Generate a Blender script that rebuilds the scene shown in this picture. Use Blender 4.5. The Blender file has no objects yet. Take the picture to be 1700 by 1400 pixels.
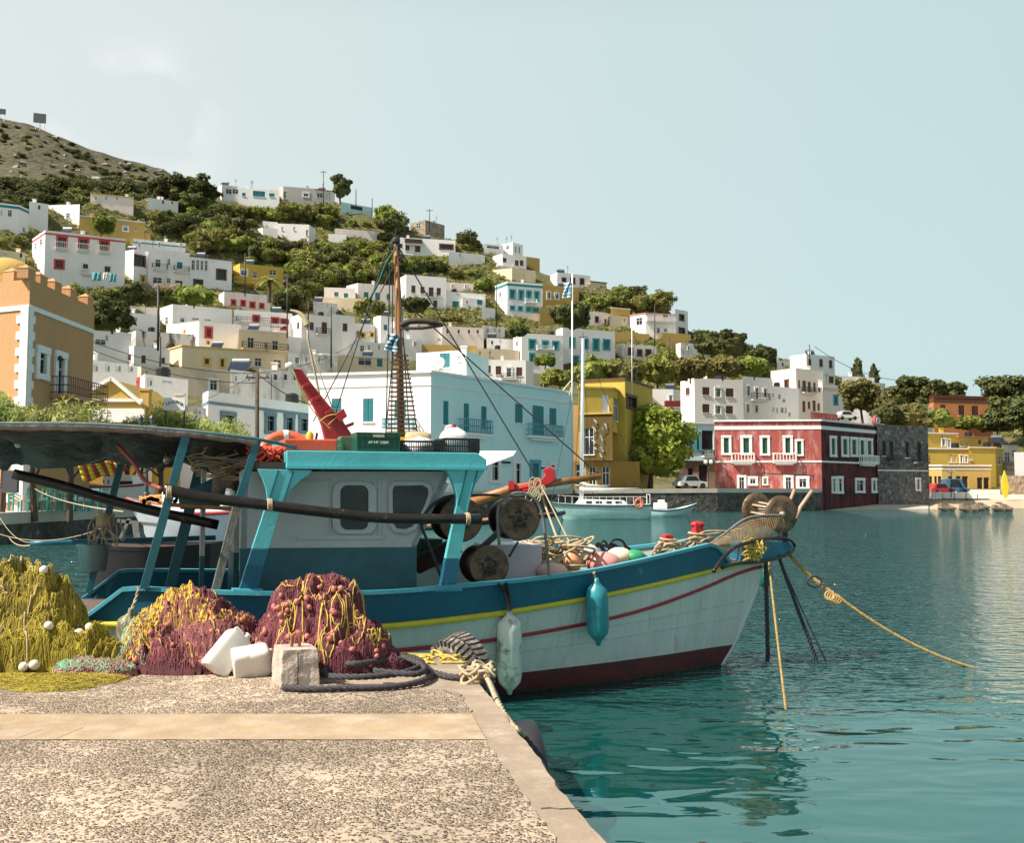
import bpy, math, random
from mathutils import Vector, Matrix, noise
import numpy as np
R = math.radians
scene = bpy.context.scene
# ------------------------------------------------------------------ camera
CAM = Vector((0, 0, 1.9)); FPX = 1700.0; PITCH = math.atan(118 / 1700)
cd = bpy.data.cameras.new('camera'); cam = bpy.data.objects.new('camera', cd); scene.collection.objects.link(cam)
cam.location = CAM; cam.rotation_euler = (R(90) + PITCH, 0, 0)
cd.sensor_fit = 'HORIZONTAL'; cd.sensor_width = 36; cd.lens = 36 * FPX / 1700
cd.clip_start = .05; cd.clip_end = 20000
scene.camera = cam
# ------------------------------------------------------------------ sky and sun
SUN_EL, SUN_AZ = 48, 27          # the sun stands to the left, a little on the camera's side
sd = Vector((-math.cos(R(SUN_AZ)) * math.cos(R(SUN_EL)), -math.sin(R(SUN_AZ)) * math.cos(R(SUN_EL)), math.sin(R(SUN_EL))))
w = bpy.data.worlds.new('World'); scene.world = w; w.use_nodes = True
nt = w.node_tree; nt.nodes.clear()
N = nt.nodes.new; L = nt.links.new
sky = N('ShaderNodeTexSky'); sky.sky_type = 'NISHITA'; sky.sun_disc = False
sky.sun_elevation = R(SUN_EL); sky.sun_rotation = math.atan2(sd.x, sd.y)
sky.air_density = 1.0; sky.dust_density = 2.5; sky.ozone_density = 1.2; sky.altitude = 0
hs = N('ShaderNodeHueSaturation'); hs.inputs['Saturation'].default_value = .55; hs.inputs['Hue'].default_value = .472
tc = N('ShaderNodeTexCoord'); nz = N('ShaderNodeTexNoise'); nz.inputs['Scale'].default_value = 2.2; nz.inputs['Detail'].default_value = 6
mp = N('ShaderNodeMapping'); mp.inputs['Scale'].default_value = (1, 1, 1.3); mp.inputs['Location'].default_value = (3.1, .4, .7)
# thin hazy veil, brighter on the sun's side; one faint cloud wisp over the hill
sep = N('ShaderNodeSeparateXYZ')
vg = N('ShaderNodeMapRange'); vg.inputs['From Min'].default_value = -.45; vg.inputs['From Max'].default_value = .5
vg.inputs['To Min'].default_value = .0; vg.inputs['To Max'].default_value = 1.0
veil = N('ShaderNodeMixRGB'); veil.inputs[1].default_value = (7.7, 8.3, 8.1, 1); veil.inputs[2].default_value = (5.4, 7.3, 7.4, 1)
mx = N('ShaderNodeMixRGB'); mx.inputs[0].default_value = .8
cdist = N('ShaderNodeVectorMath'); cdist.operation = 'DISTANCE'
cv = Vector(((205 - 850) / 1700, 1, (818 - 200) / 1700)).normalized(); cdist.inputs[1].default_value = cv
cr = N('ShaderNodeMapRange'); cr.interpolation_type = 'SMOOTHSTEP'; cr.inputs['From Min'].default_value = .10; cr.inputs['From Max'].default_value = .0
cm = N('ShaderNodeMath'); cm.operation = 'MULTIPLY'
nr = N('ShaderNodeMapRange'); nr.inputs['From Min'].default_value = .47; nr.inputs['From Max'].default_value = .62; nr.inputs['To Max'].default_value = .75
cmix = N('ShaderNodeMixRGB'); cmix.inputs[2].default_value = (10.4, 10.1, 10.1, 1)
bg = N('ShaderNodeBackground'); bg.inputs['Strength'].default_value = .070; out = N('ShaderNodeOutputWorld')
L(tc.outputs['Generated'], sep.inputs[0]); L(sep.outputs['X'], vg.inputs['Value']); L(vg.outputs[0], veil.inputs[0]); ze = N('ShaderNodeMapRange'); ze.inputs['From Min'].default_value = .42; ze.inputs['From Max'].default_value = .8; ze.inputs['To Min'].default_value = .8; ze.inputs['To Max'].default_value = .05; L(sep.outputs['Z'], ze.inputs['Value']); yb_ = N('ShaderNodeMapRange'); yb_.inputs['From Min'].default_value = -.5; yb_.inputs['From Max'].default_value = .6; yb_.inputs['To Min'].default_value = .35; L(sep.outputs['Y'], yb_.inputs['Value']); zm = N('ShaderNodeMath'); zm.operation = 'MULTIPLY'; L(ze.outputs[0], zm.inputs[0]); L(yb_.outputs[0], zm.inputs[1]); L(zm.outputs[0], mx.inputs[0])  # veil thinned overhead and behind the camera, unseen, to weaken the fill light
L(sky.outputs[0], hs.inputs['Color']); L(hs.outputs[0], mx.inputs[1]); L(veil.outputs[0], mx.inputs[2])
L(tc.outputs['Generated'], cdist.inputs[0]); L(cdist.outputs['Value'], cr.inputs['Value'])
L(tc.outputs['Generated'], mp.inputs[0]); L(mp.outputs[0], nz.inputs['Vector']); nz.inputs['Scale'].default_value = 9
L(nz.outputs['Fac'], nr.inputs['Value']); L(cr.outputs[0], cm.inputs[0]); L(nr.outputs[0], cm.inputs[1])
L(cm.outputs[0], cmix.inputs[0]); L(mx.outputs[0], cmix.inputs[1]); L(cmix.outputs[0], bg.inputs['Color']); L(bg.outputs[0], out.inputs[0])
ld = bpy.data.lights.new('sun', 'SUN'); ld.energy = 5.0; ld.angle = R(.5); ld.color = (1, .90, .77)
sun = bpy.data.objects.new('sun', ld); scene.collection.objects.link(sun)
sun.rotation_euler = sd.to_track_quat('Z', 'Y').to_euler()
scene.view_settings.view_transform = 'Standard'; scene.view_settings.look = 'None'; scene.view_settings.exposure = .68; scene.view_settings.gamma = 1
scene.cycles.max_bounces = 6; scene.cycles.diffuse_bounces = 3; scene.cycles.glossy_bounces = 3; scene.cycles.transmission_bounces = 4
scene.cycles.transparent_max_bounces = 6

# ------------------------------------------------------------------ helpers
cP, sP = math.cos(PITCH), math.sin(PITCH)
def ray(px, py):
    """direction with unit y of the sight line through a place on the photograph"""
    x, z = (px - 850) / FPX, (700 - py) / FPX
    d = Vector((x, cP - z * sP, sP + z * cP))
    return d / d.y
def at(px, py, Y): return CAM + ray(px, py) * Y
def ground(px, py, z=0.0):
    d = ray(px, py); return CAM + d * ((z - CAM.z) / d.z)

MATS = {}
def mat(name, col, rough=.7, metal=0, var=.12, scale=3.0, bump=.0, bscale=40, col2=None, mixlo=.45, mixhi=.7, detail=6, spec=.5, stretch=None, rnd=0, coat=0, trans=0, sub=0):
    if name in MATS: return MATS[name]
    m = bpy.data.materials.new(name); MATS[name] = m; m.use_nodes = True
    t = m.node_tree; b = t.nodes['Principled BSDF']; n = t.nodes.new; l = t.links.new
    b.inputs['Roughness'].default_value = rough; b.inputs['Metallic'].default_value = metal
    b.inputs['Specular IOR Level'].default_value = spec; b.inputs['Coat Weight'].default_value = coat
    b.inputs['Transmission Weight'].default_value = trans
    c = tuple(col) + (1,)
    co = n('ShaderNodeTexCoord'); ma = n('ShaderNodeMapping')
    ge = n('ShaderNodeNewGeometry'); l(ge.outputs['Position'], ma.inputs[0])
    if stretch: ma.inputs['Scale'].default_value = stretch
    no = n('ShaderNodeTexNoise'); no.inputs['Scale'].default_value = scale; no.inputs['Detail'].default_value = detail; no.inputs['Roughness'].default_value = .62
    l(ma.outputs[0], no.inputs['Vector'])
    r = n('ShaderNodeMapRange'); r.inputs['From Min'].default_value = .3; r.inputs['From Max'].default_value = .72
    r.inputs['To Min'].default_value = 1 - var; r.inputs['To Max'].default_value = 1 + var
    l(no.outputs['Fac'], r.inputs['Value'])
    hv = n('ShaderNodeHueSaturation'); l(r.outputs[0], hv.inputs['Value'])
    if col2 is not None:
        n2 = n('ShaderNodeTexNoise'); n2.inputs['Scale'].default_value = scale * 1.7; n2.inputs['Detail'].default_value = 8; n2.inputs['Roughness'].default_value = .68
        l(ma.outputs[0], n2.inputs['Vector'])
        r2 = n('ShaderNodeMapRange'); r2.inputs['From Min'].default_value = mixlo; r2.inputs['From Max'].default_value = mixhi; l(n2.outputs['Fac'], r2.inputs['Value'])
        mxx = n('ShaderNodeMixRGB'); mxx.inputs[1].default_value = c; mxx.inputs[2].default_value = tuple(col2) + (1,)
        l(r2.outputs[0], mxx.inputs[0]); l(mxx.outputs[0], hv.inputs['Color'])
    else: hv.inputs['Color'].default_value = c
    src = hv.outputs[0]
    if rnd:
        oi = n('ShaderNodeObjectInfo'); rr = n('ShaderNodeMapRange'); rr.inputs['To Min'].default_value = 1 - rnd; rr.inputs['To Max'].default_value = 1 + rnd
        h2 = n('ShaderNodeHueSaturation'); l(oi.outputs['Random'], rr.inputs['Value']); l(rr.outputs[0], h2.inputs['Value'])
        rh = n('ShaderNodeMapRange'); rh.inputs['To Min'].default_value = .485; rh.inputs['To Max'].default_value = .515
        l(oi.outputs['Random'], rh.inputs['Value']); l(rh.outputs[0], h2.inputs['Hue']); l(src, h2.inputs['Color']); src = h2.outputs[0]
    l(src, b.inputs['Base Color'])
    if bump:
        nb = n('ShaderNodeTexNoise'); nb.inputs['Scale'].default_value = bscale; nb.inputs['Detail'].default_value = 5; l(ma.outputs[0], nb.inputs['Vector'])
        bp_ = n('ShaderNodeBump'); bp_.inputs['Strength'].default_value = bump; bp_.inputs['Distance'].default_value = .5 / bscale
        l(nb.outputs['Fac'], bp_.inputs['Height']); l(bp_.outputs[0], b.inputs['Normal'])
    return m
def leafmat(name, col, col2, var=.3, rnd=.25, scale=.8):
    m = mat(name, col, rough=.75, var=var, scale=scale, col2=col2, mixlo=.35, mixhi=.65, rnd=rnd, spec=.2)
    t = m.node_tree; b = t.nodes['Principled BSDF']; o = t.nodes['Material Output']
    if not any(nn.type == 'BSDF_TRANSLUCENT' for nn in t.nodes):
        tr = t.nodes.new('ShaderNodeBsdfTranslucent'); ms = t.nodes.new('ShaderNodeMixShader'); ms.inputs[0].default_value = .3
        t.links.new(b.inputs['Base Color'].links[0].from_socket, tr.inputs['Color'])
        t.links.new(b.outputs[0], ms.inputs[1]); t.links.new(tr.outputs[0], ms.inputs[2]); t.links.new(ms.outputs[0], o.inputs['Surface'])
    return m

class MB:
    def __init__(s): s.v = []; s.f = []; s.mi = []; s.cur = 0
    def add(s, vs, fs):
        o = len(s.v); s.v += [tuple(v) for v in vs]
        for f in fs: s.f.append([i + o for i in f]); s.mi.append(s.cur)
        return s
    def quad(s, a, b, c, d): return s.add([a, b, c, d], [(0, 1, 2, 3)])
    def box(s, lo, hi):
        x0, y0, z0 = lo; x1, y1, z1 = hi
        return s.add([(x0,y0,z0),(x1,y0,z0),(x1,y1,z0),(x0,y1,z0),(x0,y0,z1),(x1,y0,z1),(x1,y1,z1),(x0,y1,z1)],
                     [(3,2,1,0),(4,5,6,7),(0,1,5,4),(1,2,6,5),(2,3,7,6),(3,0,4,7)])
    def obox(s, c, ax, ay, az):
        """box from a centre and three half-axis vectors"""
        c, ax, ay, az = Vector(c), Vector(ax), Vector(ay), Vector(az)
        vs = [c + i*ax + j*ay + k*az for k in (-1,1) for (i,j) in ((-1,-1),(1,-1),(1,1),(-1,1))]
        fs = [(3,2,1,0),(4,5,6,7),(0,1,5,4),(1,2,6,5),(2,3,7,6),(3,0,4,7)]
        if ax.cross(ay).dot(az) < 0: fs = [tuple(reversed(f)) for f in fs]
        return s.add(vs, fs)
    def beam(s, a, b, w, h, up=(0,0,1)):
        a, b = Vector(a), Vector(b); d = (b-a); u = Vector(up); side = d.cross(u)
        if side.length < 1e-6: side = d.cross(Vector((1,0,0)))
        side.normalize(); u = side.cross(d).normalized()
        return s.obox((a+b)/2, d/2, side*w/2, u*h/2)
    def tube(s, pts, r, n=8, closed=False, caps=True):
        pts = [Vector(p) for p in pts]; m = len(pts)
        rs = r if isinstance(r, (list, tuple)) else [r]*m
        vs = []; prev = None
        for i, p in enumerate(pts):
            if closed: d = pts[(i+1) % m] - pts[i-1]
            else: d = pts[min(i+1, m-1)] - pts[max(i-1, 0)]
            if d.length < 1e-9: d = Vector((0,0,1))
            d.normalize()
            if prev is None:
                u = d.cross(Vector((0,0,1)))
                if u.length < .1: u = d.cross(Vector((0,1,0)))
            else: u = prev - d * prev.dot(d)
            if u.length < 1e-6: u = d.orthogonal()
            u.normalize(); prev = u; w_ = d.cross(u)
            for k in range(n):
                a = 2*math.pi*k/n; vs.append(p + (u*math.cos(a) + w_*math.sin(a))*rs[i])
        fs = []
        for i in range(m if closed else m-1):
            j = (i+1) % m
            for k in range(n): fs.append((i*n+k, i*n+(k+1)%n, j*n+(k+1)%n, j*n+k))
        if caps and not closed: fs.append(tuple(reversed(range(n)))); fs.append(tuple((m-1)*n+k for k in range(n)))
        return s.add(vs, fs)
    def lathe(s, prof, c, axis=(0,0,1), n=20, ref=None):
        """profile = [(radius, distance along axis)]"""
        c = Vector(c); ax = Vector(axis).normalized(); u = ax.orthogonal().normalized() if ref is None else Vector(ref).normalized(); v = ax.cross(u)
        vs = [c + ax*h + (u*math.cos(2*math.pi*k/n) + v*math.sin(2*math.pi*k/n))*r for r, h in prof for k in range(n)]
        fs = [(i*n+k, i*n+(k+1)%n, (i+1)*n+(k+1)%n, (i+1)*n+k) for i in range(len(prof)-1) for k in range(n)]
        if prof[0][0] > 1e-4: fs.append(tuple(reversed(range(n))))
        if prof[-1][0] > 1e-4: fs.append(tuple((len(prof)-1)*n+k for k in range(n)))
        return s.add(vs, fs)
    def prism(s, poly, off):
        """closed outline (list of points) pushed along off"""
        off = Vector(off); p = [Vector(q) for q in poly]; n = len(p)
        fs = [tuple(range(n)), tuple(reversed(range(n, 2*n)))] + [((i+1)%n, i, n+i, n+(i+1)%n) for i in range(n)]
        return s.add(p + [q+off for q in p], fs)
    def grid(s, rows, closed=False):
        n = len(rows[0]); vs = [p for r in rows for p in r]
        fs = [(i*n+k, i*n+(k+1)%n, (i+1)*n+(k+1)%n, (i+1)*n+k) for i in range(len(rows)-1) for k in range(n if closed else n-1)]
        return s.add(vs, fs)
    def sphere(s, c, r, n=10, sq=(1,1,1), jitter=0):
        c = Vector(c); rows = []
        for i in range(n//2+1):
            th = math.pi*i/(n//2); row = []
            for k in range(n):
                a = 2*math.pi*k/n
                q = Vector((math.sin(th)*math.cos(a)*sq[0], math.sin(th)*math.sin(a)*sq[1], math.cos(th)*sq[2]))
                row.append(c + q*r*(1 + (noise.noise(q*2 + c)*jitter if jitter else 0)))
            rows.append(row)
        return s.grid(rows, closed=True)

def strip_tags(): pass
def tag(o, label=None, cat=None, group=None, kind=None):
    if label: o['label'] = label
    if cat: o['category'] = cat
    if group: o['group'] = group
    if kind: o['kind'] = kind
    return o
def root_loc(o):
    while o.parent: o = o.parent
    return Vector(o.location)
def build(name, mb, m, parent=None, smooth=False, loc=None, label=None, bevel=0, subsurf=0, fixn=False):
    """links what mb collected (world coordinates) as ONE mesh object"""
    off = root_loc(parent) if parent else Vector(loc if loc is not None else (0,0,0))
    me = bpy.data.meshes.new(name); me.from_pydata([(x-off.x, y-off.y, z-off.z) for x, y, z in mb.v], [], mb.f)
    ms = m if isinstance(m, (list, tuple)) else [m]
    for q in ms: me.materials.append(q)
    if len(ms) > 1: me.polygons.foreach_set('material_index', mb.mi)
    me.polygons.foreach_set('use_smooth', [bool(smooth)]*len(me.polygons)); me.validate(); me.update()
    o = bpy.data.objects.new(name, me); scene.collection.objects.link(o)
    if parent: o.parent = parent
    elif loc is not None: o.location = loc
    if label: o['label'] = label
    if bevel:
        md = o.modifiers.new('bevel', 'BEVEL'); md.width = bevel; md.segments = 2; md.limit_method = 'ANGLE'
    if subsurf:
        md = o.modifiers.new('sub', 'SUBSURF'); md.levels = subsurf; md.render_levels = subsurf
    return o
def thing(name, label, cat, loc=(0,0,0), group=None, kind=None):
    o = bpy.data.objects.new(name, None); scene.collection.objects.link(o); o.location = loc; o.empty_display_size = .2
    return tag(o, label, cat, group, kind)
def kids(o): return [c for c in bpy.data.objects if c.parent == o]
def copy_tree(o, parent=None, _k=None):
    if _k is None:
        _k = {}
        for c in bpy.data.objects:
            if c.parent: _k.setdefault(c.parent.name, []).append(c)
    c = o.copy(); scene.collection.objects.link(c)
    if parent: c.parent = parent
    for ch in _k.get(o.name, []): copy_tree(ch, c, _k)
    return c
def pick(rng, a, b): return a + (b-a)*rng.random()
def lerp(xs, ys, x): return float(np.interp(x, xs, ys))
def smooth_curve(pts, k=6):
    """Catmull-Rom through points"""
    P = [Vector(p) for p in pts]; P = [P[0]*2-P[1]] + P + [P[-1]*2-P[-2]]; o = []
    for i in range(1, len(P)-2):
        a, b, c, d = P[i-1], P[i], P[i+1], P[i+2]
        for j in range(k):
            t = j/k; o.append(.5*((2*b) + (c-a)*t + (2*a-5*b+4*c-d)*t*t + (3*b-a-3*c+d)*t**3))
    o.append(P[-2]); return o
def sagline(a, b, sag, n=16):
    a, b = Vector(a), Vector(b)
    return [a.lerp(b, i/n) - Vector((0,0,sag*4*(i/n)*(1-i/n))) for i in range(n+1)]
def twisted(mb, pts, r, strands=3, pitch=None, n=6):
    """laid rope: strands wound round each other"""
    pts = [Vector(p) for p in pts]; pitch = pitch or r*7
    # resample
    L_ = [0]
    for a, b in zip(pts, pts[1:]): L_.append(L_[-1] + (b-a).length)
    step = pitch/7; cnt = max(4, int(L_[-1]/step)); q = []
    for i in range(cnt+1):
        d = L_[-1]*i/cnt; j = max(0, min(len(pts)-2, int(np.searchsorted(L_, d))-1)); seg = max(1e-9, L_[j+1]-L_[j])
        q.append(pts[j].lerp(pts[j+1], (d-L_[j])/seg))
    for s_ in range(strands):
        path = []; prev = None
        for i, p in enumerate(q):
            d = (q[min(i+1, cnt)] - q[max(i-1, 0)]); d = d.normalized() if d.length > 1e-9 else Vector((1,0,0))
            u = d.orthogonal().normalized() if prev is None else (prev - d*prev.dot(d)).normalized()
            prev = u; v = d.cross(u); a = 2*math.pi*(i*step/pitch + s_/strands)
            path.append(p + (u*math.cos(a) + v*math.sin(a))*r*.5)
        mb.tube(path, r*.58, n)
    return mb
def text_mesh(txt, size, loc, xdir, ydir, m, parent, name='lettering', extr=.004, squash=1.0):
    cu = bpy.data.curves.new(name, 'FONT'); cu.body = txt; cu.size = size; cu.align_x = 'CENTER'; cu.align_y = 'CENTER'; cu.extrude = extr
    tmp = bpy.data.objects.new('tmp', cu); scene.collection.objects.link(tmp)
    dg = bpy.context.evaluated_depsgraph_get(); me = bpy.data.meshes.new_from_object(tmp.evaluated_get(dg))
    bpy.data.objects.remove(tmp); bpy.data.curves.remove(cu)
    xd, yd = Vector(xdir).normalized(), Vector(ydir).normalized(); zd = xd.cross(yd); off = Vector(loc) - root_loc(parent)
    for v in me.vertices: v.co = off + xd*v.co.x*squash + yd*v.co.y + zd*v.co.z
    me.materials.clear(); me.materials.append(m); o = bpy.data.objects.new(name, me); scene.collection.objects.link(o); o.parent = parent
    return o
# ------------------------------------------------------------------ materials of the town
def plaster(name, col, stain=(.42,.38,.33), lo=.60, hi=.86, scale=.22):
    return mat(name, col, rough=.85, var=.05, scale=scale, col2=stain, mixlo=lo-.04, mixhi=hi, bump=.3, bscale=6, spec=.2, stretch=(1.6,1.6,.5), detail=8)
WH = plaster('limewash_white', (.88,.85,.82), stain=(.55,.5,.45), lo=.62); WH2 = plaster('limewash_cool', (.85,.85,.84), stain=(.5,.48,.45), lo=.58)
WHO = plaster('limewash_old', (.78,.73,.68), stain=(.34,.30,.27), lo=.52, hi=.7, scale=.35)
CRM = plaster('plaster_cream', (.78,.64,.44)); BGE = plaster('plaster_beige', (.66,.54,.43), lo=.5)
YEL = plaster('plaster_yellow', (.56,.37,.11)); YEL2 = plaster('plaster_lemon', (.56,.39,.08), stain=(.5,.38,.12)); OLV = plaster('plaster_olive_shaded', (.11,.075,.02), stain=(.2,.16,.1), lo=.5)  # olive block darkened: shade painted into the colour together with stain
MUS = plaster('plaster_mustard', (.52,.34,.08)); ORG = plaster('plaster_orange', (.52,.29,.14), stain=(.48,.27,.13)); ORD = plaster('plaster_terracotta', (.58,.22,.08))
PNK = plaster('plaster_pink', (.80,.70,.64)); CYN = plaster('plaster_pale_blue', (.62,.81,.82), stain=(.45,.58,.6), lo=.6); RED = plaster('plaster_red', (.37,.09,.08), stain=(.58,.33,.29), lo=.52, hi=.68, scale=.5)
GRY = plaster('plaster_grey', (.45,.43,.40), stain=(.3,.28,.26)); TRM = mat('trim_white', (.78,.77,.75), rough=.7, var=.06)
STN = mat('rubble_stone', (.13,.12,.115), rough=.95, var=.6, scale=1.6, col2=(.36,.33,.30), mixlo=.52, mixhi=.66, bump=.9, bscale=2.5)
STW = mat('terrace_stone', (.30,.24,.18), rough=.95, var=.55, scale=1.3, bump=.9, bscale=2)
QST = mat('quay_stone', (.075,.07,.062), rough=.95, var=.7, scale=1.4, col2=(.19,.18,.165), mixlo=.55, mixhi=.7, bump=.9, bscale=2)
CON = mat('quay_concrete', (.50,.45,.38), rough=.9, var=.15, scale=.6, bump=.3, bscale=8)
TEA = mat('shutter_teal', (.02,.21,.24), rough=.6, var=.1); BRN = mat('shutter_brown', (.12,.055,.035), rough=.7, var=.2); GRN = mat('shutter_green', (.02,.09,.06), rough=.5, var=.15)
DRD = mat('shutter_red', (.20,.02,.02), rough=.7); REDT = mat('trim_red', (.50,.07,.06), rough=.7); TEAT = mat('trim_teal', (.10,.33,.38), rough=.7); YELT = mat('trim_yellow', (.75,.52,.12), rough=.7)
GLS = mat('window_glass', (.02,.028,.032), rough=.08, var=.4, spec=.6); IRN = mat('iron_dark', (.03,.03,.032), rough=.5); GRYT = mat('trim_grey_blue', (.16,.24,.28), rough=.7)
PRF = mat('roof_pink', (.60,.25,.22), rough=.8, var=.15); DRK = mat('dark_timber', (.06,.035,.025), rough=.8); RFT = mat('flat_roof', (.55,.52,.47), rough=.9, var=.15)
REDK = plaster('plaster_red_shaded_grimy', (.17,.04,.045), stain=(.03,.02,.022), lo=.42, hi=.62, scale=.5)  # red house side wall: shade painted in, along with black algae
BLK = mat('black_paint', (.015,.015,.016), rough=.4)
# ------------------------------------------------------------------ terrain
def Yb(px): return lerp([-200,0,300,540,715,950,1190,1450,1541,1750], [56,58,62,78,92,112,126,133,138,140], px)
def Zb(px): return lerp([-200,300,540,950,1190,1750], [1.1,1.2,1.6,2.2,2.3,2.3], px)
def pyb(px): return 818 + (CAM.z - Zb(px))*FPX/Yb(px)
RX = [-250,0,100,200,280,360,430,560,620,700,780,850,900,950,1000,1050,1100,1140,1200,1250,1330,1400,1500,1600,1800]
RYp = [352,348,345,335,325,318,325,338,360,388,404,432,454,467,480,494,507,548,578,594,608,630,650,664,668]
def yr(px): return lerp(RX, RYp, px)
def Yr(px): return lerp([-250,0,300,560,850,1100,1250,1500,1800], [180,185,225,245,238,232,222,215,215], px)
PW = .68
def terrY(px, py):
    b = pyb(px); t = max(0.0, min(1.15, (b-py)/(b-yr(px)))); return Yb(px) + (Yr(px)-Yb(px))*t**PW
def terr_t(px, t):
    b = pyb(px); return at(px, b + (yr(px)-b)*t, Yb(px) + (Yr(px)-Yb(px))*t**PW)
GROUND = mat('hillside_earth', (.085,.09,.028), rough=.95, var=.4, scale=.16, col2=(.18,.135,.07), mixlo=.5, mixhi=.66, bump=.8, bscale=1.2)
mb = MB(); rows = []
cols = [-260 + 12*i for i in range(175)]
NT = 60
for i in range(NT+1):
    t = i/NT; row = []
    for c in cols:
        p = terr_t(c, t)
        if i > 2: p.z += 1.1*noise.noise(Vector((p.x*.07, p.y*.07, 3))) + .5*noise.noise(Vector((p.x*.3, p.y*.3, 8)))
        row.append(p)
    rows.append(row)
rows.append([Vector((p.x*1.35, p.y*1.35, p.z*.55)) for p in rows[-1]])
rows.append([Vector((p.x*1.4, p.y*1.4, -3)) for p in rows[-1]])
mb.grid(rows)
hill = build('town_hill', mb, GROUND, smooth=True); tag(hill, kind='structure')
# quay sheet between the shoreline and the foot of the hill
SH = [(-260,37),(0,37.5),(110,42),(233,49),(420,58),(560,66),(715,70),(950,86),(953,99),(1190,102),(1300,106),(1362,109),(1363,109),(1400,111),(1543,118),(1543,128),(1900,128)]
def shoreY(px): return lerp([a for a,_ in SH], [b for _,b in SH], px)
def wpt(px, Y, z): p = at(px, 818, Y); return Vector((p.x, p.y, z))
qx = sorted(set([-260+20*i for i in range(109)] + [a for a,_ in SH])); qx = [q for q in qx if q <= 1900]
top = []; base = []; bot = []
for q in qx:
    zt = Zb(q) if q < 1362.5 else (-.25 if q < 1543 else .5)
    top.append(wpt(q, shoreY(q), zt)); base.append(terr_t(q, 0)); bot.append(wpt(q, shoreY(q), -2))
i950 = qx.index(950)
mb = MB(); mb.grid([top, base]); pl = build('promenade', mb, CON); tag(pl, kind='structure')
for nm, a, b, mm, lab in (('quay_wall', -260, 950, QST, 'dark stained stone sea wall under the near taverna quay, with a pale concrete top'),
                     ('quay_wall', 953, 1362, QST, 'blackened straight harbour wall before the tree and the red house')):
    ii = [i for i, q in enumerate(qx) if a <= q <= b]; mb = MB()
    for i, j in zip(ii, ii[1:]):
        n_ = Vector((0,-.28,0)); A, B = top[i], top[j]
        mb.quad(bot[i]+n_, bot[j]+n_, B+n_+Vector((0,0,-.42)), A+n_+Vector((0,0,-.42))) ; mb.quad(A+n_+Vector((0,0,-.42)), B+n_+Vector((0,0,-.42)), B+Vector((0,0,-.42)), A+Vector((0,0,-.42)))
    rt = thing(nm, lab, 'sea wall', top[ii[0]]); build('masonry', mb, mm, rt); mb = MB()
    for i, j in zip(ii, ii[1:]):
        A, B = top[i], top[j]; n_ = Vector((0,-.34,0)); k_ = Vector((0,.9,0)); h = Vector((0,0,.012)); d_ = Vector((0,0,-.42))
        mb.quad(A+n_+d_, B+n_+d_, B+n_+h, A+n_+h); mb.quad(A+n_+h, B+n_+h, B+k_+h, A+k_+h)
    build('coping', mb, CON, rt)
# bare far hill
HX = [-400,-200,0,50,100,150,200,250,275,290,330,400,520]; HY = [120,165,196,207,227,247,263,277,284,295,316,345,400]
def hillp(px, t):
    y1 = lerp(HX, HY, px); y0 = 380; return at(px, y0 + (y1-y0)*t, 250 + 230*t**.8)
HM = mat('dry_hill', (.085,.072,.034), rough=.95, var=.75, scale=.3, col2=(.05,.055,.026), mixlo=.46, mixhi=.56, bump=1.0, bscale=.5)
mb = MB(); rows = []
for i in range(61):
    row = []
    for k in range(116):
        p = hillp(-400 + 8*k, i/60); p.z += (2.2*noise.noise(Vector((p.x*.04,p.y*.04,1))) + 1.1*noise.noise(Vector((p.x*.17,p.y*.17,2))))*(1 if i < 58 else .5); row.append(p)
    rows.append(row)
rows.append([Vector((p.x*1.2,p.y*1.3,p.z*.5)) for p in rows[-1]]); mb.grid(rows)
tag(build('far_hill', mb, HM, smooth=True), kind='structure')
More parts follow.
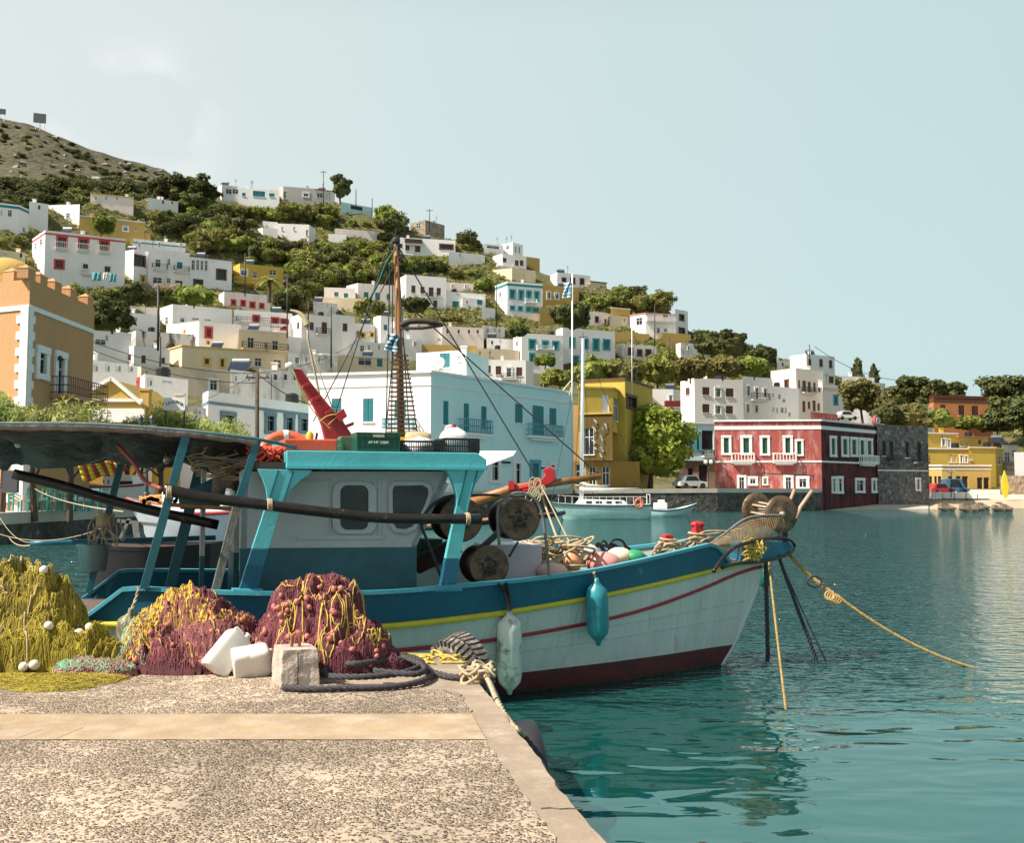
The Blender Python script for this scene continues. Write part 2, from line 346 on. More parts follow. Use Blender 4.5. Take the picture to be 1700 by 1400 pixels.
# sea
def water_mat():
    m = bpy.data.materials.new('harbour_water'); m.use_nodes = True; t = m.node_tree; n = t.nodes.new; l = t.links.new; b = t.nodes['Principled BSDF']
    b.inputs['Base Color'].default_value = (.004,.04,.04,1); b.inputs['Roughness'].default_value = .03; b.inputs['IOR'].default_value = 2.6; b.inputs['Specular Tint'].default_value = (.52,1.0,.95,1)
    ge = n('ShaderNodeNewGeometry')
    def lay(scale, sx, sy, det, rot=0):
        ma = n('ShaderNodeMapping'); ma.inputs['Scale'].default_value = (sx, sy, 1); ma.inputs['Rotation'].default_value = (0,0,rot); l(ge.outputs['Position'], ma.inputs[0])
        q = n('ShaderNodeTexNoise'); q.inputs['Scale'].default_value = scale; q.inputs['Detail'].default_value = det; q.inputs['Roughness'].default_value = .5; q.inputs['Distortion'].default_value = .3
        l(ma.outputs[0], q.inputs['Vector']); return q.outputs['Fac']
    a = lay(1.5, .75, 1.35, 2, .12); c = lay(6.0, .7, 1.4, 2, -.1)
    # ripples are weak close to the pier and stronger out in the harbour
    sp = n('ShaderNodeSeparateXYZ'); l(ge.outputs['Position'], sp.inputs[0])
    mr = n('ShaderNodeMapRange'); mr.inputs['From Min'].default_value = 8.5; mr.inputs['From Max'].default_value = 15; mr.inputs['To Min'].default_value = .015; mr.inputs['To Max'].default_value = 1.9
    l(sp.outputs['Y'], mr.inputs['Value'])
    mu = n('ShaderNodeMath'); mu.operation = 'MULTIPLY'; l(c, mu.inputs[0]); l(mr.outputs[0], mu.inputs[1])
    m3 = n('ShaderNodeMapRange'); m3.inputs['From Min'].default_value = 5; m3.inputs['From Max'].default_value = 30; m3.inputs['To Min'].default_value = .13; m3.inputs['To Max'].default_value = 3.4; l(sp.outputs['Y'], m3.inputs['Value'])
    m2 = n('ShaderNodeMath'); m2.operation = 'MULTIPLY'; l(a, m2.inputs[0]); l(m3.outputs[0], m2.inputs[1])
    ad = n('ShaderNodeMath'); ad.operation = 'ADD'; l(m2.outputs[0], ad.inputs[0]); l(mu.outputs[0], ad.inputs[1])
    bu = n('ShaderNodeBump'); bu.inputs['Strength'].default_value = 1; bu.inputs['Distance'].default_value = .11; l(ad.outputs[0], bu.inputs['Height']); l(bu.outputs[0], b.inputs['Normal'])
    cn = lay(.25, 1, 1, 3); rp = n('ShaderNodeMixRGB'); rp.inputs[1].default_value = (.003,.038,.036,1); rp.inputs[2].default_value = (.005,.058,.053,1); l(cn, rp.inputs[0]); l(rp.outputs[0], b.inputs['Base Color'])
    return m
WATER = water_mat()
mb = MB(); mb.quad((-600,-60,0),(900,-60,0),(900,900,0),(-600,900,0)); tag(build('water', mb, WATER), kind='structure')
# ------------------------------------------------------------------ houses
ST = {'d':(BRN,None,2),'D':(BRN,TRM,2),'k':(GLS,TRM,1),'n':(GLS,None,1),'t':(TEA,None,2),'T':(TEA,TEAT,2),'r':(DRD,REDT,2),'R':(GLS,REDT,1),'y':(GLS,YELT,1),'G':(GRN,TRM,2),'w':(TRM,None,0),'g':(GLS,GRYT,1),'b':(GLS,TEAT,1),'B':(GLS,BRN,1),'h':(BLK,None,0),'q':(BRN,YELT,2)}
RECTS = []
def terr_z(px, Y):
    f = (Y-Yb(px))/(Yr(px)-Yb(px)); t = max(0., f)**(1/PW); b = pyb(px); return at(px, b+(yr(px)-b)*t, Y).z if f > 0 else Zb(px)
def bld(name, label, wall, pts, top, bot, wins='', Y=None, cat='house', trim=None, bands=(), balc=(), parapet=.35, depth=7, roof=None, lip=None, extras='', seed=0, ext=3, wall_b=None, group=None):
    rng = random.Random(int(pts[0][0]*7 + top*13))
    if cat == 'house' and not extras and bot-top > 18: extras = rng.choice(['a','ca','w','as','c','aw',''])
    ref = [i for i, p in enumerate(pts) if p[1] == 0][0]
    Y0 = Y if Y is not None else terrY(pts[ref][0], bot)
    if bot < 655 and ext > 1: Y0 = max(Y0, terrY(pts[ref][0], bot))
    zt = at(pts[ref][0], top, Y0).z; zb = at(pts[ref][0], bot, Y0).z
    mid = (top+bot)/2
    P = [Vector((at(px, mid, Y0+dy).x, Y0+dy, 0)) for px, dy in pts]
    RECTS.append((min(p[0] for p in pts), top, max(p[0] for p in pts), bot, Y0))
    if cat == 'house' and len([q for q in wins.split() if ',' in q]) < 3 and bot-top > 15:
        i_ = max(range(len(pts)-1), key=lambda k: pts[k+1][0]-pts[k][0]); xa, xb = pts[i_][0], pts[i_+1][0]
        if xb-xa > 24:
            wins += ' ' + rng.choice('nkdnk'); n_ = int((xb-xa)/17); sc_ = min(1.25, 160/Y0)
            for k in range(n_):
                xx = xa + (xb-xa)*(k+.5)/n_ + rng.uniform(-2,2); yy = top + min(.42*(bot-top), 12*sc_)
                if rng.random() < .3 or any(abs(float(q.split(',')[0])-xx) < 14 for q in wins.split() if ',' in q): continue
                wins += ' %.1f,%.1f,%.1f,%.1f' % (xx-2.2*sc_, yy-4*sc_, xx+2.2*sc_, yy+4.5*sc_)
    root = thing(name, label, cat, (P[ref].x, P[ref].y, zb), group)
    zlow = zb - ext
    if ext > 1:
        for px_, dy_ in pts: zlow = min(zlow, max(terr_z(px_, Y0+dy_), 0) - 1.5)
    if len(P) == 3: Q = P[0] + P[2] - P[1]; ring = P + [Q]
    else:
        km = (P[0].x/P[0].y + P[1].x/P[1].y)/2; o = Vector((km, 1, 0))*depth; ring = P + [P[-1]+o, P[0]+o]
    # windows by face
    faces = [(P[i], P[i+1]) for i in range(len(P)-1)]
    holes = [[] for _ in faces]; wl = []
    items = []
    sty = 'd'
    for tok in wins.split():
        if len(tok) == 1 and not tok.isdigit(): sty = tok; continue
        a = [float(q) for q in tok.split(',')]; items.append((sty, a))
    def facepos(px, py):
        for i in range(len(faces)):
            if px <= pts[i+1][0] or i == len(faces)-1: break
        A, B = faces[i]; d = ray(px, py); e = (B-A); e.z = 0
        # A + u e = s d
        den = e.x*d.y - e.y*d.x; u = (d.x*(A.y) - d.y*A.x)/den if abs(den) > 1e-9 else 0
        u = (A.y*d.x - A.x*d.y)/den
        s_ = (A.y + u*e.y)/d.y
        return i, u, CAM.z + s_*d.z
    wm = MB(); capm = MB()
    fr_jobs = []
    for sty, (x0, y0, x1, y1) in items:
        cx, cy = (x0+x1)/2, (y0+y1)/2; i, _, _ = facepos(cx, cy); A, B = faces[i]; Lf = (B-A).length
        def fp(px, py):
            d = ray(px, py); e = B-A; den = e.x*d.y - e.y*d.x; u = (A.y*d.x - A.x*d.y)/den; return u*Lf, CAM.z + (A.y+u*e.y)/d.y*d.z
        u0, z1 = fp(x0, y0); u1, _ = fp(x1, y0); uc, _ = fp(cx, cy)
        _, z1 = fp(cx, y0); _, z0 = fp(cx, y1)
        u0, u1 = max(.12, min(u0, u1)), min(Lf-.12, max(u0, u1))
        if u1-u0 < .12: continue
        z1 = min(z1, zt-.15)
        holes[i].append((u0, u1, z0, z1)); fr_jobs.append((i, u0, u1, z0, z1, sty))
    for i, (A, B) in enumerate(faces):
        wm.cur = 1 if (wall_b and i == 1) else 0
        e = (B-A).normalized(); Lf = (B-A).length; nrm = Vector((e.y, -e.x, 0)); inn = -nrm
        us = sorted(set([0, Lf] + [q for h in holes[i] for q in h[:2]])); zs = sorted(set([zlow, zt] + [q for h in holes[i] for q in h[2:]]))
        pt = lambda u, z, d=0: A + e*u + inn*d + Vector((0,0,z))
        for a, b in zip(us, us[1:]):
            for c, d in zip(zs, zs[1:]):
                um, zm = (a+b)/2, (c+d)/2
                if any(h[0] < um < h[1] and h[2] < zm < h[3] for h in holes[i]): continue
                wm.quad(pt(a,c), pt(b,c), pt(b,d), pt(a,d))
        rd = .22
        for (a, b, c, d) in holes[i]:
            wm.quad(pt(a,c), pt(a,d), pt(a,d,rd), pt(a,c,rd)); wm.quad(pt(b,c), pt(b,c,rd), pt(b,d,rd), pt(b,d))
            wm.quad(pt(a,c), pt(a,c,rd), pt(b,c,rd), pt(b,c)); wm.quad(pt(a,d), pt(b,d), pt(b,d,rd), pt(a,d,rd))
            wm.quad(pt(a,c,rd), pt(a,d,rd), pt(b,d,rd), pt(b,c,rd))
    nn = len(ring)
    for i in range(len(P)-1, nn):
        A, B = ring[i], ring[(i+1) % nn]; wm.quad(A+Vector((0,0,zlow)), B+Vector((0,0,zlow)), B+Vector((0,0,zt)), A+Vector((0,0,zt)))
    # parapet and roof deck
    cen = sum(ring, Vector())/nn; pz = parapet
    inner = [q + (cen-q).normalized()*.42 for q in ring]
    for i in range(nn):
        j = (i+1) % nn; U = Vector((0,0,zt)); D = Vector((0,0,zt-pz))
        wm.quad(ring[i]+U, ring[j]+U, inner[j]+U, inner[i]+U); wm.quad(inner[i]+U, inner[j]+U, inner[j]+D, inner[i]+D)
    build('walls', wm, [wall, wall_b] if wall_b else wall, root)
    rm = MB(); rm.add([q+Vector((0,0,zt-pz)) for q in inner], [tuple(range(nn))]); build('roof', rm, roof or RFT, root)
    # cornice lip and coloured bands
    if lip:
        lm = MB()
        for i, (A, B) in enumerate(faces):
            e = (B-A).normalized(); nrm = Vector((e.y,-e.x,0)); c = (A+B)/2 + Vector((0,0,zt)) + nrm*.05
            lm.obox(c, e*((B-A).length/2+.08), nrm*.12, Vector((0,0,.09)))
        build('cornice', lm, lip, root)
    for (y0, y1, bm) in bands:
        lm = MB()
        for i, (A, B) in enumerate(faces):
            e = (B-A).normalized(); nrm = Vector((e.y,-e.x,0))
            za = at(pts[ref][0], y0, Y0).z; zc = at(pts[ref][0], y1, Y0).z
            c = (A+B)/2 + Vector((0,0,(za+zc)/2)) + nrm*.02; lm.obox(c, e*((B-A).length/2+.03), nrm*.04, Vector((0,0,abs(za-zc)/2)))
        build('band', lm, bm, root)
    # windows
    for (i, u0, u1, z0, z1, sty) in fr_jobs:
        A, B = faces[i]; e = (B-A).normalized(); nrm = Vector((e.y,-e.x,0)); pm, fm, kind = ST[sty]
        W_, H_ = u1-u0, z1-z0; c = A + e*((u0+u1)/2) + Vector((0,0,(z0+z1)/2)); fm2 = trim or fm
        wn = 'door' if H_ > 2.1*W_ and H_ > 1.9 else 'window'
        fr = MB(); th = min(.16, W_*.16)
        if fm2:
            for sgn in (-1, 1): fr.obox(c + e*sgn*(W_/2 - th*.1) + nrm*.03, e*th, nrm*.07, Vector((0,0,H_/2+th)))
            fr.obox(c + Vector((0,0,H_/2)) + nrm*.04, e*(W_/2+th), nrm*.09, Vector((0,0,th)))
            fr.obox(c - Vector((0,0,H_/2)) + nrm*.04, e*(W_/2+th), nrm*.09, Vector((0,0,th*.8)))
        else: fr.obox(c - Vector((0,0,H_/2-.02)) + nrm*.02, e*(W_/2+.08), nrm*.09, Vector((0,0,.05)))
        if kind == 1:
            fr.obox(c - nrm*.10, e*.03, nrm*.03, Vector((0,0,H_/2)))
            fr.obox(c - nrm*.10 + Vector((0,0,H_*.18)), e*(W_/2), nrm*.028, Vector((0,0,.03)))
            for sgn in (-1,1): fr.obox(c - nrm*.10 + e*sgn*(W_/2-.035), e*.03, nrm*.029, Vector((0,0,H_/2)))
        wo = build(wn, fr, fm2 or TRM, root)
        pn = MB()
        if kind == 2:
            for sgn in (-1, 1):
                cc = c + e*sgn*W_/4 - nrm*.08; pn.obox(cc, e*(W_/4-.02), nrm*.035, Vector((0,0,H_/2-.02)))
                ns = max(3, min(9, int(H_/.2)))
                for k in range(ns): pn.obox(cc + nrm*.04 + Vector((0,0,H_*((k+.5)/ns-.5)*.86)), e*(W_/4-.08), nrm*.022, Vector((0,0,.03)))
        else: pn.obox(c - nrm*.16, e*(W_/2-.005), nrm*.02, Vector((0,0,H_/2-.005)))
        build('shutters' if kind == 2 else 'pane', pn, pm, wo)
    for (x0, x1, y0, y1, rm_, solid) in balc:
        i, _, _ = facepos((x0+x1)/2, y1); A, B = faces[i]; Lf = (B-A).length; e = (B-A).normalized(); nrm = Vector((e.y,-e.x,0))
        def fp(px, py):
            d = ray(px, py); E = B-A; den = E.x*d.y - E.y*d.x; u = (A.y*d.x - A.x*d.y)/den; return u*Lf, CAM.z + (A.y+u*E.y)/d.y*d.z
        u0, _ = fp(x0, y1); u1, _ = fp(x1, y1); _, za = fp((x0+x1)/2, y0); _, zc = fp((x0+x1)/2, y1); pr = .8 if Y0 < 60 else .7
        cc = A + e*(u0+u1)/2 + nrm*(pr/2+.01) + Vector((0,0,zc)); sm = MB(); sm.obox(cc, e*((u1-u0)/2), nrm*pr/2, Vector((0,0,.09)))
        sm.obox(cc - nrm*.1 - Vector((0,0,.2)), e*((u1-u0)/2*.8), nrm*pr*.3, Vector((0,0,.1)))
        bo = build('balcony', sm, TRM if wall in (WH, WH2, RED, CYN) else wall, root); H = min(1.05, max(.6, za-zc)); rl = MB(); c0 = A + e*(u0+u1)/2 + nrm*.01 + Vector((0,0,zc+.1))
        hw = (u1-u0)/2; t_ = .02 if Y0 < 60 else .035
        if solid == 2:
            for sgn in (-1,1): rl.obox(c0 + e*sgn*hw + nrm*pr/2 + Vector((0,0,H/2)), e*.03, nrm*pr/2, Vector((0,0,H/2)))
            rl.obox(c0 + nrm*pr + Vector((0,0,H/2)), e*hw, nrm*.03, Vector((0,0,H/2)))
        else:
            t2 = t_ if not solid else .06
            for zz in ((.06, H) if solid else (.06, H*.5, H)): 
                rl.obox(c0 + nrm*pr + Vector((0,0,zz)), e*hw, nrm*t2, Vector((0,0,t2)))
                for sgn in (-1,1): rl.obox(c0 + e*sgn*hw + nrm*pr/2 + Vector((0,0,zz)), e*t2, nrm*(pr/2), Vector((0,0,t2*.97)))
            nb = max(4, int(2*hw/(.22 if Y0 < 100 else .3)))
            for k in range(nb+1): rl.obox(c0 + nrm*pr + e*(-hw + 2*hw*k/nb) + Vector((0,0,H/2)), e*t2*.6, nrm*t2*.6, Vector((0,0,H/2)))
            for sgn in (-1,1):
                for k in (1,2): rl.obox(c0 + e*sgn*hw + nrm*pr*k/3 + Vector((0,0,H/2)), e*t2*.6, nrm*t2*.6, Vector((0,0,H/2)))
        build('railing', rl, rm_, bo)
    # roof furniture
    A, B = (faces[-1] if (faces[-1][1]-faces[-1][0]).length > (faces[0][1]-faces[0][0]).length else faces[0]); e = (B-A).normalized(); Lf = (B-A).length; nrm = Vector((e.y,-e.x,0))
    rp = lambda u, d: A + e*(Lf*u) - nrm*d + Vector((0,0,zt-pz))
    for ch in extras:
        if ch == 'c':
            m_ = MB(); q = rp(rng.uniform(.15,.85), 1.5); m_.box(q+Vector((-.25,-.25,0)), q+Vector((.25,.25,pz+.8))); m_.box(q+Vector((-.32,-.32,pz+.8)), q+Vector((.32,.32,pz+.9))); build('chimney', m_, wall, root)
        if ch == 's':
            q = rp(rng.uniform(.2,.75), 1.6); m_ = MB(); m_.obox(q+Vector((0,0,pz+.65)), (.9,0,0), (0,.5,.42), (0,-.03,.04)); s1 = build('solar_panel', m_, mat('solar_dark',(.02,.03,.05),rough=.15), root)
            m_ = MB(); m_.lathe([(0,-.75),(.24,-.75),(.24,.75),(0,.75)], q+Vector((0,.5,pz+1.15)), (1,0,0), 12); build('tank', m_, mat('tank_steel',(.5,.5,.5),rough=.35,metal=.7), s1)
        if ch == 'a':
            q = rp(rng.uniform(.1,.9), 1.2); m_ = MB(); m_.tube([q, q+Vector((0,0,pz+2.2))], .03, 5)
            for k in range(5): m_.beam(q+Vector((-.35+.06*k,0,pz+1.9-.12*k)), q+Vector((.35-.06*k,0,pz+1.9-.12*k)), .025, .025)
            build('aerial', m_, IRN, root)
        if ch == 'w':
            q = rp(rng.uniform(.2,.8), 1.4); m_ = MB(); m_.lathe([(.5,0),(.55,.1),(.55,.9),(.4,1.05),(.15,1.1),(0,1.1)], q+Vector((0,0,pz*.6)), (0,0,1), 14); build('water_tank', m_, BLK, root)
    root['_z'] = (zt, zb, Y0); return root
H = 'house'
# --- upper slope, by the bare hill
bld('white_house', 'small white cube house with a teal line under its roof, beside the bare hill', WH, [(-14,0),(31,2),(48,5)], 335, 385, 'n 13,349,20,360 1,349,4,358 38,378,42,386', bands=[(338,342,TEA)])
bld('white_house', 'white house with a stepped roof next to the one with the teal line', WH, [(48,0),(80,2)], 334, 380, extras='c')
bld('white_house', 'long low white house joined to the yellow house on the upper slope', WH, [(61,1),(132,0)], 339, 378, 'n 110,354,116,362 65,362,69,371', extras='c')
bld('yellow_house', 'wide yellow house with an umbrella pine before it', YEL, [(132,0),(240,5)], 358, 387, 'n 224,364,229,369 224,378,229,383 k 204,376,213,384', lip=TRM, extras='c')
bld('yellow_terrace_wall', 'plain yellow terrace wall below the wide yellow house', YEL, [(182,0),(250,2)], 383, 395, cat='wall', depth=1.5)
bld('yellow_roofed_house', 'half hidden house with an orange yellow roof edge under the dark pines', PNK, [(150,0),(222,3)], 321, 340, lip=YEL, extras='')
bld('white_chapel', 'tiny white building with two short towers below the pine grove', WH, [(245,0),(296,3)], 328, 346, extras='cc')
bld('apartment_house', 'large white house with red framed balcony doors and a teal cloth hung below', WH, [(53,6),(74,0),(208,6)], 382, 470,
    'R 95,393,111,412 131,397,147,416 166,400,181,419 91,432,106,446 D 136,437,148,449 172,441,185,453 n 186,399,191,402 58,404,61,413 66,397,70,407',
    bands=[(386,388.5,REDT)], balc=[(92,113,404,414,TRM,1),(128,149,407,417,TRM,1),(164,183,410,420,TRM,1),(135,152,449,456,TRM,1)], extras='sca')
bld('white_house', 'white upper floor block with a thin teal line, set back above the balcony house', WH2, [(221,0),(308,4)], 396, 420, bands=[(401,403,TEA)], Y=163)
bld('white_house', 'white house with one very wide brown window', WH, [(198,2),(222,0),(246,2)], 414, 470, 'B 217,424,241,441 y 201,457,208,468 233,457,241,469', Y=156)
bld('white_house', 'white house with two little black railed balconies in the middle of the upper terrace', WH, [(246,0),(315,4)], 412, 473,
    'n 258,431,267,444 t 294,435,303,447 n 278,430,283,441 254,461,269,472 277,462,283,471 d 291,466,303,478', Y=157, balc=[(252,277,440,448,IRN,0),(288,313,444,452,IRN,0)], extras='a')
bld('white_house', 'white house with a row of narrow window lights and a solar heater on the roof', WH2, [(315,0),(385,4)], 425, 480, 'n 318,432,324,449 326,432,331,449 333,433,338,449 340,433,345,450 B 360,448,375,464 322,465,336,477', Y=158, extras='sw', lip=BRN)
bld('yellow_house', 'yellow bungalow with a railed porch next to the palm', YEL2, [(387,3),(398,0),(470,4)], 437, 474, 'k 399,448,411,458 n 420,452,427,462 447,449,459,457', balc=[(388,440,464,472,YELT,1)])
bld('cream_house', 'low cream house just above the domed orange building', CRM, [(-10,0),(42,3)], 413, 440, 'w 4,421,11,428', Y=140)
# --- ridge
bld('ridge_house', 'white ridge house with a wide dark window band, nearest the pine grove', WH, [(362,2),(368,0),(398,2)], 306, 332, 'n 375,314,385,322 386,314,396,322', Y=226, roof=RFT)
bld('ridge_house', 'low white ridge house with two teal window bands', WH2, [(396,0),(464,2)], 311, 338, 't 420,317,440,327 447,321,456,327 402,320,408,326', Y=228, extras='caa')
bld('ridge_house', 'grey rendered flat house on the ridge', GRY, [(463,1),(470,0),(522,2)], 309, 333, 'k 503,320,513,327 n 468,318,476,330', Y=230, extras='c')
bld('ridge_house', 'grey white ridge house beside the round ridge tree', WHO, [(522,0),(556,2)], 314, 333, 'n 526,321,536,328', Y=231, lip=REDT)
bld('terrace_wall', 'pale blue terrace wall with a grille where the ridge drops away', CYN, [(566,0),(618,5)], 335, 358, 'h 582,342,602,349', cat='wall', Y=226, depth=5)
bld('white_house', 'long low white house above the green slope', WH, [(419,2),(436,0),(461,1)], 378, 394, Y=188)
bld('white_house', 'white rooftop block rising behind the long low house', WH, [(436,0),(461,1)], 367, 380, Y=192)
bld('white_house', 'flat white house with one dark framed window amid the bushes', WH, [(461,0),(513,1),(524,5)], 371, 395, 'n 508,382,514,392', Y=191)
bld('garden_wall', 'short white garden wall in the bushes', WH, [(545,0),(575,1)], 388, 400, cat='wall', Y=192, depth=1)
bld('garden_wall', 'longer pinkish white garden wall in the bushes', PNK, [(556,0),(626,3)], 379, 395, cat='wall', Y=197, depth=3)
bld('stone_house', 'unplastered stone house on the ridge line', mat('pale_stone',(.33,.27,.2),rough=.95,var=.5,scale=1.2,bump=.8,bscale=2), [(681,0),(708,-0.0),(738,5)] if 0 else [(681,3),(706,0),(738,5)], 365, 389, 'n 691,371,697,380', Y=218)
bld('white_house', 'white ridge house with brown pergola and two dark windows', WH, [(664,0),(756,3)], 394, 422, 'd 673,407,680,417 689,408,698,419 B 730,406,752,414', Y=212, balc=[(672,700,398,406,DRK,2)], extras='cs')
bld('terrace_wall', 'long white retaining wall stepping down the ridge', WH, [(745,0),(805,4)], 417, 442, 'n 762,422,766,426', cat='wall', Y=214, depth=4)
bld('white_house', 'narrow two storey ridge house with a satellite dish', WH2, [(830,3),(851,0),(868,3)], 402, 424, 'n 840,407,845,414 855,409,858,420 861,410,864,421', Y=222, extras='aa')
bld('white_house', 'ridge house with a dark pergola roof', WH, [(803,0),(836,2)], 404, 424, 'n 808,408,829,413', Y=219)
bld('white_house', 'white ridge house with two paired brown windows and a ball railing', WH, [(818,3),(834,0),(874,3)], 421, 448, 'd 833,428,841,436 855,432,861,442 863,432,869,442', Y=208, balc=[(824,850,438,444,TRM,1)])
bld('cream_wall', 'cream retaining wall under the house with paired brown windows', CRM, [(818,2),(850,0),(889,3)], 445, 468, cat='wall', Y=206, depth=3)
bld('yellow_hut', 'small yellow building peeping over the ridge shrubs', YEL, [(874,0),(896,2)], 426, 440, Y=222)
bld('white_house', 'wide white ridge house with three brown framed windows', WH2, [(914,4),(925,0),(980,4)], 452, 482, 'B 933,462,939,471 947,462,954,471 963,463,969,472', Y=205)
bld('cream_house', 'low cream outbuilding under a brown pergola on the ridge', CRM, [(980,0),(1007,2)], 467, 482, Y=204, lip=DRK)
# --- second row
bld('white_house', 'pinkish white house with teal doors behind a low wall', PNK, [(538,0),(590,1)], 477, 507, 't 555,485,562,493 571,487,578,495', Y=188)
bld('white_house', 'taller pinkish house with three teal shuttered windows', PNK, [(575,3),(594,0),(664,3)], 470, 508, 't 604,485,612,498 623,486,631,500 642,488,648,499', Y=187, extras='c')
bld('retaining_wall', 'cream wall below the pinkish houses with teal shutters', CRM, [(528,0),(600,2)], 493, 508, cat='wall', Y=183, depth=2)
bld('white_house', 'tall white house with seven dark shuttered windows and one balcony behind the mast', WH, [(664,3),(674,0),(741,3)], 456, 514,
    'd 683,474,690,487 698,476,705,488 712,477,720,493 725,478,732,491 684,496,691,507 702,497,710,511 719,499,726,511', Y=190, balc=[(708,725,488,494,IRN,0)])
bld('white_house', 'white house with a pink pergola roof beside the seven window house', WH, [(741,0),(806,3)], 484, 512, 'n 758,488,764,490 t 751,500,762,511 h 742,475,742.1,476', Y=192)
bld('white_house', 'pink upper storey under the long pink roof', PNK, [(741,0),(786,2)], 468, 486, Y=197)
bld('white_house', 'small white gabled annex with teal shutters', WH, [(768,0),(802,2)], 494, 514, 't 792,498,801,507', Y=185)
bld('white_wall', 'white garden wall stepping beside the steps', WH, [(800,0),(822,2)], 510, 532, cat='wall', Y=182, depth=2)
bld('white_house', 'white house with teal cornice and eight teal framed windows', WH, [(822,5),(842,0),(901,3)], 467, 525,
    'T 846,481,855,496 861,482,869,498 874,483,882,498 887,484,895,500 847,508,854,515 860,509,867,516 873,510,881,518 884,511,894,519 k 829,484,833,494', bands=[(470,474,TEA)], balc=[(871,890,498,504,TRM,1)], extras='c')
bld('yellow_house', 'deep yellow house beside the teal corniced one', YEL, [(901,0),(961,4)], 472, 508, 'k 908,485,914,497 921,487,928,497')
bld('yellow_wall', 'deep yellow lower block in front of the deep yellow house', YEL, [(897,0),(924,2)], 509, 540, cat='wall', depth=4)
bld('white_house', 'pale pink house with two small windows above the dark pine', PNK, [(968,0),(1003,2),(1020,6)], 516, 544, 'B 988,526,993,535 1001,530,1006,540')
bld('yellow_house', 'small yellow block beneath a flat slab on the slope', YEL, [(1014,0),(1046,2)], 511, 528, lip=TRM)
bld('cream_house', 'low cream house in front of the pink roofed villa', CRM, [(1012,0),(1064,4)], 523, 546, extras='')
bld('yellow_wall', 'long yellow garden wall below the cream house', YEL, [(1020,0),(1078,3)], 551, 568, cat='wall', depth=2)
bld('villa', 'white villa with a pink tiled roof and upper balcony', WH, [(1046,3),(1072,0),(1122,2)], 520, 560, 'n 1056,528,1066,540 1101,520,1109,530 k 1089,543,1096,554 1101,544,1108,552', lip=PRF, Y=196, balc=[(1072,1120,528,535,PNK,2)])
bld('white_tower_house', 'tall white block joined to the pink roofed villa', WH, [(1121,0),(1142,3)], 513, 556, 'B 1128,523,1135,532 1127,545,1136,553', Y=197)
bld('yellow_wall', 'deep yellow wall below the pink roofed villa', YEL, [(1100,0),(1147,3)], 552, 570, cat='wall', Y=191, depth=2)
bld('white_house', 'large white house with teal windows and a balcony, its left block lower', WH, [(852,5),(866,0),(935,3)], 553, 612,
    'k 857,566,861,576 T 878,564,889,580 900,566,910,581 917,567,927,581 879,587,887,601 910,588,919,601', balc=[(890,918,576,582,TRM,1)], Y=160) and None
bld('white_house', 'tall white block with four big teal shutters beside the flagpole', WH, [(923,3),(934,0),(1021,5)], 544, 604,
    'T 945,561,954,577 969,563,976,579 984,563,994,582 1001,564,1012,581 950,591,960,605', Y=162, extras='a')
bld('white_house', 'small greyish house with three windows above the round bushes', WHO, [(1023,2),(1034,0),(1090,3)], 571, 598, 'B 1043,578,1050,589 1058,581,1065,591 1072,581,1080,591', Y=168)
bld('white_house', 'low white and beige building beneath the dark pines', WHO, [(1122,2),(1130,0),(1178,3)], 569, 596, Y=180)
bld('white_house', 'small white box house above the cream terrace', WH, [(808,0),(852,2)], 561, 580, Y=165, extras='s')
bld('cream_terrace', 'cream terrace block behind the pale blue building', CRM, [(788,0),(862,3)], 578, 600, cat='house', Y=138)
bld('white_house', 'white house with four brown shuttered windows above the pale blue building', WH, [(786,0),(873,1),(886,4)], 597, 650, 'd 808,607,815,621 823,608,832,623 k 840,610,850,627 d 857,610,867,625', Y=128, balc=[(832,858,622,630,IRN,0)], extras='c')
bld('cream_wall', 'short cream wall beside the brown shuttered house', CRM, [(884,0),(897,2)], 622, 645, cat='wall', Y=128, depth=3)
# --- lower town, left
bld('white_house', 'white house with stained garden wall beside the orange building', WH, [(150,0),(218,3)], 548, 600, 'n 158,564,176,573', Y=108)
bld('white_house', 'low white house with a sloping shade under the dark tree', WH, [(216,0),(266,3)], 519, 552, 'n 222,527,228,534', Y=132)
bld('garden_wall', 'pinkish retaining wall under the shrubs', PNK, [(215,0),(265,2)], 508, 524, cat='wall', Y=140, depth=2)
bld('old_wall', 'white wall with large black mould patches', plaster('mouldy_white',(.7,.67,.62),stain=(.07,.06,.055),lo=.54,hi=.62,scale=.3), [(213,2),(225,0),(322,4)], 549, 578, cat='wall', Y=116, depth=4, extras='w')
bld('white_house', 'white house with three small windows beneath the shrubs', WH, [(265,4),(286,0),(385,5)], 505, 556, 'n 274,527,279,539 k 298,527,307,536 n 319,528,330,532 340,530,350,533', Y=126, extras='c')
bld('white_house', 'white cube house with one red framed window', WH, [(276,4),(330,0),(400,4)], 533, 590, 'r 341,544,352,561 q 305,548,308,554 343,566,348,572', Y=116)
bld('white_house', 'pale house with four small red windows in a row', PNK, [(363,3),(372,0),(449,4)], 484, 514, 'r 384,498,391,507 400,499,407,508 415,502,423,511 431,504,438,512', Y=138)
bld('white_house', 'white house with red framed doors opening on a long roof terrace', WH, [(388,0),(485,4)], 514, 560, 'r 420,524,430,538 451,528,462,542 467,530,476,548', Y=129, balc=[(392,478,530,538,IRN,0)], extras='s')
bld('apartment_house', 'cream apartment house with two stacked long balconies', CRM, [(396,0),(478,4)], 547, 610, 'n 411,561,422,580 452,566,462,585 423,595,434,609 454,598,467,612', Y=118, balc=[(401,440,570,580,IRN,0),(441,477,573,583,IRN,0)], lip=TRM)
bld('white_house', 'white house with a dark double balcony door in the middle of town', WH, [(483,3),(500,0),(549,3)], 521, 588, 'd 493,535,497,547 514,535,521,549 534,535,543,558', Y=132, balc=[(524,548,547,556,IRN,0)])
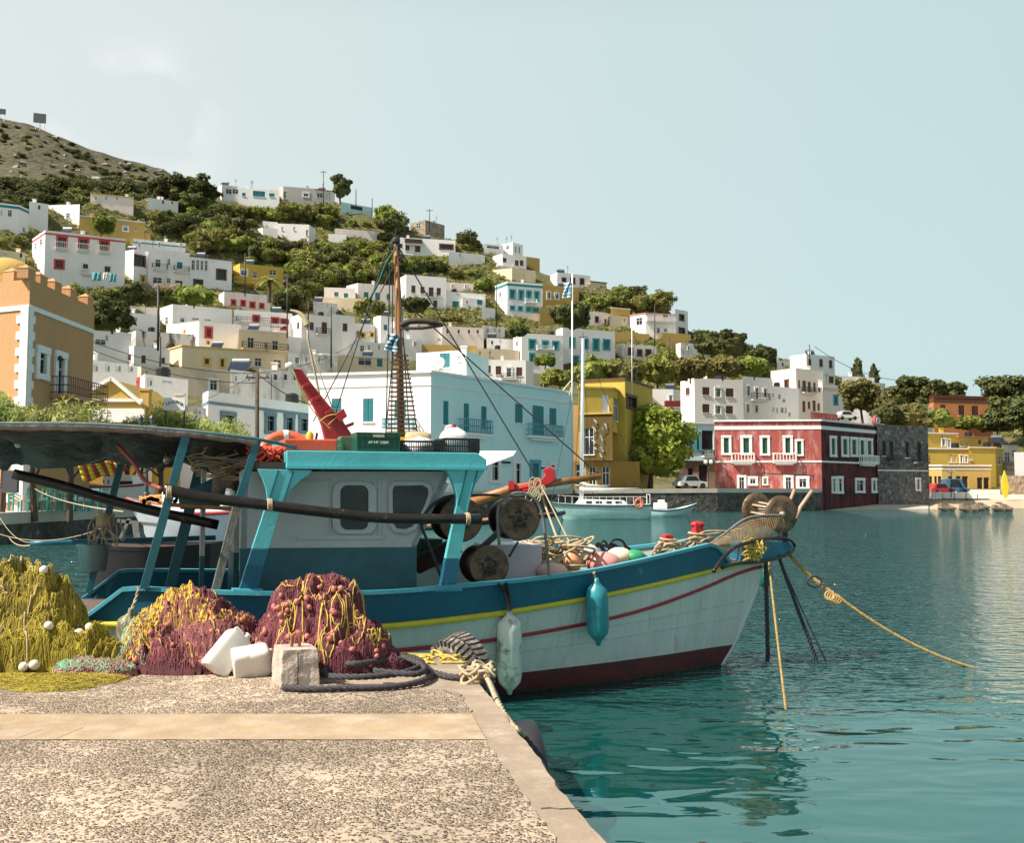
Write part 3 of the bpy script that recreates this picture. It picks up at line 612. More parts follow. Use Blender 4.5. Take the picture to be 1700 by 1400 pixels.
bld('white_house', 'tall plain white house with a single brown window', WH, [(549,0),(589,3)], 521, 590, 'd 569,537,577,551', Y=130, extras='w')
bld('white_house', 'low white house with yellow framed openings', WH, [(585,0),(622,2)], 536, 570, 'q 592,550,596,560 598,552,606,561 614,552,623,560', Y=136, extras='s')
bld('white_house', 'white two level house with small teal windows behind the mast', WH, [(620,2),(632,0),(680,3)], 524, 575, 't 637,539,643,549 673,539,679,551', Y=139, balc=[(652,666,536,545,TRM,2)])
bld('white_house', 'long low white house with a slatted terrace wall', WH, [(680,0),(736,3)], 538, 575, 'n 693,537,700,546 702,538,709,546 711,539,718,546 726,562,732,566', Y=141, extras='a')
bld('white_house', 'low white roofs with a pinkish back wall', PNK, [(734,0),(803,3)], 541, 578, 'n 700,562,701,563', Y=145, extras='c')
bld('white_house', 'small white house behind the orange building with a dark doorway', WH2, [(200,2),(222,0),(282,4)], 574, 612, 'd 235,590,242,604 212,589,218,600 268,594,274,604', Y=100, extras='c')
bld('cream_house', 'cream house with yellow framed windows and a yellow cornice', CRM, [(268,6),(302,0),(408,5)], 574, 618, 'q 338,594,349,606 365,595,373,610 394,600,400,613 n 382,604,385,609', Y=101, lip=YELT, extras='s')
bld('beige_house', 'long beige rendered house with one white framed window', BGE, [(222,2),(234,0),(386,5)], 607, 650, 'k 347,630,362,649', Y=88)
bld('white_house', 'white block between the orange and beige houses', WH, [(148,0),(228,4)], 597, 660, Y=80, extras='c')
bld('white_house', 'white block in front of the long beige house with a black water tank', WH, [(228,3),(240,0),(312,4)], 621, 672, 'r 225,628,232,640 n 271,633,285,637', Y=76, extras='w')
bld('white_house', 'plain white cream block beside the wooden power pole', WHO, [(382,0),(446,4)], 613, 655, Y=86, extras='s')
bld('white_house', 'small white house front above the taverna roof', PNK, [(296,0),(342,3)], 671, 720, 'n 306,678,312,694', Y=64, bands=[(683,686,WH)])
bld('white_house', 'white flat roofed building with grey blue window surrounds', WH, [(336,2),(345,0),(545,14)], 649, 726, 'g 368,687,389,709 441,688,456,718 473,691,487,717 497,693,511,718', Y=72, bands=[(666,671,GRYT)])
bld('yellow_wall', 'yellow painted parapet behind the pale blue building', YEL, [(690,0),(792,3)], 571, 590, cat='wall', Y=104, depth=2)
bld('cream_house', 'cream building with a dark window and flat slab roof behind the pale blue one', CRM, [(512,3),(535,0),(648,5)], 588, 625, 'n 595,591,617,607 t 626,596,635,610 n 540,600,545,605 556,597,558,601', Y=100, lip=TRM, extras='s')
# --- the pale blue corner building and its neighbours
bld('corner_building', 'big two storey corner building, white front and pale blue side, teal shutters', mat('wash_lilac_white',(.88,.83,.81),rough=.85,var=.04,scale=.3,col2=(.6,.6,.62),mixlo=.6,mixhi=.9), [(512,2.2),(715,0),(950,16)], 617, 812,
    't 551,662,567,697 603,662,620,702 655,664,674,699 736,666,745,707 770,670,779,722 799,675,808,714 855,671,868,704 884,674,903,726 912,678,924,709 k 853,767,865,808 T 881,767,895,810 k 814,762,829,800 912,770,922,778 h 831,766,849,772 897,776,907,781',
    Y=75, wall_b=CYN, bands=[(637,640,TRM)], balc=[(874,924,708,727,TEAT,0),(760,806,700,722,TEAT,0),(640,690,698,714,TEAT,0)], lip=TRM, ext=4, cat='building', parapet=.5)
bld('roof_house', 'white rooftop room with one teal window above the corner building', WH, [(691,2),(774,0),(811,6)], 581, 634, 't 730,586,747,612', Y=81, wall_b=CYN, ext=1, extras='', lip=None)
bld('yellow_building', 'tall lemon yellow modern house with a brown roof edge', YEL2, [(962,2),(1038,0),(1084,9)], 629, 812, 'B 1040,658,1056,678', Y=106, lip=BRN, extras='aa', cat='building')
bld('yellow_bay', 'lemon yellow projecting bay with a white door', YEL2, [(960,0),(1018,1),(1032,6)], 643, 700, 'w 999,655,1011,688 n 1019,662,1026,700', Y=102.5, lip=MUS, ext=1, depth=3, cat='building')
bld('olive_building', 'dark olive block with peeling pale mural scrolls', OLV, [(964,1),(1017,0)], 686, 765, 'n 970,712,986,756', Y=101, lip=MUS, ext=0, depth=4, cat='building')
bld('mustard_building', 'shaded mustard ground floor behind the yacht mast', plaster('ochre_shaded', (.30,.19,.05)), [(950,0),(1062,1)], 766, 812, 'n 956,772,972,806 978,776,990,806 1000,776,1012,806', Y=104, cat='building', ext=1)  # ochre darkened to paint in the shade under the overhang
bld('white_house', 'narrow white strip of house between the pale blue and yellow buildings', PNK, [(944,0),(966,1)], 672, 770, Y=108, cat='house')
bld('arcade_house', 'pale blue old house with pointed arch windows over a dark arcade', CYN, [(1130,0),(1186,1)], 702, 765, 'T 1143,716,1151,748 1155,717,1162,748 h 1165,715,1184,748', Y=121, lip=TRM, cat='building', ext=0, balc=[(1165,1185,750,758,IRN,0)])
bld('arcade_house', 'brown ground floor arcade with dark arches beneath the pointed windows', mat('brown_render',(.25,.17,.13),rough=.9,var=.4,scale=.7), [(1128,0),(1187,1)], 765, 812, 'h 1142,778,1150,806 1160,772,1174,808', Y=121.3, cat='building')
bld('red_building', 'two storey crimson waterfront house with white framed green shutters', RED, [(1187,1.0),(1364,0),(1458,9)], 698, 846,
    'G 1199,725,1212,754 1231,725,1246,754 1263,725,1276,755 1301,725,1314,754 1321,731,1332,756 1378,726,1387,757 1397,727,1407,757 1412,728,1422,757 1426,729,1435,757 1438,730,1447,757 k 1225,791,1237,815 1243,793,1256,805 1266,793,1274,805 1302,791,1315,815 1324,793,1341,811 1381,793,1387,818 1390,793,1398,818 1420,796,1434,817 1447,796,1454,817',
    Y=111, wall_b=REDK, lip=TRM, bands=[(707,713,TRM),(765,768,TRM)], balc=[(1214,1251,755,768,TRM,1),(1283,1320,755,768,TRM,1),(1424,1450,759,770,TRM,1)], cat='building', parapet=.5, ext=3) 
bld('stone_building', 'derelict dark stone house at the water edge joined to the red house', STN, [(1457,0),(1542,4)], 705, 846, 'h 1464,732,1471,758 1476,733,1483,766 1503,735,1509,761 1522,736,1529,768 k 1520,795,1527,814', Y=119.5, cat='building', balc=[(1470,1490,758,768,IRN,0),(1515,1536,759,769,IRN,0)], ext=3, bands=[(780,782,TRM)])
# --- right hillside
bld('white_house', 'small white house with a dark red balcony behind the big tree', WH, [(1083,0),(1118,0.5),(1132,4)], 646, 700, 'k 1110,656,1118,668', Y=178, balc=[(1103,1129,666,677,DRD,2)])
bld('white_house', 'broad white house with rounded dark shutters behind the red building', WH, [(1130,2),(1153,0),(1234,3)], 628, 700,
    'd 1138,644,1145,657 1166,643,1178,657 k 1187,644,1197,660 d 1205,645,1218,660 1166,671,1178,686 k 1187,673,1197,688 d 1205,674,1217,688', Y=172, extras='cs')
bld('white_house', 'white wing with a long dark balcony next to the rounded shutters', WH, [(1232,0),(1282,3)], 625, 698, 'k 1239,641,1245,658 1253,644,1259,663 1267,645,1273,660 1238,671,1244,686 1252,672,1259,686', Y=175, balc=[(1246,1275,654,665,IRN,0)])
bld('white_house', 'cluster of low white rooms stepping down beside the cream house', WH2, [(1281,0),(1326,4)], 641, 698, 'n 1282,654,1285,660 1292,655,1296,663 1299,663,1304,668 1281,676,1285,684 1289,677,1292,686 1296,677,1301,686 1303,677,1306,687 1309,685,1313,692', Y=178)
bld('cream_house', 'tall cream house with a row of five narrow dark windows', mat('plaster_pale_cream',(.80,.71,.60),rough=.9,var=.05,scale=.3), [(1280,5),(1322,0),(1367,5)], 611, 695,
    'B 1303,631,1309,646 d 1325,631,1328,646 1332,632,1338,653 1341,634,1346,653 1350,635,1354,651 1358,636,1362,652 1332,666,1337,685 1341,667,1345,680 1349,665,1354,684 1357,670,1361,683', Y=184, balc=[(1330,1351,645,653,IRN,0)], extras='c')
bld('white_tower_house', 'highest white house on the slope with arched brown windows and a chimney', WH2, [(1312,3),(1339,0),(1386,4)], 588, 650, 'd 1342,596,1347,608 1360,596,1366,610 1376,598,1382,612 1376,625,1384,637', Y=196, extras='cs')
bld('white_house', 'white house with a cream band and teal window above the red roof room', WH, [(1366,0),(1412,4)], 638, 698, 'T 1384,657,1390,672 1402,660,1408,675', Y=172, bands=[(642,648,CRM)])
bld('white_house', 'pale grey blue house behind the shaggy pine', WH2, [(1398,0),(1452,3)], 624, 670, Y=186, extras='c')
bld('white_wall', 'narrow white wall end lit by the sun beside the pine', WH, [(1450,0),(1470,2)], 635, 672, 'n 1452,639,1461,642', cat='wall', Y=184, depth=3)
bld('mansion', 'orange mansion with a dark brown cornice and tall brown shutters', ORD, [(1541,4),(1550,0),(1647,3)], 657, 712, 'd 1561,672,1570,692 1591,673,1601,691 1613,674,1624,700', Y=178, bands=[(660,667,BRN)], balc=[(1602,1640,695,703,IRN,0)], cat='building', lip=DRD)
bld('white_house', 'small white house half hidden in the trees below the orange mansion', WH, [(1508,2),(1520,0),(1548,2)], 675, 688, 'n 1534,678,1541,684', Y=170)
bld('yellow_house', 'bright yellow upper house beyond the derelict stone one', YEL2, [(1538,0),(1590,2)], 719, 748, 'k 1563,728,1569,741 1572,729,1577,743', Y=152, lip=TRM)
bld('yellow_house', 'yellow house with a pink roofed veranda', YEL2, [(1590,0),(1640,3)], 725, 748, 'n 1594,733,1600,741 1604,735,1609,741', Y=153, lip=PRF)
bld('yellow_house', 'yellow house with oval shutters over the shops', YEL2, [(1538,0),(1610,1)], 745, 776, 'w 1575,755,1580,769 1584,756,1588,769 k 1593,756,1598,769 1601,757,1606,769', Y=146, lip=TRM)
bld('yellow_house', 'tall plain yellow block over the last shop', YEL2, [(1609,0),(1653,1),(1668,6)], 743, 802, 'n 1609,757,1613,765 1656,760,1662,772', Y=145, lip=CRM)
bld('shop_row', 'row of yellow shop fronts along the beach road with dark doorways', YEL, [(1541,1),(1564,0),(1645,1)], 773, 818, 'h 1542,791,1547,815 1551,791,1555,814 1557,791,1567,810 1574,791,1581,812 1587,791,1595,812 1597,791,1607,812 1622,793,1631,815 1633,793,1642,815', Y=141, lip=TRM, bands=[(778,780,TRM)], cat='shop')
bld('house', 'brown timbered house above the white beach building', BGE, [(1664,0),(1692,2)], 737, 795, 'n 1668,752,1677,768 1680,748,1688,760', Y=150, lip=DRK, balc=[(1664,1690,768,776,DRK,0)])
bld('white_building', 'plain white building over a rubble stone base at the beach', WH, [(1684,0),(1760,1)], 751, 792, Y=136, cat='building', ext=0)
bld('stone_wall', 'tan rubble stone wall under the white beach building', mat('tan_rubble',(.42,.31,.21),rough=.95,var=.45,scale=1.5,bump=.8,bscale=2), [(1660,0),(1760,1)], 790, 834, cat='wall', Y=135)
bld('red_roof_room', 'small crimson stair room on the roof of the red house', RED, [(1346,0),(1391,4)], 684, 700, Y=115, ext=0, depth=3, cat='building')
# small filler roofs behind the middle of town
for k, (x0, x1, t_, b_, y_, m_, lb) in enumerate([
    (452,500,556,600,122,WH,'white roof block behind the bent lamp, beside the cream balconies'),(478,560,586,630,112,WHO,'aged white wall below the dark balcony door'),
    (586,640,566,600,118,WH,'white box house between the mast and the cream slab roof'),(640,700,560,600,122,WH,'white box roof just behind the mast ladder'),
    (800,838,540,566,170,WHO,'old white wall behind the shrubs above the cream terrace'),(430,500,612,660,92,WHO,'aged cream wall behind the power pole and wires'),
    (520,560,500,530,160,WHO,'small grey white shed among rocks on the slope'),(1290,1330,598,616,200,WH,'tiny white house on the ridge among round trees')]):
    bld('white_house', lb, m_, [(x0,0),(x1,3)], t_, b_, 'n %d,%d,%d,%d' % (x0+12, t_+8, x0+19, t_+18) if b_-t_ > 30 else '', Y=y_, extras='c' if k % 2 else '')
# ------------------------------------------------------------------ vegetation
LF1 = leafmat('leaf_green', (.15,.19,.04), (.30,.32,.07)); LF2 = leafmat('leaf_olive', (.155,.16,.05), (.30,.28,.09)); LF3 = leafmat('leaf_dark', (.065,.082,.03), (.15,.16,.055))
LFT = leafmat('leaf_quay_tree', (.17,.22,.03), (.38,.42,.07), rnd=.05); LFM = leafmat('leaf_tamarisk', (.32,.38,.11), (.5,.52,.2), rnd=.15); BARK = mat('bark', (.10,.07,.05), rough=.95, var=.3, bump=.5, bscale=10)
def leaves(mb, rng, clumps, per, size, flat=0., up=0., asp=1.0, shell=.55):
    for (c, r) in clumps:
        for _ in range(per):
            d = Vector((rng.gauss(0,1), rng.gauss(0,1), rng.gauss(0,1))).normalized(); q = c + Vector((d.x*r[0], d.y*r[1], d.z*r[2]))*(shell + (1-shell)*rng.random())
            n = (d + Vector((rng.gauss(0,.6), rng.gauss(0,.6), rng.gauss(0,.6)+flat))).normalized(); u = n.orthogonal().normalized()
            u = (Matrix.Rotation(rng.random()*6.28, 3, n) @ u)
            if up: u = (u*(1-up) + Vector((rng.gauss(0,.3), rng.gauss(0,.3), 1))*up).normalized()
            v = n.cross(u).normalized(); s_ = size*rng.uniform(.6, 1.3)
            a, b = u*s_*asp, v*s_/max(1, asp)
            mb.add([q-a, q+b*.8, q+a, q-b*.8], [(0,1,2,3)])
def clumpset(rng, rx, ry, rz, n, cr, zc=0, hollow=.55):
    o = []
    for _ in range(n):
        d = Vector((rng.gauss(0,1), rng.gauss(0,1), rng.gauss(0,.9))).normalized(); k = rng.uniform(hollow, 1)
        if d.z < -.6: d.z *= -.6
        r = cr*rng.uniform(.65, 1.25); o.append((Vector((d.x*rx*k, d.y*ry*k, zc + d.z*rz*k)), (r, r, r*.8)))
    return o
rg = random.Random(4)
shrub_meshes = []
for i in range(9):
    mb = MB(); m_ = [LF1, LF2, LF1, LF3, LF2, LF1, LF2, LF3, LF1][i]
    cl = clumpset(rg, .75, .75, .5, 15, .34, .5); leaves(mb, rg, cl, 62, .085, flat=.3)
    mb.sphere((0,0,.42), .62, 10, (1,1,.72), jitter=.5)
    o = build('shrub', mb, m_); shrub_meshes.append(o.data); bpy.data.objects.remove(o)
mb = MB(); rg2 = random.Random(9)
def free(px, py, r, h, pad=0):
    for (a, t, b, bo, _) in RECTS:
        if px + r > a - pad and px - r < b + pad and py > t - 1 and py - h < bo - (2 if h < 30 else 6): return False
    return True
cand = []; tries = 0; SH_LABEL = 'rounded green wild shrub on the earthy slope among the hillside houses'
while len(cand) < 300 and tries < 60000:
    tries += 1; px = rg2.uniform(-40, 1740); py = rg2.uniform(330, 800)
    if py < yr(px) + 1: continue
    b = pyb(px); t = (b-py)/(b-yr(px))
    if t < .10: continue
    if px < 800 and py > 545 and rg2.random() > .05: continue
    if px > 1340 and py > 720: continue
    Y = terrY(px, py); r = rg2.choice([1.8, 2.3, 2.8, 3.4, 4.2]); rp_ = r*FPX/Y
    if not free(px, py, rp_*.85, rp_*1.25): continue
    if any(abs(px-c[0]) < rp_*.75 and abs(py-c[1]) < rp_*.38 for c in cand): continue
    cand.append((px, py, Y, r))
for i, (px, py, Y, r) in enumerate(cand):
    p = at(px, py, Y); o = bpy.data.objects.new('shrub', shrub_meshes[i % 9]); scene.collection.objects.link(o)
    o.location = p - Vector((0,0,r*.12)); k = rg2.uniform(.85, 1.15); o.scale = (r*k, r, r*rg2.uniform(.75, 1.15)); o.rotation_euler = (0,0,rg2.uniform(0,6.28))
    tag(o, SH_LABEL, 'shrub', 'wild shrubs on the town hillside')
# dark scrub dots over the dry hill
n = 0
while n < 210:
    px = rg2.uniform(-20, 292); t = rg2.random()**.8*.97; p = hillp(px, t); y1 = lerp(HX, HY, px); py = 380 + (y1-380)*t
    if py > 352: continue
    r = rg2.uniform(.7, 2.3) if py < 310 else rg2.uniform(2.5, 5.2)
    if py < 318 and rg2.random() < .35: continue
    o = bpy.data.objects.new('scrub_bush', shrub_meshes[[3,7,4,3,7][n % 5]]); scene.collection.objects.link(o); o.location = p; o.scale = (r*1.2, r, r*.8); o.rotation_euler = (0,0,n)
    tag(o, 'low dark scrub bush on the dry brown upper hill', 'shrub', 'dark scrub on the bare hill'); n += 1
for i in range(26):
    px = -10 + i*11.5; t = (380-rg2.uniform(318, 334))/(380-lerp(HX, HY, px)); p = hillp(px, t); r = rg2.uniform(4.2, 6.5)
    if px > 285: break
    o = bpy.data.objects.new('scrub_bush', shrub_meshes[[3,7][i % 2]]); scene.collection.objects.link(o); o.location = p; o.scale = (r*1.3, r, r*.9)
    tag(o, 'big dark bush in the dense belt at the foot of the dry hill', 'shrub', 'dark bush belt under the dry hill')
# pale rocks on the dry hill
rk = []
for i in range(3):
    mb = MB(); mb.sphere((0,0,.1), 1, 8, (1,.8,.5), jitter=.9); o = build('rock', mb, mat('pale_rock', (.34,.31,.28), rough=.95, var=.3)); rk.append(o.data); bpy.data.objects.remove(o)
for i in range(60):
    px = rg2.uniform(-10, 285); t = rg2.uniform(.25, .98); o = bpy.data.objects.new('rock', rk[i % 3]); scene.collection.objects.link(o)
    o.location = hillp(px, t); r = rg2.uniform(.5, 1.9); o.scale = (r*1.4, r, r); o.rotation_euler = (0,0,i)
    tag(o, 'pale grey boulder lying on the dry brown hill', 'rock', 'boulders on the dry hill')
# low undergrowth: one carpet of tufts
mb = MB(); k = 0
while k < 30000:
    px = rg2.uniform(-60, 1740); t = rg2.random()
    py = pyb(px) + (yr(px)-pyb(px))*t
    if t < .05 or (px < 800 and py > 560): continue
    q = terr_t(px, t); 
    if noise.noise(Vector((q.x*.06, q.y*.06, 5))) < -.12 + rg2.uniform(-.2,.2): continue
    q += Vector((0,0,1.1*noise.noise(Vector((q.x*.07, q.y*.07, 3))) + .5*noise.noise(Vector((q.x*.3, q.y*.3, 8))) + .25)); s_ = rg2.uniform(.3,.85); a = rg2.random()*6.28
    u = Vector((math.cos(a), math.sin(a), rg2.uniform(-.3,.3)))*s_; v = Vector((-math.sin(a)*.3, math.cos(a)*.3, 1))*s_*.8
    mb.add([q-u, q+v*.5-u*.1, q+u, q-v*.4], [(0,1,2,3)]); k += 1
tag(build('undergrowth', mb, LF2), kind='stuff')
# leafy hillside trees filling the green terraces
hm = []
for i in range(5):
    mb = MB(); cl = clumpset(rg, .8, .8, .62, 20, .30, .8); leaves(mb, rg, cl, 75, .075, flat=.3); mb.sphere((0,0,.7), .6, 10, (1,1,.9), jitter=.6); mb.tube([(0,0,-.1),(0,0,.5)], .07, 6)
    o = build('hillside_tree', mb, [LF1, LF3, LF2, LF1, LF3][i]); hm.append(o.data); bpy.data.objects.remove(o)
k = 0; tries = 0; ct = []
while k < 150 and tries < 60000:
    tries += 1; px = rg2.uniform(150, 1340); py = rg2.uniform(335, 650)
    if py < yr(px) + 3 or (px < 800 and py > 545) or (px > 1100 and py > 640): continue
    Y = terrY(px, py); r = rg2.uniform(2.2, 3.8); rp_ = r*FPX/Y
    if not free(px, py, rp_*.8, rp_*1.6): continue
    if any(abs(px-c[0]) < rp_*.7 and abs(py-c[1]) < rp_*.4 for c in ct): continue
    ct.append((px, py)); o = bpy.data.objects.new('hillside_tree', hm[k % 5]); scene.collection.objects.link(o); o.location = at(px, py, Y) - Vector((0,0,.3)); o.scale = (r*rg2.uniform(.9,1.15), r, r*rg2.uniform(.8,1.15)); o.rotation_euler = (0,0,k*1.7)
    tag(o, 'leafy low tree growing among the shrubs on the green hillside terraces', 'tree', 'leafy trees on the hillside terraces'); k += 1
# --- individual trees
def tree(name, label, px, base, top, wpx, Y, kind='round', mats=LF3, seed=1, group=None, dens=1., cat='tree'):
    rng = random.Random(seed*7+int(px)); p = at(px, base, Y); zt = at(px, top, Y).z; h = zt - p.z; W_ = wpx/FPX*Y*1.15; rt = thing(name, label, cat, p, group)
    lf = {'round':.30,'pine':.30,'cypress':.22,'tam':.30}[kind]*(Y/150)**.5 if Y > 60 else .16
    mb = MB()
    tr = max(.08, h*.025)
    if kind == 'round' or kind == 'quay':
        ch = h*(1.12 if name == 'broad_tree' else .97); cl = clumpset(rng, W_/2*.84, W_/2*.75, ch/2*.82, int(30*dens), W_*.15, p.z + h - ch/2, .5)
        cl = [(Vector((c.x+p.x, c.y+p.y, c.z)), r) for c, r in cl]; leaves(mb, rng, cl, int(95*dens), lf, flat=.3)
        mb.sphere((p.x, p.y, p.z+h-ch/2), W_*.36, 10, (1,.9,ch/W_*.95), jitter=.6)
    elif kind == 'pine':
        cl = []
        for i in range(int(22*dens)):
            a = rng.random()*6.28; rr = W_/2*rng.uniform(.1,.85); zz = p.z + h*rng.uniform(.28,.95)*(1-.12*rr/(W_/2)); r = W_*rng.uniform(.13,.2)
            cl.append((Vector((p.x+rr*math.cos(a), p.y+rr*math.sin(a), zz)), (r, r, r*.6)))
        leaves(mb, rng, cl, int(80*dens), lf, flat=.6, shell=.2)
    elif kind == 'cypress':
        cl = [(Vector((p.x+rng.gauss(0,.05)*W_, p.y+rng.gauss(0,.05)*W_, p.z+h*(.1+.85*i/14))), (W_*.42*(1-(i/14)**2*.75), W_*.42*(1-(i/14)**2*.75), h*.07)) for i in range(15)]
        leaves(mb, rng, cl, 80, lf, up=.6, asp=1.6)
    else:
        cl = clumpset(rng, W_/2*.75, W_/2*.6, h*.28, int(24*dens), W_*.17, p.z+h*.68, .3); cl = [(Vector((c.x+p.x, c.y+p.y, c.z)), (r[0], r[1], r[2]*1.25)) for c, r in cl]
        leaves(mb, rng, cl, int(190*dens), .075, up=.42, asp=2.0, shell=.35)
    build('crown', mb, mats, rt); mb = MB(); lean = rng.uniform(-.06,.06)*h
    mid = Vector((p.x+lean, p.y, p.z+h*.5)); mb.tube([p-Vector((0,0,.5)), p.lerp(mid,.5)+Vector((lean*.3,0,0)), mid, (p.x, p.y, p.z+h*.82)], [tr*1.3, tr, tr*.7, tr*.2], 7)
    for i in range(6):
        a = rng.random()*6.28; s_ = p.lerp(mid, rng.uniform(.45,.95)); e_ = Vector((p.x+math.cos(a)*W_*.33, p.y+math.sin(a)*W_*.33, p.z+h*rng.uniform(.6,.8))); mb.tube([s_, s_.lerp(e_,.5)+Vector((0,0,-.05*h)), e_], [tr*.5, tr*.35, tr*.12], 5)
    build('trunk', mb, BARK, rt); return rt
tree('round_tree', 'tall round topped tree standing alone on the ridge beside a pole', 565, 336, 285, 34, 228, 'round', LF3, 3)
for i, (px, b, t_, w_) in enumerate([(268,346,291,44),(300,345,290,52),(335,345,292,48)]):
    tree('pine_tree', ['dark pine at the bare hill side of the ridge grove','middle dark pine of the ridge grove, with bare forked trunks','dark pine of the ridge grove closest to the white ridge houses'][i], px, b, t_, w_*1.15, 222, 'pine', LF3, i, 'pine grove on the ridge', 1.6)
tree('umbrella_pine', 'small flat topped pine in front of the wide yellow house', 168, 388, 361, 40, 172, 'pine', LF1, 5)
tree('broad_tree', 'dense dark tree under the terrace wall beside the orange building', 186, 548, 487, 68, 125, 'round', LF3, 6); tree('broad_tree', 'dense tree right below the row of narrow windows', 322, 506, 474, 62, 140, 'round', LF1, 7)
tree('broad_tree', 'small tree at the foot of the two balcony house', 218, 500, 468, 40, 140, 'round', LF3, 8)
tree('cypress', 'taller of the two dark cypresses on the skyline', 1424, 632, 596, 21, 200, 'cypress', LF3, 1); tree('cypress', 'shorter leaning cypress on the skyline', 1451, 638, 606, 18, 200, 'cypress', LF3, 2)
tree('pine_tree', 'shaggy brown green pine in front of the grey blue house', 1432, 698, 627, 72, 165, 'pine', LF2, 11, dens=1.7)
for i, (px, b, t_, w_, lb) in enumerate([(1508,664,626,50,'dark pine on the skyline nearest the cypresses'),(1540,664,634,54,'low flat dark pine on the skyline above the orange mansion'),(1574,664,636,44,'outermost flat dark pine above the orange mansion roof'),(1672,668,623,74,'tall dark umbrella pine on the skyline at the edge of the view'),(1700,720,655,90,'huge dark pine hiding the end of the orange mansion'),(1655,722,680,56,'dark leafy tree against the orange mansion wall')]):
    tree('pine_tree', lb, px, b, t_, w_*1.1, 184 if i < 4 else 170, 'pine', LF3, 20+i, dens=1.6)
for i, (px, b, t_, w_, Y, mm, lb) in enumerate([(1180,592,547,50,188,LF3,'spreading dark tree just below the pink roofed villa'),(1214,594,545,52,187,LF3,'dark tree with a thin leader standing above the small white houses'),(1267,602,569,32,192,LF3,'single round dark tree between two ridge houses'),
    (950,546,498,62,172,LF3,'dark spiky tree covering the deep yellow house corner'),(985,642,588,54,150,LF1,'round bushy tree directly below the four big teal shutters'),(1040,642,590,66,150,LF2,'wide bushy tree behind the lemon yellow building roof'),
    (1092,640,590,60,155,LF1,'bushy tree beside the small greyish house'),(1146,632,588,62,160,LF2,'bushy tree above the white house with the red balcony'),(1200,628,588,60,165,LF2,'olive green tree mass above the broad white house'),(1252,626,590,56,168,LF1,'bushy tree left of the tall cream house'),
    (905,608,590,30,152,LF1,'small climbing tree in front of the teal window balcony house'),(930,640,612,54,136,LF1,'low bushy tree behind the pale blue parapet'),(690,520,490,40,176,LF3,'dark round tree directly behind the mast'),(610,520,498,50,172,LF2,'olive tree among rocks below the pinkish houses'),
    (860,560,538,30,172,LF3,'dark tree on the wall below the teal corniced house'),(1610,712,690,40,166,LF1,'bushy tree under the mansion balcony'),(1560,712,680,48,160,LF1,'bright green tree left of the mansion'),(1510,712,672,60,160,LF2,'pale olive tree between the pine and the orange mansion'),(1470,706,670,50,158,LF3,'dark green bush behind the derelict stone roof')]):
    tree('broad_tree', lb, px, b, t_, w_*1.1, Y, 'round', mm, 40+i)
tree('quay_tree', 'large bright green leafy tree on the quay beside the yellow building', 1078, 812, 669, 134, 110, 'round', LFT, 77, dens=2.6)
for i, (px, b, t_, w_, Y) in enumerate([(2,845,652,66,39.5),(58,845,664,66,39.7),(116,845,676,80,40),(212,840,688,60,50),(268,840,676,74,51),(338,838,694,60,55),(385,838,700,60,57)]):
    tree('tamarisk', ['feathery tamarisk at the foot of the domed orange building, outermost','feathery tamarisk under the white quoined corner','feathery tamarisk below the iron balcony of the orange building','thin tamarisk before the yellow gable','feathery tamarisk right behind the twin street lamp','small tamarisk before the grey framed window','small tamarisk next to the wooden power pole'][i], px, b, t_, w_*1.7, Y, 'tam', LFM, 60+i, 'tamarisks along the taverna quay', 1.5)
# palm
p = at(447, 492, 158); rt = thing('palm_tree', 'date palm with drooping dry fronds beside the yellow bungalow', 'palm', p); mb = MB(); hz = at(447, 466, 158).z
mb.tube([p-Vector((0,0,1)), (p.x, p.y, hz)], [.35, .28], 8); build('trunk', mb, BARK, rt); mb = MB()
for i in range(26):
    a = i*2.4; el = rg.uniform(-.2, 1.1); d = Vector((math.cos(a)*math.cos(el), math.sin(a)*math.cos(el), math.sin(el))); pts = [Vector((p.x,p.y,hz)) + d*2.3*s_ - Vector((0,0,1.5*s_*s_)) for s_ in (0,.3,.6,.85,1)]
    sd_ = d.cross(Vector((0,0,1))).normalized()*.24
    for q, q2 in zip(pts, pts[1:]): mb.quad(q-sd_-Vector((0,0,.12)), q, q2, q2-sd_-Vector((0,0,.12))); mb.quad(q, q+sd_-Vector((0,0,.12)), q2+sd_-Vector((0,0,.12)), q2)
build('crown', mb, LF2, rt)
# --- dry stone terrace walls on the slope
for i, (x0, x1, y0, y1, lb) in enumerate([(205,300,470,490,'brown rubble terrace wall under the two balcony house'),(245,345,383,390,'low dark rubble wall in the grass below the pine grove'),(100,200,468,480,'grey terrace wall with a railing below the big balcony house'),(585,640,368,374,'rocky outcrop wall on the ridge slope'),(530,600,503,516,'dark rocky bank below the pinkish houses'),(640,700,440,446,'thin rubble terrace line in the bushes')]):
    Y = terrY((x0+x1)/2, y1); mb = MB(); a = at(x0, y0, Y); b_ = at(x1, y0, Y+1.5); hh = (y1-y0)/FPX*Y + 2; nseg = 14; rows = [[], []]
    for k in range(nseg+1):
        q = a.lerp(b_, k/nseg) + Vector((0, 0, .25*noise.noise(Vector((k*.9, i, 0))))); rows[0].append(q); rows[1].append(q - Vector((0,.3,hh)))
    mb.grid([rows[1], rows[0], [q+Vector((0,.6,0)) for q in rows[0]], [q+Vector((0,.6,-hh)) for q in rows[0]]]); tag(build('terrace_wall', mb, STW), lb, 'wall')
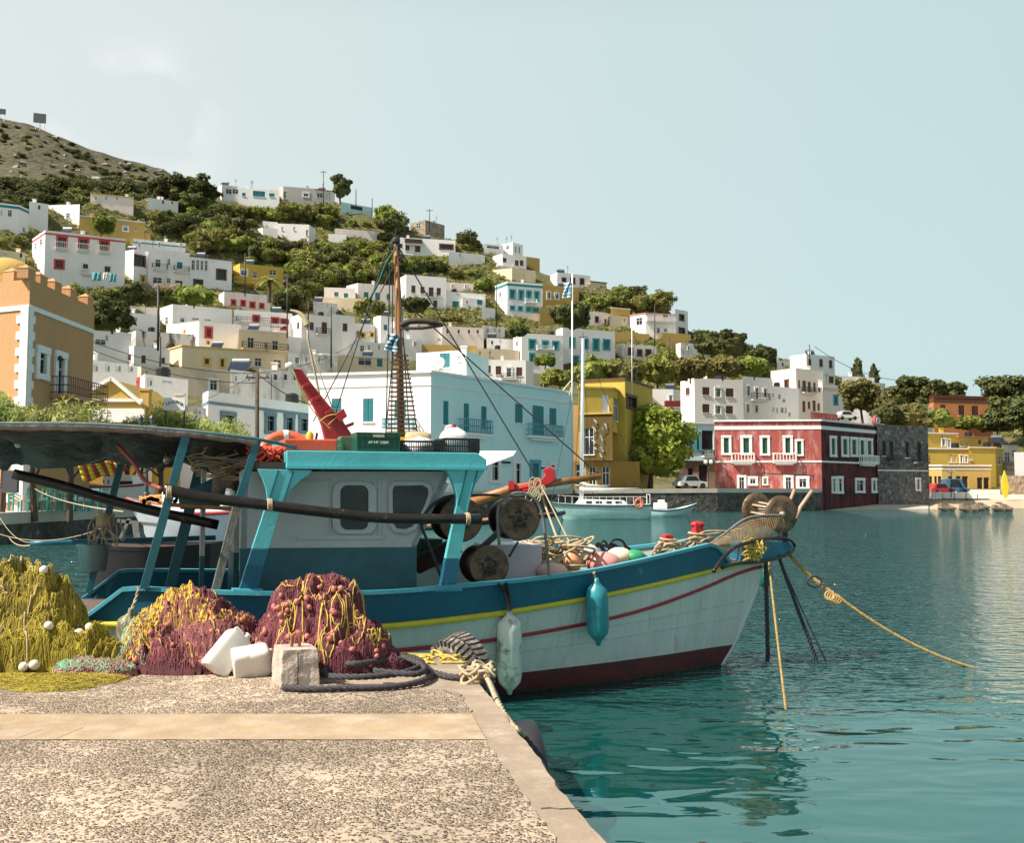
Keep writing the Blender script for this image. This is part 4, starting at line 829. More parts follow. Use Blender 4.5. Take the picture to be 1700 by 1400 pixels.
# ------------------------------------------------------------------ the blue fishing boat
cB, sB = math.cos(R(19)), math.sin(R(19)); BO = Vector((-3.95, 9.35, 0)); AX = Vector((cB, sB, 0)); NB = Vector((sB, -cB, 0)); UZ = Vector((0,0,1))
def bw(s, t, z): return BO + AX*s + NB*t + UZ*z
def bp(px, py, t):
    d = ray(px, py); k = (t + (BO-Vector((0,0,0))-Vector((CAM.x,CAM.y,0))).dot(NB))/d.dot(NB); return CAM + d*k
def boatmat(name, col, **k):
    kw = dict(rough=.42, var=.10, scale=2.2, bump=.12, bscale=30, spec=.5); kw.update(k); return mat(name, col, **kw)
BLU = boatmat('boat_blue', (.009,.11,.18), col2=(.10,.20,.24), mixlo=.62, mixhi=.74, scale=5, stretch=(1,1,.6), detail=10); BLUC = boatmat('boat_rail_blue', (.06,.32,.40), col2=(.25,.38,.40), mixlo=.62, mixhi=.7, scale=6)
TRQ = boatmat('boat_turquoise', (.10,.46,.50), col2=(.07,.36,.40), mixlo=.5, mixhi=.8); BWH = boatmat('boat_white', (.50,.54,.54), col2=(.34,.36,.33), mixlo=.60, mixhi=.86, scale=3, bump=.3, bscale=12)
HWH = boatmat('hull_white', (.54,.59,.56), col2=(.25,.19,.13), mixlo=.61, mixhi=.80, stretch=(2.2,2.2,.35), detail=8, bump=.4, bscale=7); ANT = boatmat('antifouling', (.13,.020,.022), col2=(.06,.018,.02), rough=.6, mixlo=.4, mixhi=.7, scale=5)
YRL = boatmat('rail_yellow', (.62,.52,.03), col2=(.35,.27,.03), mixlo=.6, mixhi=.75, scale=9); RRL = boatmat('rail_red', (.34,.012,.03), col2=(.10,.02,.02), mixlo=.58, mixhi=.7, scale=9); TLO = boatmat('boat_teal_low', (.03,.13,.16), col2=(.02,.09,.11))
PTQ = boatmat('boat_post_teal', (.018,.125,.155), col2=(.08,.15,.16), mixlo=.62, mixhi=.75, scale=7); DECK = mat('deck_boards', (.14,.10,.08), rough=.8, var=.25, stretch=(1,8,1)); INR = boatmat('bulwark_inside', (.36,.50,.46))
RUST = mat('drum_face', (.17,.11,.065), rough=.45, metal=.35, var=.35, scale=9, col2=(.05,.035,.03), mixlo=.5, mixhi=.68, bump=.3, bscale=30); DRM = mat('drum_dark', (.05,.032,.026), rough=.35, metal=.5, var=.3, scale=5); GREY = mat('weathered_wood', (.17,.17,.155), rough=.9, var=.4, scale=14, stretch=(3,3,1), bump=.5)
BPIPE = mat('black_pole', (.02,.017,.015), rough=.3, var=.3, scale=8, col2=(.16,.10,.06), mixlo=.60, mixhi=.72); TARP = mat('brown_tarpaulin', (.030,.022,.018), rough=.6, var=.5, scale=3, col2=(.10,.06,.04), mixlo=.56, mixhi=.72, bump=.8, bscale=5); ROPE = mat('rope_beige', (.42,.34,.22), rough=.9, var=.3, scale=25)
ROPY = mat('rope_yellow', (.55,.40,.08), rough=.85, var=.35, scale=25); ROPB = mat('rope_dark', (.045,.042,.05), rough=.8, var=.4, scale=60, col2=(.32,.25,.14), mixlo=.6, mixhi=.66); WOOD = mat('varnished_wood', (.33,.14,.04), rough=.45, var=.3, scale=6, stretch=(1,1,.2)); REDP = boatmat('red_paint', (.42,.02,.025), rough=.4); OR = boatmat('orange_red_plastic', (.62,.08,.035), rough=.5)
fb = thing('fishing_boat', 'blue and white wooden fishing boat moored at the stone pier, turquoise wheelhouse, brown canopy aft', 'fishing boat', bw(3, 0, 0))
S0 = -.02
bS = [-.45,0,.4,1.33,2.55,3.63,4.8,5.62,6.4,6.81,7.2]; bB = [.72,.86,1.02,1.33,1.35,1.24,.91,.61,.32,.178,.03]
wS = [-.45,.3,1.3,2.5,3.75,4.92,5.69,6.3,6.6]; wB = [.25,.55,.82,.93,.89,.637,.40,.14,.03]
zyS = [-.45,0,1.33,2.55,3.63,4.8,5.62,6.81,7.2]; zyZ = [.86,.83,.76,.73,.79,.88,.96,1.10,1.15]
zsS = [-.45,.4,1.33,2.55,3.5,4.1,4.5,4.8,5.45,6.2,6.81,7.2]; zsZ = [1.12,1.115,1.06,1.03,1.075,1.095,1.12,1.145,1.225,1.32,1.41,1.47]
zrS = [-.45,1.33,2.55,3.63,4.8,5.62,6.5,7.1]; zrZ = [.58,.52,.51,.54,.62,.71,.91,1.08]
from functools import lru_cache
def sm(xs, ys, x):
    # smoothed table lookup
    return sum(lerp(xs, ys, x + d)*w_ for d, w_ in ((-.45,.12),(-.22,.23),(0,.3),(.22,.23),(.45,.12)))
def half(s, z):
    zy = sm(zyS, zyZ, s); f = max(0, min(1, z/zy)); b = sm(bS, bB, s) - .05; sw = s*6.62/7.2 if s > 0 else s
    w_ = lerp(wS, wB, s*(6.6/7.15) if s > 3 else s*(1-(1-6.6/7.15)*max(0,s)/3)); b = max(b, .02); return w_ + (b-w_)*f**.72
def smax(z): return lerp([-.5,0,.21,.9,1.47], [6.25,6.62,6.78,7.12,7.22], z)
def hp(u, z, side):
    """hull skin: u along the length 0..1, stem raked"""
    s = S0 + (smax(z)-S0)*u; sref = S0 + (7.2-S0)*u
    if z < 0: h = half(sref, 0)*(1 + z*1.2)
    else: h = half(sref, z)
    if u > .999: h = .022
    return bw(s, side*h - .0*z, z + (0 if side > 0 else -.0))
US = [i/64 for i in range(65)]
hull = MB(); 
for side in (1, -1):
    rows = []
    for z in (-.6,-.4,-.2,0,.07,.14,.21): rows.append([hp(u, z, side) for u in US])
    hull.cur = 1; hull.grid(rows if side < 0 else [list(reversed(r)) for r in rows])
    rows = [[hp(u, z, side) + NB*side*.002 for u in US] for z in (-.1,0,.035)]; hull.cur = 2; hull.grid(rows if side < 0 else [list(reversed(r)) for r in rows])
    rows = []
    for k in range(11):
        f = k/10; rows.append([hp(u, .21 + f*(sm(zyS, zyZ, S0+(7.2-S0)*u)-.21), side) for u in US])
    hull.cur = 0; hull.grid(rows if side < 0 else [list(reversed(r)) for r in rows])
zt_ = [-.6,-.2,0,.21,.5,.86]
hull.cur = 0; hull.grid([[hp(0, z, 1), hp(0, z, -1)] for z in zt_])
ho = build('hull', hull, [HWH, ANT, mat('waterline_weed', (.035,.035,.02), rough=.8, var=.4, scale=12, col2=(.10,.03,.03), mixlo=.45, mixhi=.6)], fb, smooth=True)
# plank seams: two shallow raised strakes
mb = MB()
for f in (.34, .52):
    rows = [];
    mb.tube([hp(u, .21 + f*(sm(zyS, zyZ, S0+(7.2-S0)*u)-.21), 1) + NB*.0 for u in US if .35 < u < .985], .007, 5)
build('strake', mb, HWH, ho, smooth=True)
mb = MB()
for side in (1,-1): mb.tube([hp(u, sm(zyS, zyZ, S0+(7.2-S0)*u), side) + NB*side*.015 for u in US], .028, 8)
build('rubbing_rail', mb, YRL, fb, smooth=True, label='yellow rubbing rail along the hull')
mb = MB()
for side in (1,-1): mb.tube([hp(u, sm(zrS, zrZ, S0+(7.2-S0)*u), side) + NB*side*.008 for u in US if u > .02], .017, 8)
build('rubbing_rail', mb, RRL, fb, smooth=True, label='thin dark red rail below the yellow one')
mb = MB(); mb.tube([bw(smax(z)+.01, 0, z) for z in (-.5,-.2,0,.2,.5,.8,1.15,1.3)], .035, 6); build('stem', mb, HWH, fb, smooth=True)
# bulwarks
for side, st in ((1, .10), (-1, .0)):
    mb = MB(); inn = MB(); rows = []; rin = []; e_ = 6.62
    for i in range(61):
        s = st + (e_-st)*i/60; zy = sm(zyS, zyZ, s)+.01; zs = sm(zsS, zsZ, s); b = sm(bS, bB, s)
        ramp = min(1, max(.02, (s-st)/.34)); ztp = zy + (zs-zy)*ramp
        if s > 6.35: ztp = zy + (ztp-zy)*max(.05, (e_-s)/(e_-6.35))**.7 if side > 0 else ztp
        rows.append([bw(s, side*(b-.045), zy), bw(s, side*b, ztp)]); rin.append([bw(s, side*(b-.10), zy), bw(s, side*(b-.05), ztp)])
    a = [r[0] for r in rows]; b_ = [r[1] for r in rows]; c_ = [r[1] for r in rin]; d_ = [r[0] for r in rin]
    g = [a, b_, c_]; 
    if side > 0: g = [list(reversed(q)) for q in g]
    mb.grid(g); bo = build('bulwark', mb, BLU, fb, smooth=False)
    k0 = 18 if side < 0 else 0; inn.grid([q[k0:] for q in ([c_, d_] if side > 0 else [d_, c_])]); build('inner_face', inn, INR, bo)
    if k0: inn = MB(); inn.grid([d_[:k0+1], c_[:k0+1]]); build('inner_face', inn, BLU, bo)
    mb = MB(); cc = [(q+r)/2 for q, r in zip(b_, c_)]
    rws = [[q + NB*k*.05 + UZ*h for q in cc] for k, h in ((1,-.012),(1,.022),(-1,.022),(-1,-.012))]
    mb.grid(rws + [rws[0]]); build('gunwale', mb, BLUC, fb)
# deck
mb = MB(); rows = []
for i in range(41):
    s = S0 + (7.0-S0)*i/40; h = max(.02, sm(bS, bB, s)-.07); z = sm(zyS, zyZ, s)+.03; rows.append([bw(s, -h, z), bw(s, 0, z+.03), bw(s, h, z)])
mb.grid(rows); build('deck', mb, DECK, fb)
def plate(name, pts, t, th, m, parent=fb, bevel=.004, holes=None, label=None):
    """outline traced on a lengthwise plane of the boat, given real thickness"""
    mb = MB(); P = [bp(x, y, t) for x, y in pts]
    # orient so that the front looks to the near side
    nrm = sum(((P[i]-P[0]).cross(P[i+1]-P[0]) for i in range(1, len(P)-1)), Vector())
    if nrm.dot(NB) < 0: P = P[::-1]
    mb.prism(P, -NB*th); return build(name, mb, m, parent, bevel=bevel, label=label)
def rrect(x0, y0, x1, y1, r, n=5):
    o = []
    for cx, cy, a0 in ((x1-r, y0+r, -90), (x1-r, y1-r, 0), (x0+r, y1-r, 90), (x0+r, y0+r, 180)):
        for k in range(n+1): a = R(a0 + 90*k/n); o.append((cx + r*math.cos(a), cy + r*math.sin(a)))
    return o
# wheelhouse
tw = .92; FT = -.75
wh = plate('cabin_side', [(398,911),(398,783),(747,783),(735,815),(704,876),(692,905),(692,909)], tw, .05, BWH, label='white upper wheelhouse wall, scuffed')
plate('cabin_side', [(398,990),(398,911),(692,909),(692,990)], tw+.004, .05, TLO, label='dark teal lower wheelhouse wall')
plate('cabin_side', [(420,935),(420,800),(747,800),(692,905),(692,935)], FT, .05, BWH, label='far wheelhouse wall')
def ring_plate(outer, inner, t, th, m, parent, name='window_frame'):
    mb = MB(); O_ = [bp(x, y, t) for x, y in outer]; I_ = [bp(x, y, t) for x, y in inner]; n = len(O_)
    O2 = [q - NB*th for q in O_]; I2 = [q - NB*th for q in I_]; vs = O_ + I_ + O2 + I2; fs = []
    for i in range(n):
        j = (i+1) % n; fs += [(i, j, n+j, n+i), (j, i, 2*n+i, 2*n+j), (n+i, n+j, 3*n+j, 3*n+i)]
    mb.add(vs, fs); return build(name, mb, m, parent, bevel=.002)
w1 = ring_plate(rrect(552,800,625,887,18), rrect(565,806,612,880,12), tw+.03, .035, BWH, wh)
plate('pane', rrect(564,805,613,881,12), tw+.008, .006, mat('cabin_glass', (.05,.065,.065), rough=.12, var=.5, scale=2.5), w1, bevel=0)
o2 = [(650,800),(704,799),(716,806),(719,818),(712,838),(698,868),(688,881),(674,886),(654,884),(647,872),(645,840),(645,812)]; i2 = [(655,807),(702,806),(710,811),(712,819),(706,838),(693,865),(684,875),(673,879),(659,878),(653,869),(652,840),(652,814)]
w2 = ring_plate(o2, i2, tw+.03, .035, BWH, wh); plate('pane', i2, tw+.008, .006, MATS['cabin_glass'], w2, bevel=0)
# raised joinery lines on the side
for pts in ([(494,889),(635,889),(635,896),(494,896)], [(628,795),(632,795),(632,889),(628,889)], [(548,795),(550,795),(550,889),(548,889)], [(430,798),(548,798),(548,801),(430,801)], [(480,795),(482,795),(482,889),(480,889)] if 0 else [(620,797),(623,797),(623,889),(620,889)]):
    plate('moulding', pts, tw+.012, .015, BWH, wh, bevel=.001)
# front and aft walls, doorway
a0, a1 = bp(692,905,tw), bp(747,783,tw); f0 = a0 - NB*(tw-FT); f1 = a1 - NB*(tw-FT); mb = MB(); mb.prism([a0, a1, f1, f0], -AX*.05); lo = Vector((a0.x,a0.y,.85)); lf = Vector((f0.x,f0.y,.85)); build('cabin_front', mb, BWH, fb)
mb = MB(); mb.prism([lo, a0-UZ*.002, f0-UZ*.002, lf], -AX*.05); build('cabin_front', mb, TLO, fb)
mb = MB(); mb.prism([a0.lerp(a1,.25)+AX*.03-NB*.12, a0.lerp(a1,.85)+AX*.03-NB*.12, f0.lerp(f1,.85)+AX*.03+NB*.12, f0.lerp(f1,.25)+AX*.03+NB*.12], -AX*.02); build('windscreen', mb, MATS['cabin_glass'], fb)
c0 = bp(399,960,tw); s_aft = (c0-BO).dot(AX); ztop = 2.10
for (t0, t1, m_, lb) in ((.92,.80,BWH,None),(.05,-.75,BWH,None)):
    mb = MB(); q = bw(s_aft, t0, 0); p_ = bw(s_aft, t1, 0); mb.prism([q+UZ*1.33, p_+UZ*1.33, p_+UZ*ztop, q+UZ*ztop], AX*.05); build('cabin_back', mb, m_, fb); mb = MB(); mb.prism([q+UZ*.85, p_+UZ*.85, p_+UZ*1.327, q+UZ*1.327], AX*.05); build('cabin_back', mb, TLO, fb)
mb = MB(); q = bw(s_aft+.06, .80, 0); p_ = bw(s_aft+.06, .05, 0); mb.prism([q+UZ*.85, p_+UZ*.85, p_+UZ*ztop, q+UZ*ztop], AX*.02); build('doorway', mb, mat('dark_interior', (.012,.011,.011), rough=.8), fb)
mb = MB(); q = bw(s_aft-.28, -.15, 0); mb.obox(q+UZ*1.72, AX*.02, NB*.13, UZ*.42); build('cabin_door', mb, BWH, fb, label='open white door leaf'); mb = MB(); mb.obox(q+UZ*1.07, AX*.02, NB*.13, UZ*.225); build('cabin_door', mb, TLO, fb, label='dark lower half of the door leaf')
# roof with thick fascia
sR0 = (bp(476,748,1.22)-BO).dot(AX); zr = bp(476,748,1.22).z; sR1 = (bp(808,760,1.22)-BO).dot(AX); zbt = bp(476,778,1.22).z; print('roof', sR0, sR1, zr, zbt)
mb = MB(); prof = [(sR0, zbt), (sR1-.02, zbt), (sR1, zbt+.05), (sR1, zr-.06), (sR1-.09, zr), (sR0, zr)]
mb.prism([bw(s, 1.22, z) for s, z in prof], -NB*2.34); rf = build('cabin_roof', mb, TRQ, fb, bevel=.008)
mb = MB(); mb.box((0,0,0),(0,0,0)) if 0 else None
mb.obox(bw((sR0+sR1)/2, 1.235, zbt+.01), AX*((sR1-sR0)/2), NB*.02, UZ*.012); build('fascia_strip', mb, TRQ, rf)
mb = MB(); mb.prism([bw(s, 1.16, z) for s, z in ((sR0-.26, zbt-.01), (sR0-.003, zbt-.01), (sR0-.003, zbt+.055), (sR0-.26, zbt+.055))], -NB*2.2); build('roof_shelf', mb, DRK, fb, label='bare brown shelf at the back of the roof')
# struts
def strut(up, lowp, plt):
    o = plate('strut', up, 1.24, .07, TRQ, fb, label='turquoise flared roof strut'); plate('strut_foot', lowp, 1.242, .074, BLU, o); plate('foot_plate', plt, 1.30, .16, BLUC, o)
strut([(428,779),(518,781),(513,789),(500,797),(484,812),(474,826),(468,840),(446,912),(418,912),(441,842),(444,828),(442,812),(436,795)], [(418,912.5),(446,912.5),(428,980),(397,980)], [(386,979),(437,979),(437,986),(386,986)])
strut([(741,781),(806,779),(801,788),(790,803),(783,820),(779,838),(764,928),(740,928),(758,840),(759,826),(755,810),(749,795)], [(740,928.5),(764,928.5),(757,977),(731,977)], [(716,976),(768,974),(768,982),(716,984)])
for k, pts in enumerate(([(461,781),(463,781),(446,836),(444,836)], [(486,782),(488,782),(470,838),(468,838)], [(774,781),(776,781),(762,838),(760,838)], [(792,781),(794,781),(783,822),(781,822)])):
    plate('strut_seam', pts, 1.248, .01, BLU, rf, bevel=0)
# canopy
def post(a, b, wpx, t, m, th=.05, label=None, name='canopy_post'):
    mb = MB(); A_, B_ = bp(*a, t), bp(*b, t); d = (B_-A_).normalized(); w_ = wpx/185/2; sdv = d.cross(NB).normalized(); mb.obox((A_+B_)/2, d*((B_-A_).length/2), sdv*w_, NB*th/2); return build(name, mb, m, fb, bevel=.004, label=label)
post((311,716),(239,978),13,1.14,PTQ); post((428,730),(394,838),12,1.14,PTQ); post((394,838),(357,984),13,1.12,GREY,label='bare weathered lower half of a canopy post')
post((201,770),(147,985),12,-.75,PTQ); post((335,765),(280,985),19,-.55,PTQ)
mb = MB(); edge = smooth_curve([bp(-60,704,1.16), bp(0,704.5,1.16), bp(160,706,1.16), bp(315,717,1.16), bp(435,731,1.16), bp(492,744,1.1)], 6); mb.tube(edge, .015, 8); build('canopy_rail', mb, PTQ, fb, smooth=True)
mb = MB(); rows = []; rr = random.Random(2); ee = smooth_curve([bp(-60,705,1.16), bp(0,705.5,1.16), bp(160,707,1.16), bp(315,718,1.16), bp(428,731,1.16)], 14)
for j in range(25):
    v = j/24; row = []
    for i, q in enumerate(ee):
        u = i/(len(ee)-1); t_ = 2.15*v; z = -.25*v - .10*math.sin(v*math.pi*3+u*3)*.5 - .10*abs(math.sin(u*math.pi*4))*math.sin(v*math.pi)
        z += .05*noise.noise(Vector((u*9, v*5, 1))) + .025*noise.noise(Vector((u*26, v*12, 4)))
        if j == 0: z = 0
        row.append(q - NB*t_ + UZ*(z*(1 if v > .04 else .3)))
    rows.append(row)
mb.grid(rows); to = build('canopy', mb, TARP, fb, smooth=True); md = to.modifiers.new('thick', 'SOLIDIFY'); md.thickness = .006
mb = MB(); rows = [[q + NB*(.026 - .03*k/3) - UZ*(.045*k/3*(1+.5*noise.noise(Vector((i*.3,0,0))))) for i, q in enumerate(ee)] for k in range(4)]; rows[0] = [q + UZ*.024 for q in ee]; mb.grid(rows); fl = build('canopy_hem', mb, mat('tarp_hem',(.20,.16,.14),rough=.5,var=.5,scale=8,bump=.6,bscale=12), fb, smooth=True); md = fl.modifiers.new('thick', 'SOLIDIFY'); md.thickness = .004
# lashings, ribs below the canopy, bulbs
for (x, y, t_) in ((30,722,.2),(277,750,.3)):
    mb = MB(); q = bp(x, y, t_); mb.tube([q+UZ*.12, q], .004, 5); mb.lathe([(.0,-.001),(.016,0),(.016,.05),(.02,.07)], q-UZ*.05, (0,0,1), 10); b1 = build('lamp_cable', mb, IRN, fb); mb = MB(); mb.sphere(q-UZ*.075, .032, 12, (1,1,1.25)); build('bulb', mb, mat('bulb_glass',(.75,.72,.6),rough=.05,trans=.6,var=0), b1, smooth=True)
mb = MB()
for (a, b, t0) in (((60,742),(170,725),.4),((250,745),(385,758),.2),((140,772),(250,733),.6),((230,790),(330,740),.5),((300,757),(470,770),1.0),((190,712),(260,707),1.1)): mb.tube([bp(*a, t0), bp(*b, t0)], .007, 6)
build('canopy_lashing', mb, GREY, fb)
mb = MB(); mb.tube(smooth_curve([bp(196,740,.8), bp(222,770,.9), bp(240,798,1.0), bp(268,812,1.25)], 6), .018, 8); build('red_hose', mb, boatmat('hose_red', (.30,.06,.06)), fb, smooth=True)
# long black poles and boom
def polething(name, label, pts, r, m, ts, cat='pole'):
    mb = MB(); P = [bp(x, y, t_) for (x, y), t_ in zip(pts, ts)]; c_ = smooth_curve(P, 6); mb.tube(c_, r, 12); return tag(build(name, mb, m, None, smooth=True, loc=P[0]), label, cat)
polething('long_pole', 'long black pole lashed along the near side of the boat, across the wheelhouse windows', [(272,812),(340,826),(450,840),(560,853),(650,861),(797,862)], .045, BPIPE, [1.36]*6)
polething('long_pole', 'long black pole leaning below the canopy behind the near post', [(22,787),(100,806),(180,830),(260,850),(362,872)], .045, BPIPE, [.25]*5)
polething('bamboo_pole', 'thin brown wooden pole beside the wheelhouse door', [(275,838),(340,842),(392,846)], .018, WOOD, [.75]*3)
polething('blue_boom', 'thin blue painted boom sticking out over the water at the stern', [(50,903),(200,898),(358,893)], .026, BLU, [-.95]*3, 'boom')
def lash(x, y, t_, m=ROPE, n=5, r=.055, parent=None, vert=False):
    mb = MB(); q = bp(x, y, t_)
    for k in range(n):
        o = AX*(k-n/2)*.014 + UZ*(k % 2)*.003
        if vert: o = UZ*(k-n/2)*.014
        pts = [q + o + ((UZ if not vert else AX)*math.cos(a) + NB*math.sin(a))*r for a in [i*2*math.pi/14 for i in range(14)]]; mb.tube(pts, .008, 5, closed=True)
    return mb
for (x, y, t_) in ((282,817,1.36),(449,839,1.36),(777,862,1.36)):
    o = build('rope_lashing', lash(x, y, t_, r=.049, n=3), ROPE, fb, smooth=True)
# rope knot and bucket on the far post
mb = lash(175, 862, -.72, n=9, r=.08, vert=True); rr = random.Random(5); q = bp(175,860,-.66)
for k in range(9):
    a = q + Vector((rr.uniform(-.09,.09), 0, rr.uniform(-.06,.06))); mb.tube(smooth_curve([a, a+Vector((rr.uniform(-.14,.08), -.02, -.12)), a+Vector((rr.uniform(-.1,.12), -.03, -.3*rr.random()-.1)), a+Vector((rr.uniform(-.05,.1),0,-.05))], 6), .007, 5)
tag(build('rope_bundle', mb, ROPE, None, smooth=True, loc=q), 'tangle of beige rope tied round the far canopy post', 'rope')
q = bp(155,948,-.68); bk = thing('bucket', 'grey teal plastic bucket hanging outside the far canopy post', 'bucket', q); mb = MB(); mb.lathe([(0,0),(.115,.0),(.15,.235),(.16,.24),(.16,.26),(.145,.26),(.14,.235),(.105,.015),(0,.015)], q, (0,0,1), 24); build('pail', mb, boatmat('bucket_plastic',(.13,.22,.24)), bk, smooth=True)
mb = MB(); mb.tube([q+UZ*.25+AX*.15*math.cos(a)+UZ*.15*math.sin(a) for a in [i*math.pi/12 for i in range(13)]], .004, 5); build('handle', mb, IRN, bk)
# cloth bundle by the door
mb = MB(); mb.sphere(bp(383,775,.3), .2, 18, (.9,.5,1.05), jitter=1.1); o = tag(build('cloth_bundle', mb, mat('dirty_cloth',(.22,.18,.16),rough=.9,var=.3,bump=.9,bscale=14), None, smooth=True, loc=bp(383,790,.3)), 'crumpled grey brown cloth bundle hung by the wheelhouse door', 'cloth'); 
mb = MB(); rr = random.Random(8)
for k in range(14):
    q = bp(372,768,.5) + Vector((rr.uniform(-.28,.22), rr.uniform(-.1,.1), rr.uniform(-.1,.12))); mb.tube([q + Vector((math.cos(a)*rr.uniform(.08,.2), .03*math.sin(2*a), math.sin(a)*.06)) for a in [i*2*math.pi/16 for i in range(16)]], .006, 5, closed=True)
tag(build('wire_tangle', mb, ROPE, None, smooth=True, loc=bp(372,768,.5)), 'tangle of pale cord and wire under the canopy beside the wheelhouse', 'cord')
# teal tapered box behind (inverted dinghy transom)
plate('engine_cover', [(296,824),(330,806),(362,790),(378,790),(372,832),(360,846),(300,846)], .1, .3, PTQ, fb)
# --- net reels
def reel(label, px, py, rpx, t, length, y=None):
    c = bp(px, py, t); r = rpx/FPX*c.y; rt = thing('net_reel', label, 'net reel', c, 'steel net reels on the working deck')
    mb = MB(); n = 40
    mb.lathe([(0,.012),(r*.28,.012),(r*.3,.0),(r*.55,-.004),(r*.9,.006),(r,.012),(r*1.0,-.012),(r*.93,-.014),(r*.6,-.02),(0,-.02)], c, NB, n); build('flange', mb, RUST, rt, smooth=True)
    mb = MB(); L_ = length; mb.lathe([(r*.72,-.02),(r*.60,-L_*.25),(r*.58,-L_*.75),(r*.74,-L_+.02)], c, NB, n); build('barrel', mb, DRM, rt, smooth=True)
    mb = MB(); mb.lathe([(r*.7,-L_*.55),(r*.98,-L_*.85),(r*1.0,-L_),(r*.9,-L_-.012),(0,-L_-.012)], c, NB, n); build('flange', mb, DRM, rt, smooth=True)
    mb = MB(); mb.lathe([(r*.16,.012),(r*.16,.03),(r*.08,.035),(r*.08,.055),(0,.055)], c, NB, 16)
    for k in range(9):
        a = k*2*math.pi/9; mb.lathe([(.009,.0),(.009,.022),(0,.022)], c + (AX*math.cos(a)+UZ*math.sin(a))*r*.36, NB, 6)
    for k in range(5):
        a = k*2*math.pi/5+.4; q = c + (AX*math.cos(a)+UZ*math.sin(a))*r*.42 + NB*.006; mb.obox(q, (AX*math.cos(a)+UZ*math.sin(a))*r*.1, (-AX*math.sin(a)+UZ*math.cos(a))*r*.05, NB*.006)
    build('hub', mb, IRN, rt); return rt
reel('brown steel net reel behind the front turquoise strut', 765, 863, 37, .78, .34); reel('topmost brown net reel, standing just ahead of the wheelhouse under a hoop', 862, 862, 35.5, .80, .34); reel('lower brown net reel resting near the blue gunwale', 812, 940, 33.5, 1.0, .34)
def hoop(label, pts, t, r, m, name='guard_hoop'):
    mb = MB(); ts = t if isinstance(t, (list, tuple)) else [t]*len(pts); P = smooth_curve([bp(x, y, tt) for (x, y), tt in zip(pts, ts)], 7); mb.tube(P, r, 8); return build(name, mb, m, fb, smooth=True)
hoop('', [(829,905),(826,870),(828,842),(845,823),(868,819),(890,832),(901,858),(907,905),(912,962)], 1.1, .014, GREY); hoop('', [(736,968),(712,905),(700,870),(712,845),(735,828),(760,822)], .95, .014, IRN); hoop('', [(860,900),(845,925)], .9, .012, IRN); hoop('', [(735,826),(800,822),(830,823)], .9, .012, IRN)
# frame arms between reels
mb = MB(); mb.beam(bp(800,910,.85), bp(832,880,.85), .05, .05); build('reel_frame', mb, IRN, fb); mb = MB(); mb.beam(bp(690,940,.2), bp(760,905,.2), .12, .16); build('ramp_board', mb, DRK, fb)
mb = MB(); c = bp(712,915,-.3); mb.obox(c, AX*.11, NB*.15, UZ*.13); build('winch_box', mb, boatmat('green_box',(.03,.10,.05)), fb, bevel=.01)
mb = MB(); c = bp(842,938,.1); mb.obox(c, AX*.27, NB*.3, UZ*.22); build('engine_box', mb, mat('hatch_white',(.66,.62,.66),rough=.5,var=.08,scale=4), fb, bevel=.012)
# --- gear on the foredeck
rr = random.Random(21); mb = MB(); base = bp(920,930,.15)
for k in range(46):
    q = base + AX*rr.uniform(-.2,.24) + NB*rr.uniform(-.2,.2) + UZ*rr.uniform(-.16,.2); R1 = rr.uniform(.07,.2); tl = Vector((rr.uniform(-.5,.5), rr.uniform(-.5,.5), 1)).normalized(); u = tl.orthogonal().normalized(); v = tl.cross(u)
    mb.tube([q + (u*math.cos(a)*(1+.3*math.sin(a*2+k)) + v*math.sin(a))*R1 for a in [i*2*math.pi/18 for i in range(18)]], .013, 6, closed=True)
tag(build('rope_coil', mb, ROPE, None, smooth=True, loc=base), 'heap of beige mooring rope coiled on deck ahead of the net reels', 'rope')
def buoy(label, x, y, rx, rz, t, col, nm):
    c = bp(x, y, t); px_ = FPX/c.y; mb = MB(); mb.sphere(c, rx/px_, 20, (1, .85, rz/rx)); mb.lathe([(.02,0),(.02,.03),(0,.03)], c + AX*(rx/px_-.008), AX, 8); tag(build('buoy', mb, mat(nm, col, rough=.5, var=.15, scale=5), None, smooth=True, loc=c), label, 'buoy', 'buoys lying on the foredeck')
buoy('pale pink buoy nearest the guard hoop foot', 916, 950, 27, 17, .45, (.70,.48,.40), 'buoy_pale'); buoy('salmon orange buoy standing beside the rope heap', 950, 934, 15, 21, .35, (.72,.34,.17), 'buoy_salmon'); buoy('white oval buoy behind the salmon one', 973, 922, 24, 19, -.05, (.72,.70,.66), 'buoy_white')
buoy('pink buoy showing over the gunwale behind the teal fender', 1002, 936, 29, 20, .25, (.75,.33,.28), 'buoy_pink'); buoy('cream buoy next to the green one', 1028, 924, 22, 15, -.1, (.74,.66,.48), 'buoy_cream'); buoy('green buoy foremost on the foredeck', 1053, 925, 19, 12, -.05, (.03,.30,.13), 'buoy_green')
mb = MB(); c = bp(998,912,-.3)
for k in range(16):
    q = c + AX*rr.uniform(-.22,.15) + UZ*rr.uniform(-.08,.06); mb.tube(smooth_curve([q, q+AX*.08+UZ*rr.uniform(-.05,.07), q+AX*.18+UZ*rr.uniform(-.06,.06), q+AX*.25-UZ*.06], 5), .014, 6)
tag(build('cable_tangle', mb, BLK, None, smooth=True, loc=c), 'tangled black cable behind the pink and cream buoys', 'cable')
mb = MB(); c = bp(1008,918,-.45); mb.obox(c, AX*.13+UZ*.02, NB*.1, UZ*.05); tag(build('blue_bin', mb, boatmat('bin_blue',(.03,.22,.36)), None, loc=c, bevel=.01), 'small blue plastic bin behind the black cable', 'bin')
